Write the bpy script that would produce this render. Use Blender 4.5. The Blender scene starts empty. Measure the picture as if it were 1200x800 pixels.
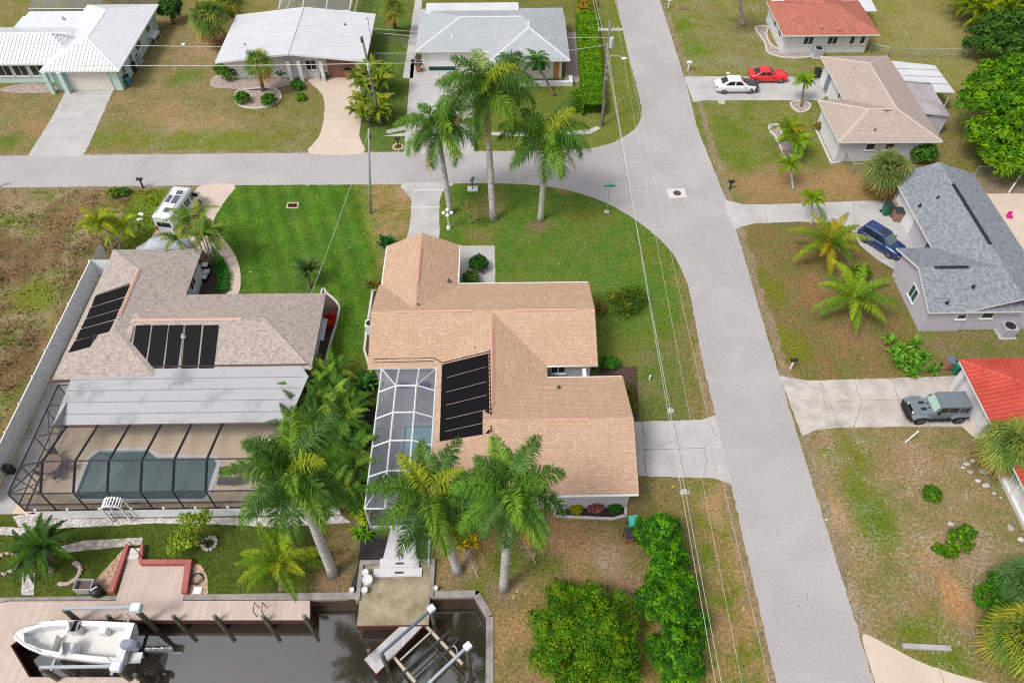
import bpy, bmesh, math, random
import numpy as np
from mathutils import Vector, Matrix
PI=math.pi
S=bpy.context.scene
COL=S.collection
# ------------------------------------------------------------------ camera
FOC=880.;HZ=1050.;CAMH=46.
PIT=math.atan(HZ/FOC); YAW=-math.atan(22/math.hypot(FOC,HZ))
_fx,_fy=-math.sin(YAW),math.cos(YAW)
_rx,_ry=_fy,-_fx
cam_d=bpy.data.cameras.new('camera'); cam=bpy.data.objects.new('camera',cam_d); COL.objects.link(cam)
cam.location=(0,0,CAMH); cam.rotation_euler=(PI/2-PIT,0,YAW)
cam_d.sensor_width=36; cam_d.lens=FOC/1200*36; cam_d.clip_start=.5; cam_d.clip_end=6000
S.camera=cam
def ray(px,py):
    u=px-600; v=py-400
    cf=FOC*math.cos(PIT)-v*math.sin(PIT); dz=-(FOC*math.sin(PIT)+v*math.cos(PIT))
    return Vector((u*_rx+cf*_fx,u*_ry+cf*_fy,dz))
def G(px,py,z=0.):
    d=ray(px,py); t=(z-CAMH)/d.z
    return Vector((t*d.x,t*d.y,z))
def GP(px,py,p0,n):
    d=ray(px,py); o=Vector((0,0,CAMH)); n=Vector(n)
    t=(Vector(p0)-o).dot(n)/d.dot(n)
    return o+d*t
def PR(X,Y,Z):
    a=X*_rx+Y*_ry;b=X*_fx+Y*_fy;c=Z-CAMH
    d=b*math.cos(PIT)-c*math.sin(PIT); w=-b*math.sin(PIT)-c*math.cos(PIT)
    return (600+FOC*a/d,400+FOC*w/d)
# ------------------------------------------------------------------ colour + materials
def lin(c): 
    c/=255.
    return c/12.92 if c<=.04045 else ((c+.055)/1.055)**2.4
def sr(r,g,b,k=1.): return (lin(r)*k,lin(g)*k,lin(b)*k)
def al(r,g,b,k=.74): return tuple(min(.85,x) for x in sr(r,g,b,k))
EXPO=0.45; GK=.66
MATS={}
def newmat(name):
    m=bpy.data.materials.new(name); m.use_nodes=True
    nt=m.node_tree; b=nt.nodes['Principled BSDF']
    return m,nt,b
def N(nt,t,**k):
    n=nt.nodes.new(t)
    for a,v in k.items():
        if a in n.inputs: n.inputs[a].default_value=v
        else: setattr(n,a,v)
    return n
def mixc(nt,fac,a,b,mode='MIX'):
    n=nt.nodes.new('ShaderNodeMix'); n.data_type='RGBA'; n.blend_type=mode
    for idx,v in ((0,fac),(6,a),(7,b)):
        if hasattr(v,'is_output') or isinstance(v,bpy.types.NodeSocket): nt.links.new(v,n.inputs[idx])
        elif idx==0: n.inputs[0].default_value=v
        else: n.inputs[idx].default_value=(*v[:3],1)
    return n.outputs[2]
def mul(nt,s,k):
    m=nt.nodes.new('ShaderNodeMath'); m.operation='MULTIPLY'; nt.links.new(s,m.inputs[0]); m.inputs[1].default_value=k; return m.outputs[0]
def ramp(nt,inp,a,b):
    n=nt.nodes.new('ShaderNodeMapRange'); n.inputs[1].default_value=a; n.inputs[2].default_value=b
    nt.links.new(inp,n.inputs[0]); return n.outputs[0]
def noise(nt,vec,scale,detail=4,rough=.6,dist=0):
    n=nt.nodes.new('ShaderNodeTexNoise'); n.inputs['Scale'].default_value=scale; n.inputs['Detail'].default_value=detail
    n.inputs['Roughness'].default_value=rough; n.inputs['Distortion'].default_value=dist
    if vec: nt.links.new(vec,n.inputs['Vector'])
    return n.outputs['Fac']
def pos(nt,world=True):
    if world: return nt.nodes.new('ShaderNodeNewGeometry').outputs['Position']
    return nt.nodes.new('ShaderNodeTexCoord').outputs['Object']
def bump(nt,b,h,dist=.02,strength=.5):
    n=nt.nodes.new('ShaderNodeBump'); n.inputs['Distance'].default_value=dist; n.inputs['Strength'].default_value=strength
    nt.links.new(h,n.inputs['Height']); nt.links.new(n.outputs[0],b.inputs['Normal'])
def mat(name,c,rough=.6,var=.15,scale=1.5,c2=None,lo=.38,hi=.66,spec=.3,metal=0,bm=0,bs=25,world=False,fine=.06,coat=0):
    if name in MATS: return MATS[name]
    m,nt,b=newmat(name)
    p=pos(nt,world)
    n1=ramp(nt,noise(nt,p,scale,5,.62),lo,hi)
    d=c2 if c2 else tuple(x*(1-var) for x in c)
    col=mixc(nt,n1,c,d)
    if fine:
        n2=ramp(nt,noise(nt,p,scale*14,3,.7),.3,.7)
        col=mixc(nt,mul(nt,n2,fine),col,tuple(x*.5 for x in c))
    nt.links.new(col,b.inputs['Base Color'])
    b.inputs['Roughness'].default_value=rough; b.inputs['Metallic'].default_value=metal
    b.inputs['Specular IOR Level'].default_value=spec
    if coat: b.inputs['Coat Weight'].default_value=coat; b.inputs['Coat Roughness'].default_value=.08
    if bm: bump(nt,b,noise(nt,p,bs,3),.03,bm)
    MATS[name]=m; return m
def mat_gravel(name,cs,scale=6.,dark=.35):
    m,nt,b=newmat(name); p=pos(nt); v=nt.nodes.new('ShaderNodeTexVoronoi'); v.inputs['Scale'].default_value=scale; nt.links.new(p,v.inputs['Vector'])
    s=nt.nodes.new('ShaderNodeSeparateColor'); nt.links.new(v.outputs['Color'],s.inputs[0])
    col=mixc(nt,ramp(nt,s.outputs[0],.2,.8),cs[0],cs[1]); col=mixc(nt,ramp(nt,s.outputs[1],.6,.9),col,cs[2])
    d=ramp(nt,v.outputs['Distance'],.45/scale*1.6,.95/scale*1.6); col=mixc(nt,mul(nt,d,dark*1.6),col,tuple(x*.35 for x in cs[1]))
    nt.links.new(col,b.inputs['Base Color']); b.inputs['Roughness'].default_value=.85; bump(nt,b,v.outputs['Distance'],-.05,.8); MATS[name]=m; return m
def mat_shingle(name,cs,row=.145,wid=.33,mort=.55,stain=.12,bmp=.5):
    """asphalt shingles: brick courses in the slope's own UV (metres)"""
    m,nt,b=newmat(name)
    uv=nt.nodes.new('ShaderNodeUVMap').outputs[0]
    br=nt.nodes.new('ShaderNodeTexBrick'); nt.links.new(uv,br.inputs['Vector'])
    br.inputs['Scale'].default_value=1; br.inputs['Row Height'].default_value=row; br.inputs['Brick Width'].default_value=wid
    br.inputs['Mortar Size'].default_value=.02; br.inputs['Mortar Smooth'].default_value=.2; br.offset=.37; br.inputs['Bias'].default_value=0
    br.inputs['Color1'].default_value=(*cs[0],1); br.inputs['Color2'].default_value=(*cs[1],1); br.inputs['Mortar'].default_value=(*[x*mort for x in cs[1]],1)
    br2=nt.nodes.new('ShaderNodeTexBrick'); nt.links.new(uv,br2.inputs['Vector'])
    br2.inputs['Scale'].default_value=1; br2.inputs['Row Height'].default_value=row; br2.inputs['Brick Width'].default_value=wid*.7; br2.offset=.61; br2.offset_frequency=3
    br2.inputs['Mortar Size'].default_value=0; br2.inputs['Color1'].default_value=(0,0,0,1); br2.inputs['Color2'].default_value=(1,1,1,1)
    p=pos(nt)
    col=mixc(nt,mul(nt,br2.outputs['Color'],.8),br.outputs['Color'],cs[2])
    w=ramp(nt,noise(nt,p,.55,6,.65),.35,.7)
    col=mixc(nt,mul(nt,w,stain*2),col,tuple(x*.55 for x in cs[0]))
    mp=nt.nodes.new('ShaderNodeMapping'); mp.inputs['Scale'].default_value=(1.1,.13,1); nt.links.new(uv,mp.inputs[0])
    col=mixc(nt,mul(nt,ramp(nt,noise(nt,mp.outputs[0],1.3,5,.7),.52,.72),min(.45,stain*2.6)),col,tuple(x*.62 for x in cs[2]))
    g=ramp(nt,noise(nt,p,60,2,.7),.3,.7)
    col=mixc(nt,.25,col,mixc(nt,g,tuple(x*.6 for x in cs[1]),tuple(x*1.35 for x in cs[0])))
    nt.links.new(col,b.inputs['Base Color']); b.inputs['Roughness'].default_value=.9; b.inputs['Specular IOR Level'].default_value=.15
    bump(nt,b,br.outputs['Fac'],-.02,bmp)
    MATS[name]=m; return m
def mat_leaf(name='leaf',trans=.28,rough=.6,spec=.14):
    m,nt,b=newmat(name)
    a=nt.nodes.new('ShaderNodeAttribute'); a.attribute_name='Col'
    oi=nt.nodes.new('ShaderNodeObjectInfo')
    h=nt.nodes.new('ShaderNodeHueSaturation'); nt.links.new(a.outputs['Color'],h.inputs['Color'])
    r=nt.nodes.new('ShaderNodeMapRange'); r.inputs[3].default_value=.82; r.inputs[4].default_value=1.18; nt.links.new(oi.outputs['Random'],r.inputs[0]); nt.links.new(r.outputs[0],h.inputs['Value'])
    nt.links.new(h.outputs[0],b.inputs['Base Color'])
    b.inputs['Roughness'].default_value=rough; b.inputs['Specular IOR Level'].default_value=spec
    t=nt.nodes.new('ShaderNodeBsdfTranslucent'); nt.links.new(h.outputs[0],t.inputs['Color'])
    mx=nt.nodes.new('ShaderNodeMixShader'); mx.inputs[0].default_value=trans
    nt.links.new(b.outputs[0],mx.inputs[1]); nt.links.new(t.outputs[0],mx.inputs[2])
    nt.links.new(mx.outputs[0],nt.nodes['Material Output'].inputs['Surface'])
    MATS[name]=m; return m
LEAF=mat_leaf(); GRASSM=mat_leaf('grass_blade',.2,.8,.1)
def mat_screen(name,c,op):
    m,nt,b=newmat(name)
    b.inputs['Base Color'].default_value=(*c,1); b.inputs['Roughness'].default_value=.7; b.inputs['Specular IOR Level'].default_value=.2
    t=nt.nodes.new('ShaderNodeBsdfTransparent')
    n=ramp(nt,noise(nt,pos(nt),.5,3),.3,.7)
    mm=nt.nodes.new('ShaderNodeMath'); mm.operation='MULTIPLY_ADD'; mm.inputs[1].default_value=op*.25; mm.inputs[2].default_value=op; nt.links.new(n,mm.inputs[0])
    mx=nt.nodes.new('ShaderNodeMixShader'); nt.links.new(mm.outputs[0],mx.inputs[0]); nt.links.new(t.outputs[0],mx.inputs[1]); nt.links.new(b.outputs[0],mx.inputs[2])
    nt.links.new(mx.outputs[0],nt.nodes['Material Output'].inputs['Surface']); return m
# ------------------------------------------------------------------ objects
def tag(o,label=None,cat=None,group=None,kind=None):
    if label: o['label']=label
    if cat: o['category']=cat
    if group: o['group']=group
    if kind: o['kind']=kind
    return o
def thing(name,label,cat,loc=(0,0,0),group=None,rz=0):
    o=bpy.data.objects.new(name,None); COL.objects.link(o); o.location=loc; o.rotation_euler=(0,0,rz); o.empty_display_size=.3
    return tag(o,label,cat,group)
def world_off(o):
    v=Vector((0,0,0))
    while o is not None: v+=o.location; o=o.parent
    return v
def autouv(me):
    nf=len(me.polygons)
    if not nf: return
    nl=len(me.loops); vi=np.empty(nl,np.int32); me.loops.foreach_get('vertex_index',vi)
    co=np.empty(len(me.vertices)*3); me.vertices.foreach_get('co',co); co=co.reshape(-1,3)
    nr=np.empty(nf*3); me.polygons.foreach_get('normal',nr); nr=nr.reshape(-1,3)
    lt=np.empty(nf,np.int32); me.polygons.foreach_get('loop_total',lt)
    n=np.repeat(nr,lt,axis=0); h=np.hypot(n[:,0],n[:,1]); flat=h<1e-3
    u=np.stack([-n[:,1],n[:,0],0*h],1)/np.maximum(h,1e-6)[:,None]; u[flat]=(1,0,0)
    v=np.cross(n,u); v[flat]=(0,1,0)
    p=co[vi]; uv=np.stack([(p*u).sum(1),(p*v).sum(1)],1)
    l=me.uv_layers.new(name='UVMap'); l.data.foreach_set('uv',uv.ravel().astype(np.float32))
class MB:
    def __init__(s): s.v=[];s.f=[];s.m=[];s.k=0;s.st=[];s.sf=[]
    def add(s,vs,fs,k=None):
        o=len(s.v); s.st.append(o); s.sf.append(len(s.f)); s.v+=[tuple(v) for v in vs]; s.f+=[tuple(i+o for i in f) for f in fs]; s.m+=[s.k if k is None else k]*len(fs); return s
    def box(s,x0,x1,y0,y1,z0,z1,k=None):
        return s.add([(x0,y0,z0),(x1,y0,z0),(x1,y1,z0),(x0,y1,z0),(x0,y0,z1),(x1,y0,z1),(x1,y1,z1),(x0,y1,z1)],[(3,2,1,0),(4,5,6,7),(0,1,5,4),(1,2,6,5),(2,3,7,6),(3,0,4,7)],k)
    def obox(s,c,sx,sy,sz,rz=0,k=None,M=None):
        c=Vector(c); R=M if M is not None else Matrix.Rotation(rz,3,'Z')
        vs=[c+R@Vector((a*sx/2,b*sy/2,d*sz/2)) for d in(-1,1) for a,b in((-1,-1),(1,-1),(1,1),(-1,1))]
        return s.add(vs,[(3,2,1,0),(4,5,6,7),(0,1,5,4),(1,2,6,5),(2,3,7,6),(3,0,4,7)],k)
    def prism(s,poly,z0,z1,k=None,bottom=True):
        a=sum(poly[i][0]*poly[(i+1)%len(poly)][1]-poly[(i+1)%len(poly)][0]*poly[i][1] for i in range(len(poly)))
        if a<0: poly=poly[::-1]
        n=len(poly)
        vs=[(p[0],p[1],z0) for p in poly]+[(p[0],p[1],z1) for p in poly]
        fs=[tuple(range(n,2*n))]+[(i,(i+1)%n,n+(i+1)%n,n+i) for i in range(n)]
        if bottom: fs.append(tuple(range(n-1,-1,-1)))
        return s.add(vs,fs,k)
    def slab(s,pts,t,k=None):
        """a planar polygon in space given thickness t along its normal (pts on top)"""
        pts=[Vector(p) for p in pts]; n=(pts[1]-pts[0]).cross(pts[2]-pts[0]).normalized()
        if n.z<0: pts=pts[::-1]; n=-n
        m=len(pts)
        return s.add([p-n*t for p in pts]+pts,[tuple(range(m,2*m)),tuple(range(m-1,-1,-1))]+[(i,(i+1)%m,m+(i+1)%m,m+i) for i in range(m)],k)
    def tube(s,pts,r,n=8,k=None,cap=True):
        pts=[Vector(p) for p in pts]; m=len(pts); rs=r if isinstance(r,(list,tuple)) else [r]*m
        vs=[];ref=None
        for i,p in enumerate(pts):
            d=(pts[min(i+1,m-1)]-pts[max(i-1,0)]).normalized()
            if ref is None: ref=Vector((0,0,1)) if abs(d.z)<.9 else Vector((1,0,0))
            a=d.cross(ref).normalized(); b=a.cross(d).normalized(); ref=b
            vs+=[p+(a*math.cos(2*PI*j/n)+b*math.sin(2*PI*j/n))*rs[i] for j in range(n)]
        fs=[(i*n+j,i*n+(j+1)%n,(i+1)*n+(j+1)%n,(i+1)*n+j) for i in range(m-1) for j in range(n)]
        if cap: fs+=[tuple(range(n-1,-1,-1)),tuple(range((m-1)*n,m*n))]
        return s.add(vs,fs,k)
    def lathe(s,c,prof,n=12,k=None):
        c=Vector(c); vs=[c+Vector((r*math.cos(2*PI*j/n),r*math.sin(2*PI*j/n),z)) for r,z in prof for j in range(n)]; m=len(prof)
        fs=[(i*n+j,i*n+(j+1)%n,(i+1)*n+(j+1)%n,(i+1)*n+j) for i in range(m-1) for j in range(n)]
        fs+=[tuple(range(n-1,-1,-1)),tuple(range((m-1)*n,m*n))]
        return s.add(vs,fs,k)
    def ball(s,c,r,n=10,k=None,jit=0,seed=0):
        rx,ry,rz=(r,r,r) if not isinstance(r,(tuple,list)) else r; rg=random.Random(seed)
        c=Vector(c); m=max(4,n//2+1); vs=[c+Vector((0,0,-rz))]
        for i in range(1,m):
            a=-PI/2+PI*i/m
            for j in range(n):
                q=1+rg.uniform(-jit,jit)
                vs.append(c+Vector((rx*math.cos(a)*math.cos(2*PI*j/n)*q,ry*math.cos(a)*math.sin(2*PI*j/n)*q,rz*math.sin(a)*q)))
        vs.append(c+Vector((0,0,rz))); L=len(vs)-1
        fs=[(0,1+(j+1)%n,1+j) for j in range(n)]+[(1+i*n+j,1+i*n+(j+1)%n,1+(i+1)*n+(j+1)%n,1+(i+1)*n+j) for i in range(m-2) for j in range(n)]
        fs+=[(L,1+(m-2)*n+j,1+(m-2)*n+(j+1)%n) for j in range(n)]
        return s.add(vs,fs,k)
    def loft(s,rings,k=None,cap=True):
        n=len(rings[0]); vs=[p for r in rings for p in r]; m=len(rings)
        fs=[(i*n+j,i*n+(j+1)%n,(i+1)*n+(j+1)%n,(i+1)*n+j) for i in range(m-1) for j in range(n)]
        if cap: fs+=[tuple(range(n-1,-1,-1)),tuple(range((m-1)*n,m*n))]
        return s.add(vs,fs,k)
    def build_each(s,name,mats,parent=None):
        """every added piece as an object of its own"""
        st=s.st+[len(s.v)]; sf=s.sf+[len(s.f)]; out=[]
        for i in range(len(s.st)):
            b=MB(); b.v=s.v[st[i]:st[i+1]]; b.f=[tuple(q-st[i] for q in f) for f in s.f[sf[i]:sf[i+1]]]; b.m=s.m[sf[i]:sf[i+1]]; out.append(b.build(name,mats,parent))
        return out
    def xf(s,M):
        s.v=[tuple(M@Vector(v)) for v in s.v]; return s
    def build(s,name,mats,parent=None,smooth=False,local=False,bevel=0):
        me=bpy.data.meshes.new(name)
        off=world_off(parent) if (parent is not None and not local) else Vector((0,0,0))
        base=Vector((0,0,0))
        if parent is None:   # top-level mesh: origin at its base centre
            a=np.array(s.v); base=Vector(((a[:,0].min()+a[:,0].max())/2,(a[:,1].min()+a[:,1].max())/2,a[:,2].min())) if not local else base
            off=base
        me.from_pydata([(v[0]-off.x,v[1]-off.y,v[2]-off.z) for v in s.v],[],s.f)
        for m in (mats if isinstance(mats,(list,tuple)) else [mats]): me.materials.append(m)
        me.polygons.foreach_set('material_index',s.m)
        if smooth: me.polygons.foreach_set('use_smooth',[True]*len(s.f))
        me.update()
        bm=bmesh.new(); bm.from_mesh(me); bmesh.ops.recalc_face_normals(bm,faces=bm.faces)
        if bevel: bmesh.ops.bevel(bm,geom=bm.edges[:],offset=bevel,segments=2,affect='EDGES',clamp_overlap=True)
        bm.to_mesh(me); bm.free()
        autouv(me)
        o=bpy.data.objects.new(name,me); COL.objects.link(o); o.location=base
        if parent is not None: o.parent=parent
        return o
def sheet(name,poly,z,m,holes=(),kind='structure',parent=None,thick=.0):
    """flat polygon (with holes) on the ground; optional thickness below"""
    bm=bmesh.new()
    for loop in [poly]+list(holes):
        vs=[bm.verts.new((p[0],p[1],z)) for p in loop]
        for i in range(len(vs)): bm.edges.new((vs[i],vs[(i+1)%len(vs)]))
    bmesh.ops.triangle_fill(bm,use_beauty=True,use_dissolve=False,edges=bm.edges[:])
    bmesh.ops.recalc_face_normals(bm,faces=bm.faces)
    for f in bm.faces:
        if f.normal.z<0: f.normal_flip()
    if thick:
        r=bmesh.ops.extrude_face_region(bm,geom=bm.faces[:])
        for v in r['geom']:
            if isinstance(v,bmesh.types.BMVert): v.co.z-=thick
        bmesh.ops.recalc_face_normals(bm,faces=bm.faces)
    me=bpy.data.meshes.new(name); bm.to_mesh(me); bm.free(); me.materials.append(m)
    off=world_off(parent) if parent is not None else Vector((0,0,0))
    if parent is not None: me.transform(Matrix.Translation(-off))
    autouv(me)
    o=bpy.data.objects.new(name,me); COL.objects.link(o)
    if parent is not None: o.parent=parent
    elif kind: o['kind']=kind
    return o
def dup(o,loc=None,rz=None,label=None,group=None,parent=None,scale=None):
    c=o.copy(); COL.objects.link(c)
    if parent is not None: c.parent=parent
    if loc is not None: c.location=loc
    if rz is not None: c.rotation_euler=(c.rotation_euler[0],c.rotation_euler[1],rz)
    if scale: c.scale=(scale,)*3
    if label: c['label']=label
    if group: c['group']=group
    for ch in list(o.children): dup(ch,parent=c)
    return c
def curve_pts(pts,n=8,closed=True):
    """Catmull-Rom smoothing of a 2-D/3-D point list"""
    P=[Vector(p) for p in pts]; m=len(P); out=[]
    for i in range(m if closed else m-1):
        p0,p1,p2,p3=[P[(i+j)%m] if closed else P[min(max(i+j,0),m-1)] for j in(-1,0,1,2)]
        for q in range(n):
            t=q/n
            out.append(.5*((2*p1)+(p2-p0)*t+(2*p0-5*p1+4*p2-p3)*t*t+(3*p1-p0-3*p2+p3)*t**3))
    if not closed: out.append(P[-1])
    return out
def gp(*pts,z=0): return [G(a,b,z) for a,b in pts]
def pip(poly,x,y):
    x=np.asarray(x);y=np.asarray(y);r=np.zeros(x.shape,bool);n=len(poly)
    for i in range(n):
        x0,y0=poly[i][0],poly[i][1];x1,y1=poly[(i+1)%n][0],poly[(i+1)%n][1]
        if y0==y1: continue
        c=((y0>y)!=(y1>y))&(x<(x1-x0)*(y-y0)/(y1-y0)+x0); r^=c
    return r
# ------------------------------------------------------------------ foliage
class LM:
    """coloured leaf faces collected in numpy arrays"""
    def __init__(s,seed=0): s.q=[];s.c=[];s.r=np.random.default_rng(seed)
    def quads(s,q,c):
        s.q.append(np.asarray(q,float)); s.c.append(np.asarray(c,float))
    def leaves(s,cen,nor,size,asp,col,cv=.2,bend=.0):
        cv=max(cv,.25)
        r=s.r; n=len(cen); nor=nor/np.linalg.norm(nor,axis=1)[:,None]
        a=r.normal(size=(n,3)); a-=nor*(a*nor).sum(1)[:,None]; a/=np.linalg.norm(a,axis=1)[:,None]
        b=np.cross(nor,a); sz=size*r.uniform(.6,1.4,n)[:,None]
        A=a*sz; B=b*sz*asp
        q=np.stack([cen-A,cen-B*.9,cen+A,cen+B*.9],1)
        k=np.asarray(col,float); k=np.broadcast_to(k,(n,3))*r.uniform(1-cv,1+cv,(n,1))*r.uniform(.92,1.08,(n,3))
        s.quads(q,k)
    def crown(s,lobes,n,size,cols,asp=.5,clump=.45,per=14,seed=None,up=.4):
        """lobes: (x,y,z,rx,ry,rz); leaf clumps spread over the outer half of each lobe"""
        r=s.r; L=np.array(lobes,float); vol=(L[:,3]*L[:,4]+L[:,4]*L[:,5]+L[:,3]*L[:,5]); pr=vol/vol.sum()
        nc=max(1,n//per); li=r.choice(len(L),nc,p=pr)
        d=r.normal(size=(nc,3)); d[:,2]=np.abs(d[:,2])*1.1-.35*r.random(nc); d/=np.linalg.norm(d,axis=1)[:,None]
        rad=np.clip(r.beta(5,1.4,nc),.35,1)*r.uniform(.92,1.1,nc)
        cc=L[li,:3]+d*L[li,3:6]*rad[:,None]
        cc[:,2]=np.maximum(cc[:,2],.05)
        cols=np.array(cols,float); ci=r.integers(0,len(cols),nc); cb=cols[ci]*r.uniform(.74,1.24,(nc,1))
        o=r.normal(size=(nc*per,3)); o[:,2]=np.abs(o[:,2])*1.1-.25; o/=np.linalg.norm(o,axis=1)[:,None]
        cs=np.repeat(clump*r.uniform(.6,1.5,nc),per)[:,None]
        cen=np.repeat(cc,per,0)+o*cs*r.uniform(.55,1.05,(nc*per,1))*np.array([1,1,.75])
        nd=o*1.1+np.repeat(d,per,0)*.5+r.normal(size=(nc*per,3))*.5+np.array([0,0,up])
        s.leaves(cen,nd,size,asp,np.repeat(cb,per,0))
    def frond(s,base,az,elev,L,droop,nl=30,ll=.7,col=(.05,.12,.02),w=.045,hang=.35,plum=.25,rc=None,t0=.12,sp=.8):
        r=s.r; base=np.asarray(base,float); K=14
        t=np.linspace(0,1,K+1); e=elev-droop*t**1.4
        h=np.array([math.cos(az),math.sin(az),0]); sd=np.array([-math.sin(az),math.cos(az),0])
        az2=r.normal()*.12
        h=h*math.cos(az2)+sd*math.sin(az2); sd=np.cross([0,0,1],h)
        st=L/K; seg=np.cos(e)[:,None]*h+np.sin(e)[:,None]*np.array([0,0,1])
        P=base+np.concatenate([[np.zeros(3)],np.cumsum(seg[:-1]*st,0)],0)
        T=seg; U=np.cross(T,np.broadcast_to(sd,T.shape)); U=-np.cross(np.broadcast_to(sd,T.shape),T)*-1
        rc=rc if rc is not None else (col[0]*1.5+.02,col[1]*1.15+.02,col[2]*1.3)
        rw=np.linspace(.05,.012,K+1)[:,None]*L/3.2
        q=np.stack([P[:-1]-sd*rw[:-1],P[:-1]+sd*rw[:-1],P[1:]+sd*rw[1:],P[1:]-sd*rw[1:]],1); s.quads(q,np.broadcast_to(np.array(rc),(K,3)))
        tt=np.linspace(t0,.995,nl); 
        for side in(-1,1):
            x=np.clip(tt+r.normal(size=nl)*.006,0,.999)*K; i=x.astype(int); f=(x-i)[:,None]
            p=P[i]*(1-f)+P[i+1]*f; Tn=T[i]
            up=np.cross(Tn,sd); up*=np.sign(up[:,2:3]+1e-9)
            phi=np.radians(72-42*tt)+r.normal(size=nl)*.06
            vee=r.normal(size=nl)*plum+.18
            dr=Tn*np.cos(phi)[:,None]+side*sd*np.sin(phi)[:,None]+up*vee[:,None]; dr/=np.linalg.norm(dr,axis=1)[:,None]
            ln=(ll*(.35+.75*np.sin(PI*np.clip(tt*1.02,0,1)**.75))*r.uniform(.85,1.1,nl))[:,None]*sp
            mid=p+dr*ln*.5; tip=p+dr*ln*.93+np.array([0,0,-1])*ln*hang*r.uniform(.6,1.3,(nl,1))
            ww=Tn*w*r.uniform(.8,1.2,(nl,1))
            c=np.asarray(col)*r.uniform(.75,1.25,(nl,1))
            s.quads(np.stack([p-ww*.5,p+ww*.5,mid+ww*.62,mid-ww*.62],1),c)
            s.quads(np.stack([mid-ww*.62,mid+ww*.62,tip+ww*.1,tip-ww*.1],1),c*1.08)
    def fan(s,base,az,elev,pet,R,col,nb=18,droop=.5,spread=2.0):
        r=s.r; base=np.asarray(base,float); h=np.array([math.cos(az)*math.cos(elev),math.sin(az)*math.cos(elev),math.sin(elev)])
        sd=np.array([-math.sin(az),math.cos(az),0]); c0=base+h*pet; w=.02
        s.quads([[base-sd*w,base+sd*w,c0+sd*w,c0-sd*w]],[np.asarray(col)*1.1])
        a=np.linspace(-spread,spread,nb)+r.normal(size=nb)*.04
        d=h*np.cos(a)[:,None]+sd*np.sin(a)[:,None]; nrm=np.cross(h,sd); d=d+nrm*(-.12*np.abs(a))[:,None]*np.sign(-nrm[2])
        ln=(R*(.75+.3*np.cos(a*.7))*r.uniform(.85,1.1,nb))[:,None]
        mid=c0+d*ln*.55; tip=c0+d*ln+np.array([0,0,-1])*ln*droop*r.uniform(.5,1.2,(nb,1))
        pw=np.cross(d,nrm); pw/=np.linalg.norm(pw,axis=1)[:,None]; wd=R*spread/nb*.62
        c=np.asarray(col)*r.uniform(.75,1.25,(nb,1))
        s.quads(np.stack([c0-pw*.01,c0+pw*.01,mid+pw*wd*.6,mid-pw*wd*.6],1),c); s.quads(np.stack([mid-pw*wd*.6,mid+pw*wd*.6,tip+pw*.01,tip-pw*.01],1),c*1.05)
    def blades(s,cen,n,L,w,cols,elev=(.3,1.3),droop=.35):
        """a rosette of n strap leaves"""
        r=s.r; cols=np.array(cols,float)
        az=r.uniform(0,2*PI,n); el=r.uniform(*elev,n); ln=L*r.uniform(.7,1.15,n)
        h=np.stack([np.cos(az)*np.cos(el),np.sin(az)*np.cos(el),np.sin(el)],1); sd=np.stack([-np.sin(az),np.cos(az),0*az],1)
        b=np.asarray(cen,float)+r.normal(size=(n,3))*[.05,.05,.02]; mid=b+h*ln[:,None]*.55; tip=b+h*ln[:,None]-np.array([0,0,1])*ln[:,None]*droop*np.cos(el)[:,None]
        c=cols[r.integers(0,len(cols),n)]*r.uniform(.75,1.25,(n,1))
        s.quads(np.stack([b-sd*w*.3,b+sd*w*.3,mid+sd*w*.5,mid-sd*w*.5],1),c); s.quads(np.stack([mid-sd*w*.5,mid+sd*w*.5,tip+sd*w*.06,tip-sd*w*.06],1),c*1.08)
    def build(s,name,parent=None,m=None,base=None):
        q=np.concatenate(s.q,0); c=np.concatenate(s.c,0); n=len(q)
        off=np.array(world_off(parent)) if parent is not None else np.array(base if base is not None else (0,0,0))
        v=(q.reshape(-1,3)-off).astype(np.float32)
        me=bpy.data.meshes.new(name); me.vertices.add(4*n); me.vertices.foreach_set('co',v.ravel())
        me.loops.add(4*n); me.loops.foreach_set('vertex_index',np.arange(4*n,dtype=np.int32))
        me.polygons.add(n); me.polygons.foreach_set('loop_start',np.arange(0,4*n,4,dtype=np.int32))
        try: me.polygons.foreach_set('loop_total',np.full(n,4,np.int32))
        except Exception: pass
        a=me.attributes.new('Col','FLOAT_COLOR','POINT'); a.data.foreach_set('color',np.concatenate([np.repeat(np.clip(c,0,1),4,0),np.ones((4*n,1))],1).astype(np.float32).ravel())
        me.materials.append(m or LEAF); me.update(calc_edges=True); me.validate()
        o=bpy.data.objects.new(name,me); COL.objects.link(o)
        if parent is not None: o.parent=parent
        else: o.location=off
        return o
# ================================================================== SETTING
# ---- light
SUN_EL,SUN_AZ=math.radians(56),math.radians(-128)   # azimuth from +Y towards +X: the sun stands in the west, a little south
w=bpy.data.worlds.new('World'); S.world=w; w.use_nodes=True; nt=w.node_tree; bg=nt.nodes['Background']
sk=nt.nodes.new('ShaderNodeTexSky'); sk.sky_type='NISHITA'; sk.sun_disc=False; sk.sun_elevation=SUN_EL; sk.sun_rotation=SUN_AZ
sk.air_density=1.0; sk.dust_density=4.0; sk.ozone_density=1.0
hs=nt.nodes.new('ShaderNodeHueSaturation'); hs.inputs['Saturation'].default_value=.25; nt.links.new(sk.outputs[0],hs.inputs['Color'])
nt.links.new(hs.outputs[0],bg.inputs['Color']); bg.inputs['Strength'].default_value=.15
sd=bpy.data.lights.new('sun','SUN'); sd.energy=1.5; sd.angle=math.radians(13); sd.color=(1,.95,.88)
so=bpy.data.objects.new('sun',sd); COL.objects.link(so)
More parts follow.
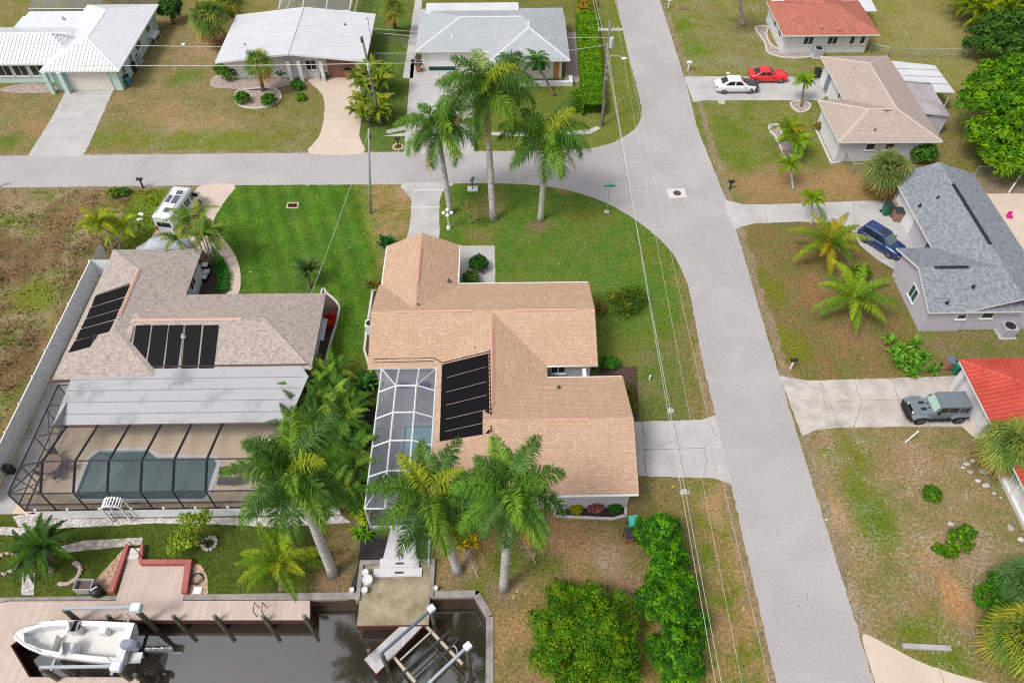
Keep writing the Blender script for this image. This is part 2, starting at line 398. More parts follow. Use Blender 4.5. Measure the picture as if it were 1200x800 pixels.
sdir=Vector((math.sin(SUN_AZ)*math.cos(SUN_EL),math.cos(SUN_AZ)*math.cos(SUN_EL),math.sin(SUN_EL)))
so.rotation_euler=sdir.to_track_quat('Z','Y').to_euler(); so.location=(0,0,80)
S.cycles.use_denoising=False; S.cycles.pixel_filter_type='BLACKMAN_HARRIS'; S.cycles.filter_width=1.15; S.cycles.use_adaptive_sampling=False; S.cycles.max_bounces=6; S.cycles.sample_clamp_indirect=2; S.cycles.caustics_reflective=False; S.cycles.caustics_refractive=False
S.view_settings.view_transform='Standard'; S.view_settings.look='None'; S.view_settings.exposure=EXPO; S.view_settings.gamma=1
# ---- outlines in plan
CANAL=[(-95,17.95),(-1.95,17.95),(-1.2,16.6),(-1.2,-8),(-95,-8)]
POOLB=gp((89,579),(105.3,537.5),(117,528.5),(173,527.5),(184,536),(249,536),(254.5,542),(241.5,582),(237,584.5),(95,584.5))
POOLA=[(-8.35,31.0),(-5.25,31.0),(-5.25,23.4),(-8.35,23.4)]
POOLA=[(-7.35,30.6),(-5.2,30.6),(-5.2,23.3),(-7.35,23.3)]
# ---- ground: one sheet to the horizon, finely divided round the lots
def axis(a,b,st):
    f=list(np.arange(a,b+.001,st)); o=[]; d=2
    lo=[];x=a
    while x>-3000: x-=d; d*=1.7; lo.append(x)
    hi=[];x=b;d=2
    while x<3000: x+=d; d*=1.7; hi.append(x)
    return np.array(lo[::-1]+f+hi)
XS,YS=axis(-70,72,.25),axis(6,104,.25)
gx,gy=np.meshgrid(XS,YS); nx,ny=len(XS),len(YS)
def fnoise(x,y,sc,seed):
    r=np.random.default_rng(seed); g=r.random((64,64)); x=x*sc; y=y*sc
    xi=np.floor(x).astype(int);yi=np.floor(y).astype(int); fx=x-xi;fy=y-yi; fx=fx*fx*(3-2*fx);fy=fy*fy*(3-2*fy)
    q=lambda i,j:g[(yi+j)%64,(xi+i)%64]
    return (q(0,0)*(1-fx)+q(1,0)*fx)*(1-fy)+(q(0,1)*(1-fx)+q(1,1)*fx)*fy
def fbm(x,y,sc,seed,o=4):
    t=0;a=.5
    for i in range(o): t=t+a*fnoise(x,y,sc*2**i,seed+i); a*=.5
    return t
jx=gx+(fbm(gx,gy,.8,1,3)-.45)*1.0; jy=gy+(fbm(gx,gy,.8,9,3)-.45)*1.0
cA=np.empty(gx.shape+(3,)); cB=cA.copy(); fl=np.full(gx.shape,.12)
cA[:]=(160,138,85); cB[:]=(125,128,60)
def region(px,a,b,f=.12,soft=True):
    P=[(p.x,p.y) for p in gp(*px)]
    k=pip(P,jx if soft else gx,jy if soft else gy); cA[k]=a; cB[k]=b; fl[k]=f
region([(-60,100),(90,100),(90,186),(-60,186)],(168,138,88),(138,134,70),.3)
region([(90,20),(380,20),(380,186),(90,186)],(172,142,92),(134,130,66),.3)
region([(150,140),(380,140),(380,186),(150,186)],(132,130,58),(150,136,78),.5)
region([(255,105),(380,105),(380,170),(300,170)],(120,126,52),(150,136,76),.4)
region([(418,-10),(486,-10),(486,182),(418,182)],(84,118,48),(104,126,58),.1)
region([(475,84),(760,84),(760,190),(475,190)],(98,122,46),(118,128,56),.1)
region([(676,-40),(760,-40),(760,190),(676,190)],(108,130,50),(134,134,66),.25)
region([(480,-60),(690,-60),(690,20),(480,20)],(110,118,58),(128,128,64),.1)
region([(760,-60),(1020,-60),(1020,92),(760,92)],(152,140,80),(126,132,58),.6)
region([(800,112),(1010,112),(1010,245),(800,245)],(142,138,68),(112,128,46),.3)
region([(830,200),(1060,195),(1060,245),(830,245)],(176,138,82),(146,128,66),.1)
region([(1020,-60),(1300,-60),(1300,160),(1020,160)],(160,146,78),(140,142,66),.25)
region([(850,255),(1070,255),(1070,400),(1300,378),(1300,450),(880,450)],(150,116,62),(124,122,48),.15)
region([(1060,380),(1300,370),(1300,430),(1060,440)],(150,126,82),(118,124,60),.2)
region([(1140,205),(1300,205),(1300,330),(1140,260)],(176,150,124),(150,130,105),.2)
region([(930,495),(1300,480),(1300,900),(1000,900)],(174,142,96),(134,132,60),.75)
region([(510,212),(860,212),(860,500),(690,500),(690,330),(510,330)],(78,126,38),(108,130,52),.16)
region([(700,410),(860,370),(860,500),(690,500)],(92,122,42),(132,130,64),.14)
region([(795,300),(850,300),(850,500),(815,500)],(120,124,48),(164,134,80),.1)
region([(396,212),(482,212),(482,330),(440,330),(420,290),(396,290)],(112,130,44),(186,146,86),.3)
region([(234,212),(420,212),(445,300),(440,440),(380,440),(378,350),(234,350)],(66,114,26),(92,130,44),.08)
region([(375,420),(445,420),(440,600),(370,600)],(122,122,46),(104,114,40),.05)
region([(-80,216),(195,216),(195,290),(130,330),(90,320),(30,430),(-80,520)],(150,112,70),(146,130,62),.25)
region([(-80,380),(90,300),(80,400),(20,500),(-80,620)],(128,96,60),(156,128,70),.1)
region([(130,222),(200,222),(190,300),(140,300)],(86,128,28),(120,132,48),.3)
region([(-80,590),(420,590),(420,706),(-80,706)],(84,104,36),(74,94,30),.05)
region([(372,585),(415,585),(415,706),(372,706)],(166,126,84),(120,108,52),.05)
region([(505,585),(760,585),(760,900),(560,900),(505,720)],(182,140,84),(132,126,52),.2)
region([(740,560),(905,550),(930,900),(740,900)],(184,142,84),(112,128,42),.2)
region([(745,560),(800,556),(830,700),(745,700)],(120,122,48),(160,132,74),.2)
def blur(a,r):
    for ax in(0,1):
        p=np.concatenate([np.repeat(np.take(a,[0],ax),r+1,ax),a,np.repeat(np.take(a,[-1],ax),r,ax)],ax); c=np.cumsum(p,ax); n=a.shape[ax]
        a=(np.take(c,np.arange(2*r+1,2*r+1+n),ax)-np.take(c,np.arange(0,n),ax))/(2*r+1)
    return a
cA=blur(blur(cA,3),3); cB=blur(blur(cB,3),3)
LWN=[(p.x,p.y) for p in gp((234,212),(420,212),(445,300),(440,440),(380,440),(378,350),(234,350))]; k=pip(LWN,gx,gy)
st_=1+.07*np.sin((gx*.9+gy*.3)*2*PI/1.5)+.22*(fbm(gx,gy,.35,51,4)-.47); cA[k]*=st_[k][:,None]; cB[k]*=st_[k][:,None]
LWN=[(p.x,p.y) for p in gp((-90,218),(160,218),(120,300),(0,500),(-90,640))]; k=pip(LWN,jx,jy); q=fbm(gx,gy,.28,61,5); q2=fbm(gx,gy,.5,66,5)
pal=np.array([(112,84,54),(150,118,76),(178,150,112),(128,132,62),(104,124,50)],float); cA[k]=np.stack([np.interp(q,[.28,.4,.5,.6,.7],pal[:,c]) for c in range(3)],-1)[k]; cB[k]=np.stack([np.interp(q2,[.28,.4,.5,.6,.7],pal[[1,0,3,2,4],c]) for c in range(3)],-1)[k]
def blotch(px,py,r,c,st=.9,asp=1.):
    p=G(px,py); d=np.hypot((gx-p.x)/asp,gy-p.y)+ (fbm(gx,gy,.9,33,3)-.45)*r*1.1
    k=np.clip(1.25-d/r,0,1)[...,None]*st; k=k*k*(3-2*k)
    cA[:]=cA*(1-k)+np.array(c)*k; cB[:]=cB*(1-k)+np.array(c)*k*1.0
for b in [(633,265,1.3,(150,118,88)),(590,694,1.4,(158,128,98)),(537,676,1.2,(160,130,96)),(390,680,1.5,(150,120,88)),(710,655,1.7,(190,164,142)),(655,632,2.6,(188,142,98),.8,1.4),
 (735,690,1.6,(172,138,104)),(650,800,2,(170,132,90)),(610,600,1.5,(150,122,80)),(470,232,1.5,(190,152,100)),(452,275,1.2,(186,146,92)),(345,200,.6,(150,140,90)),
 (575,240,2.2,(150,132,80),.7),(560,275,1.8,(140,132,66),.8),(660,222,1.2,(165,140,85)),(700,250,2,(120,128,52),.7,2.),(760,300,2.4,(112,126,48),.6),(690,275,2,(110,128,55),.6),
 (715,420,2.6,(120,126,62),.8),(820,420,1.4,(178,146,92),.8,.5),(800,330,1.2,(140,136,62),.8),
 (230,150,3.6,(190,156,108),.7,2),(190,130,3,(178,146,98),.7),(240,60,3,(188,154,112),.8),(120,150,2.6,(150,136,80),.6),(220,90,2.2,(110,130,60),.8),(130,160,3,(120,132,50),.7,2.),(240,165,3,(112,134,46),.7,3.),
 (40,150,2,(180,142,92),.8),(10,165,2,(100,124,46),.8),(760,35,2,(90,128,44),.8,.7),(800,30,3,(104,130,40),.8,.5),(815,60,3,(104,132,40),.8,.6),(900,40,3.5,(166,148,92),.7),(870,75,3,(150,144,96),.6,2.),
 (850,150,3,(100,126,38),.75,.6),(870,190,3.5,(104,130,40),.75,.6),(930,140,4,(146,140,66),.6),(1000,215,3,(188,146,84),.8,2.),(905,215,3,(178,142,88),.7,2.),
 (1100,30,6,(176,162,84),.6),(1120,60,5,(160,152,72),.6,2.),(1085,120,2.2,(150,140,86),.6),(1100,140,2.2,(170,142,112),.7),
 (905,340,2.6,(116,126,38),.75,.6),(925,400,2.4,(118,128,36),.75,.8),(960,345,2.6,(164,122,72),.8),(990,395,2.4,(160,124,78),.8),(1040,330,1.6,(140,120,62),.7),
 (1000,540,2.4,(122,128,44),.8),(1010,590,2.6,(98,128,42),.8,.7),(1030,620,2.2,(104,128,44),.8,.7),(975,600,2.4,(192,152,108),.8,.7),(990,660,2,(168,136,86),.7),(1070,540,3,(176,140,98),.7),(1110,580,2.4,(160,140,86),.6),
 (1120,700,1.8,(206,150,92),.9,.7),(1095,645,1.6,(190,150,104),.8),(1140,650,2.2,(176,146,112),.8),(1080,740,1.4,(112,128,46),.85,1.6),(1115,775,1.4,(108,130,44),.85,1.5),(1010,740,1,(180,142,96),.8),
 (840,600,1.8,(200,156,100),.8,.6),(870,650,2,(204,158,100),.85,.6),(885,720,2,(190,148,94),.8,.6),(830,650,1.6,(104,128,38),.8,.5),(845,740,1.6,(176,140,88),.8,.6),(900,760,1,(118,130,44),.8,.6),
 (20,300,3.2,(118,86,54),.6,1.6),(60,260,2.4,(150,112,64),.7),(90,330,2.6,(120,88,56),.75,.6),(45,345,2.4,(126,136,56),.85,1.6),(30,420,3,(120,92,58),.7),(75,385,2,(150,134,58),.7),(100,235,2.4,(158,120,80),.7),(20,230,2,(168,142,108),.7),(110,290,2,(128,100,60),.7),
 (600,740,1.6,(186,144,86),.7),(590,660,1.2,(96,122,40),.8),(640,665,1.6,(102,118,48),.7),(560,690,1.4,(112,126,48),.7),(620,650,1.2,(108,122,48),.6)]:
    blotch(*b)
er=pip([(21.0,12),(21.2,39.1),(21.0,52.3),(21.3,72),(20.7,95),(21.2,95),(21.8,72),(21.9,52),(22.0,39),(21.95,12)],jx,jy); cA[er]=(176,150,118); cB[er]=(150,134,96)
er=pip([(14.9,12),(14.9,26),(15.6,26),(15.6,12)],jx,jy)|pip([(14.7,31),(15.0,38),(15.8,38),(15.8,31)],jx,jy); cA[er]=(180,150,112); cB[er]=(150,132,84)
er=(jy>63.5)&(jy<64.2)&(gx<-14)|((jy<58.95)&(jy>58.2)&(gx<-29)); cA[er]=(170,146,112); cB[er]=(150,138,92)
def tolin(a): a=a/255.; return np.where(a<=.04045,a/12.92,((a+.055)/1.055)**2.4)
def satur(c,k=1.16):
    l=(c*np.array([.2126,.7152,.0722])).sum(-1,keepdims=True); k=np.where(c[...,0:1]>c[...,1:2],.86,1.06)*np.ones_like(l); return np.clip(l+(c-l)*k,.004,1)
cAl=satur(tolin(cA))*GK; cBl=satur(tolin(cB))*GK
can2=[(-95.5,18.15),(-1.85,18.15),(-1.0,16.7),(-1.0,-8.3),(-95.5,-8.3)]
fxm=(gx[:-1,:-1]+gx[1:,1:])/2; fym=(gy[:-1,:-1]+gy[1:,1:])/2
def grow(poly,d):
    cx=sum(p[0] for p in poly)/len(poly); cy=sum(p[1] for p in poly)/len(poly)
    return [(cx+(p[0]-cx)*(1+d/math.hypot(p[0]-cx,p[1]-cy)),cy+(p[1]-cy)*(1+d/math.hypot(p[0]-cx,p[1]-cy))) for p in poly]
drop=pip(can2,fxm,fym)|pip(grow(POOLB,.35),fxm,fym)|pip(grow(POOLA,.35),fxm,fym)
gz=(fbm(gx,gy,.35,70,4)-.5)*.05
VAC=[(p.x,p.y) for p in gp((-90,222),(192,222),(186,270),(140,300),(100,300),(0,500),(-90,640))]
kv=pip(VAC,gx,gy); gz=gz+np.where(kv,(fbm(gx,gy,.9,80,4)-.4)*.35,0)
gz=np.minimum(gz,0)-.0; gz=np.where(kv,(fbm(gx,gy,.9,80,4)-.35)*.3,gz)
gz=np.where((np.abs(gx)>70)|(gy>104)|(gy<6),0,gz)
me=bpy.data.meshes.new('ground'); nv=nx*ny
me.vertices.add(nv); me.vertices.foreach_set('co',np.stack([gx,gy,gz],-1).reshape(-1).astype(np.float32))
jj,ii=np.nonzero(~drop); a=jj*nx+ii; q=np.stack([a,a+1,a+nx+1,a+nx],1).astype(np.int32); nf=len(q)
me.loops.add(4*nf); me.loops.foreach_set('vertex_index',q.ravel()); me.polygons.add(nf); me.polygons.foreach_set('loop_start',np.arange(0,4*nf,4,dtype=np.int32))
for nm,c in(('ColA',cAl),('ColB',cBl)):
    at=me.attributes.new(nm,'FLOAT_COLOR','POINT'); at.data.foreach_set('color',np.concatenate([c.reshape(-1,3),fl.reshape(-1,1)],1).astype(np.float32).ravel())
me.polygons.foreach_set('use_smooth',[True]*nf); me.update(calc_edges=True)
def ground_mat():
    m,nt,b=newmat('lawn'); p=pos(nt)
    A=nt.nodes.new('ShaderNodeAttribute');A.attribute_name='ColA';B=nt.nodes.new('ShaderNodeAttribute');B.attribute_name='ColB'
    n1=ramp(nt,noise(nt,p,.55,7,.68,.6),.42,.6)
    col=mixc(nt,n1,A.outputs['Color'],B.outputs['Color'])
    n2=ramp(nt,noise(nt,p,2.2,6,.72),.32,.7)
    col=mixc(nt,mul(nt,n2,.16),col,(.25,.2,.12)); 
    n5=ramp(nt,noise(nt,p,3.2,5,.8,.5),.44,.6); hB=nt.nodes.new('ShaderNodeMix'); hB.data_type='RGBA'; nt.links.new(mul(nt,n5,.5),hB.inputs[0]); nt.links.new(col,hB.inputs[6]); nt.links.new(B.outputs['Color'],hB.inputs[7]); col=hB.outputs[2]
    n3=ramp(nt,noise(nt,p,5,5,.85),.32,.68); v=nt.nodes.new('ShaderNodeMapRange'); v.inputs[3].default_value=.42; v.inputs[4].default_value=1.55; nt.links.new(n3,v.inputs[0])
    hv=nt.nodes.new('ShaderNodeHueSaturation'); nt.links.new(col,hv.inputs['Color']); nt.links.new(v.outputs[0],hv.inputs['Value']); col=hv.outputs[0]
    # pale flower and sand flecks
    f1=ramp(nt,noise(nt,p,.5,4,.6),.44,.62); f2=ramp(nt,noise(nt,p,5.5,3,.8),.5,.66)
    k=nt.nodes.new('ShaderNodeMath'); k.operation='MULTIPLY'; nt.links.new(f1,k.inputs[0]); nt.links.new(f2,k.inputs[1])
    k2=nt.nodes.new('ShaderNodeMath'); k2.operation='MULTIPLY'; nt.links.new(k.outputs[0],k2.inputs[0]); nt.links.new(A.outputs['Alpha'],k2.inputs[1])
    col=mixc(nt,k2.outputs[0],col,(.5,.46,.4))
    nt.links.new(col,b.inputs['Base Color']); b.inputs['Roughness'].default_value=.95; b.inputs['Specular IOR Level'].default_value=.05
    bump(nt,b,noise(nt,p,9,4,.7),.12,.7); return m
me.materials.append(ground_mat())
g=bpy.data.objects.new('ground',me); COL.objects.link(g); g['kind']='structure'
# ---- paved things
ROAD=mat('road',al(207,202,204),.9,.07,.35,fine=.05,world=True,bm=.1)
def road_tracks():
    m,nt,b=newmat('road_paving'); p=pos(nt)
    n1=ramp(nt,noise(nt,p,.16,6,.6,1.),.35,.68); col=mixc(nt,n1,al(190,186,186),al(175,171,172))
    sx=nt.nodes.new('ShaderNodeSeparateXYZ'); nt.links.new(p,sx.inputs[0])
    n2=ramp(nt,noise(nt,p,5,4,.8),.3,.75); col=mixc(nt,mul(nt,n2,.16),col,al(150,146,146))
    n4=ramp(nt,noise(nt,p,40,2,.8),.3,.75); col=mixc(nt,mul(nt,n4,.22),col,al(160,155,152))
    n3=ramp(nt,noise(nt,p,.9,5,.7,2.5),.62,.74); col=mixc(nt,mul(nt,n3,.3),col,al(166,162,161))
    for c_ in (16.8,19.7):   # worn wheel paths of the north-south road
        m1=nt.nodes.new('ShaderNodeMath'); m1.operation='SUBTRACT'; nt.links.new(sx.outputs[0],m1.inputs[0]); m1.inputs[1].default_value=c_
        m2=nt.nodes.new('ShaderNodeMath'); m2.operation='ABSOLUTE'; nt.links.new(m1.outputs[0],m2.inputs[0]); k=ramp(nt,m2.outputs[0],.75,.15)
        w1=nt.nodes.new('ShaderNodeMath'); w1.operation='MULTIPLY'; nt.links.new(k,w1.inputs[0]); nt.links.new(ramp(nt,noise(nt,p,.3,5,.7),.3,.7),w1.inputs[1]); col=mixc(nt,mul(nt,w1.outputs[0],.3),col,al(178,174,174))
    n6=ramp(nt,noise(nt,p,2.6,3,.6,1.),.70,.76); col=mixc(nt,mul(nt,n6,.35),col,al(140,136,134))
    n7=ramp(nt,noise(nt,p,1.7,3,.6,1.),.72,.78); col=mixc(nt,mul(nt,n7,.4),col,al(232,228,226))
    nt.links.new(col,b.inputs['Base Color']); b.inputs['Roughness'].default_value=.9; b.inputs['Specular IOR Level'].default_value=.2
    bump(nt,b,n4,.01,.3); return m
RP=road_tracks()
CONC=mat('concrete',al(204,202,200),.9,.2,.5,fine=.3,world=True,bm=.15)
CONCG=mat('weathered_concrete',al(196,194,192),.9,.2,.7,c2=al(158,155,155),fine=.35,world=True,bm=.15)
CONCT=mat('tan_concrete',al(222,204,188),.9,.12,.5,fine=.2,world=True)
CONCD=mat('dirty_concrete',al(190,178,150),.92,.35,.9,c2=al(138,126,100),fine=.6,world=True,bm=.2)
JOINT=mat('joint',al(150,145,141),.95,.1,2,world=True)
PALEJ=mat('pale_joint',al(232,230,228),.9,.05,2,world=True)
def jag(poly,amp=.07,step=.35,seed=1):
    r=random.Random(seed); out=[]
    for i in range(len(poly)):
        a=Vector((poly[i][0],poly[i][1],0)); b=Vector((poly[(i+1)%len(poly)][0],poly[(i+1)%len(poly)][1],0)); n=max(1,int((b-a).length/step)); 
        if (b-a).length>60: n=1
        d=(b-a).normalized() if (b-a).length else Vector((1,0,0)); k=Vector((-d.y,d.x,0))
        for q in range(n): out.append(a+(b-a)*q/n+k*r.gauss(0,amp)*(.4 if q==0 else 1))
    return out
RX0,RX1=15.45,21.1
arcSW=[(p.x,p.y) for p in curve_pts(gp((500,216),(560,215),(610,216),(650,220),(690,230),(720,243),(745,258),(770,278),(790,300),(806,335),(817,390)),6,False)]
arcNW=[(p.x,p.y) for p in curve_pts(gp((600,177),(650,176),(690,174),(716,168),(735,158),(747,147),(752,130),(748,110)),6,False)]
road=[(-300,58.65)]+[(-60,58.65),(-30,58.7)]+arcSW+[(15.5,38),(15.5,12),(15.6,-60),(21.2,-60),(21.15,12)]+[(p.x,p.y) for p in gp((958,585),(898,390),(862,267),(852,237),(817,150),(805,100),(773,0))]+[(20.6,400),(15,400),(15.0,80)]+arcNW[::-1]+[(-20,63.75),(-60,63.75),(-300,63.75)]
sheet('main_road',jag(road,.03,.22,3),.012,RP)
def drive(name,pts,m,z=.02,seed=1,amp=.02): return sheet(name,jag(pts,amp,.4,seed),z,m)
def strip(mb,a,b,w,z=.026,k=0):
    a=Vector((a[0],a[1],0));b=Vector((b[0],b[1],0)); d=(b-a).normalized(); n=Vector((-d.y,d.x,0))*w/2
    mb.add([(*(a-n)[:2],z),(*(b-n)[:2],z),(*(b+n)[:2],z),(*(a+n)[:2],z)],[(0,1,2,3)],k)
def crack(mb,pts,w=.04,z=.026,seed=0,k=0,amp=.12):
    r=random.Random(seed); P=[Vector((p[0],p[1],0)) for p in pts]; out=[]
    for i in range(len(P)-1):
        n=max(2,int((P[i+1]-P[i]).length/.3))
        for q in range(n): out.append(P[i].lerp(P[i+1],q/n)+Vector((r.gauss(0,amp*.4),r.gauss(0,amp*.4),0)))
    out.append(P[-1])
    for i in range(len(out)-1): strip(mb,out[i],out[i+1],w*r.uniform(.6,1.3),z,k)
DR=lambda *p:[(q.x,q.y) for q in gp(*p)]
D=drive('white_house_driveway',DR((32,184),(96,184),(104,171),(135,101),(80,101),(60,140)),CONC,seed=2)
D=drive('bungalow_driveway',curve_pts(DR((362,180),(425,180),(421,160),(425,130),(430,88),(360,88),(362,96),(378,112),(380,135),(374,160)),3),CONCT,seed=3)
D=drive('corner_house_driveway',DR((473,180),(555,180),(556,70),(482,70)),CONC,seed=4)
D=drive('garage_path',curve_pts(DR((471,215),(530,215),(521,222),(515,238),(512,290),(478,290),(480,265),(482,245),(481,232)),3),CONC,seed=5)
D=drive('driveway',DR((742,494),(820,492),(838,486),(858,568),(836,560),(748,558)),CONC,seed=6)
D=drive('east_side_driveway',DR((802,90),(960,90),(985,100),(962,118),(828,118),(812,120)),CONC,seed=7)
D=drive('grey_house_driveway',curve_pts(DR((849,235),(872,240),(960,238),(1052,236),(1074,258),(1100,330),(1050,318),(1008,288),(985,262),(885,262),(863,269),(858,262)),2),CONC,seed=8)
D=drive('tiled_house_driveway',DR((913,440),(945,446),(1135,440),(1142,500),(1120,500),(1060,500),(985,501),(955,504),(940,511)),mat('stained_concrete',al(212,202,194),.9,.2,.8,c2=al(176,168,162),lo=.42,hi=.68,fine=.35,world=True,bm=.15),seed=9)
D=drive('south_driveway',curve_pts(DR((1010,744),(1022,746),(1045,758),(1090,780),(1160,800),(1250,815),(1250,850),(1035,850),(1028,810),(1018,775)),3),CONCT,seed=10)
D=drive('curved_path',curve_pts(DR((234,218),(275,217),(262,238),(250,262),(262,280),(276,300),(282,322),(279,345),(262,345),(268,325),(262,305),(248,288),(244,300),(180,300),(182,270),(205,265),(225,240)),4),CONCT,seed=11)
drive('side_patio',DR((539,288),(580,288),(580,334),(539,334)),CONC,seed=12)
drive('back_patio',DR((1150,227),(1300,227),(1300,345),(1235,345)),CONCT,seed=13)
drive('corner_house_path',DR((666,38),(681,38),(684,97),(662,97)),mat('brick_walk',al(188,170,166),.9,.2,2,world=True,fine=.3),seed=14)
drive('side_path',DR((488,-10),(496,-10),(484,92),(472,92)),CONC,seed=15)
mb=MB()
for a,b,wd in [((745,527),(826,525),.05),((752,494),(757,556),.05)]: strip(mb,G(*a),G(*b),wd)
for p,sd_ in [([(752,494),(757,510),(757,530),(752,545),(760,556)],1),([(828,492),(840,510),(845,515)],2),([(826,525),(828,540),(824,558)],3),([(757,527),(790,518),(800,524)],4)]: crack(mb,DR(*p),.035,seed=sd_)
for a,b in [((484,223),(522,223)),((481,243),(514,243))]: strip(mb,G(*a),G(*b),.12,k=1)
for a,b in [((895,238),(900,263)),((60,140),(118,140)),((45,162),(107,162)),((75,110),(131,110)),((378,139),(422,139)),((515,70),(516,180)),((482,100),(556,100)),((482,140),(556,140)),((880,91),(884,118)),((930,91),(934,118)),((960,445),(985,501)),((1045,442),(1062,500)),((980,470),(1060,468)),((1100,780),(1106,800)),((950,238),(953,262)),((1000,237),(1003,285))]: strip(mb,G(*a),G(*b),.035)
for p,sd_ in [([(940,446),(965,460),(968,480)],5),([(1000,444),(1010,470),(1000,500)],6),([(955,504),(980,497),(990,502)],7)]: crack(mb,DR(*p),.04,seed=sd_)
o=mb.build('paving_joints',[JOINT,PALEJ]); o['kind']='structure'
# road marks: patch with manhole, seams
o=sheet('road_patch',DR((781,221.5),(802,221),(804.5,231.5),(784,232.5)),.018,mat('new_concrete',al(222,216,212),.9,.05,1,world=True))
mh=MB(); c=G(793.5,226.5); mh.lathe((c.x,c.y,.019),[(.38,0),(.38,.012),(.0,.014)],20); mh.lathe((c.x,c.y,.02),[(.22,0),(.22,.016),(.0,.017)],14)
tag(mh.build('manhole_cover',mat('iron',al(96,84,82),.7,.2,6)),'round dark iron manhole cover in the pale square patch of the junction','manhole')
# ---- canal
m,nt,b=newmat('canal_water'); b.inputs['Base Color'].default_value=(.034,.028,.021,1); b.inputs['Roughness'].default_value=.03; b.inputs['IOR'].default_value=2.6; b.inputs['Specular IOR Level'].default_value=.5
p=pos(nt); bump(nt,b,noise(nt,p,1.3,4,.55,.8),.025,.2); CW=m
sheet('canal_water',[(-95.3,18.2),(-1.75,18.2),(-.95,16.7),(-.95,-8.2),(-95.3,-8.2)],-1.25,CW)
SEAW=mat('seawall_concrete',al(172,166,162),.9,.25,1.2,c2=al(140,132,126),fine=.4,world=True,bm=.2)
SEAD=mat('wet_seawall',al(104,78,62),.85,.3,2,world=True)
def seawall(name,pts,label,w=.45):
    t=thing(name,label,'seawall',(pts[0][0],pts[0][1],0)); cap=MB(); wl=MB()
    for i in range(len(pts)-1):
        a=Vector((*pts[i],0));b_=Vector((*pts[i+1],0)); d=(b_-a).normalized(); n=Vector((-d.y,d.x,0))
        if i: a=a+d*.0
        cap.prism([(a-n*.12)[:2],(b_-n*.12)[:2],(b_+n*(w-.12))[:2],(a+n*(w-.12))[:2]],-.2,.075+.004*i)
        wl.prism([(a-n*.02)[:2],(b_-n*.02)[:2],(b_+n*.2)[:2],(a+n*.2)[:2]],-2.2,-.2)
    cap.build('cap',SEAW,t); wl.build('wall',SEAD,t)
seawall('seawall',[(-95,17.95),(-9.3,17.95)],'long grey concrete seawall between the lawn and the brown timber dock')
seawall('seawall',[(-4.75,17.95),(-2.0,17.95),(-1.2,16.6),(-1.2,-8)],'pale seawall bending at the corner beside the empty boat lift')
# ================================================================== HOUSES
WHITE=mat('white_paint',al(238,238,238,.72),.6,.06,1.5,world=True,fine=.05)
TRIM=mat('white_trim',al(242,242,242,.74),.5,.04,2,world=True,fine=0)
GLASS=mat('window_glass',(.03,.035,.04),.08,.2,1,spec=.6,fine=0)
DARK=mat('dark_metal',(.02,.02,.022),.5,.2,3)
BLACK=mat('black_plastic',(.018,.018,.02),.45,.2,3)
GALV=mat('galvanised',al(190,194,200),.45,.15,2,metal=.3)
VENT=mat('vent_metal',al(96,84,78),.6,.2,4)
RIDGE=mat('ridge_vent',al(214,164,146),.7,.06,2,fine=.1)
def gable_roof(mb,x0,x1,y0,y1,z,axis,slope,t=.16):
    """closed gable volume; material 0 shingles, 1 fascia, 2 gable wall"""
    if axis=='y':
        xm=(x0+x1)/2; zr=z+(x1-x0)/2*slope
        v=[(x0,y0,z),(xm,y0,zr),(x1,y0,z),(x0,y1,z),(xm,y1,zr),(x1,y1,z)]
    else:
        ym=(y0+y1)/2; zr=z+(y1-y0)/2*slope
        v=[(x0,y1,z),(x0,ym,zr),(x0,y0,z),(x1,y1,z),(x1,ym,zr),(x1,y0,z)]
    lo=[(a,b,c-t) for a,b,c in v]
    V=v+lo
    mb.add(V,[(0,1,4,3),(1,2,5,4)],0)
    mb.add(V,[(0,3,9,6),(2,8,11,5),(0,6,7,1),(1,7,8,2),(3,4,10,9),(4,5,11,10),(6,9,10,7),(7,10,11,8)],1)
    return zr
def hip_roof(mb,x0,x1,y0,y1,z,slope,t=.16):
    wx,wy=x1-x0,y1-y0
    if wx>=wy: h=wy/2; zr=z+h*slope; r=[(x0+h,y0+h,zr),(x1-h,y0+h,zr)]
    else: h=wx/2; zr=z+h*slope; r=[(x0+h,y0+h,zr),(x0+h,y1-h,zr)]
    V=[(x0,y0,z),(x1,y0,z),(x1,y1,z),(x0,y1,z)]+r+[(x0,y0,z-t),(x1,y0,z-t),(x1,y1,z-t),(x0,y1,z-t)]
    if wx>=wy: fs=[(0,1,5,4),(2,3,4,5),(1,2,5),(3,0,4)]
    else: fs=[(0,1,4),(1,2,5,4),(2,3,5),(3,0,4,5)]
    mb.add(V,fs,0); mb.add(V,[(0,6,7,1),(1,7,8,2),(2,8,9,3),(3,9,6,0),(6,9,8,7)],1)
    return zr
def caps(mb,pts,w=.28,t=.035,k=0):
    for a,b in zip(pts[:-1],pts[1:]):
        a=Vector(a);b=Vector(b); d=(b-a).normalized(); n=d.cross(Vector((0,0,1))).normalized(); u=n.cross(d)
        mb.add([a-n*w/2-u*.03,b-n*w/2-u*.03,b+u*t,a+u*t,a+n*w/2-u*.03,b+n*w/2-u*.03],[(0,1,2,3),(3,2,5,4)],k)
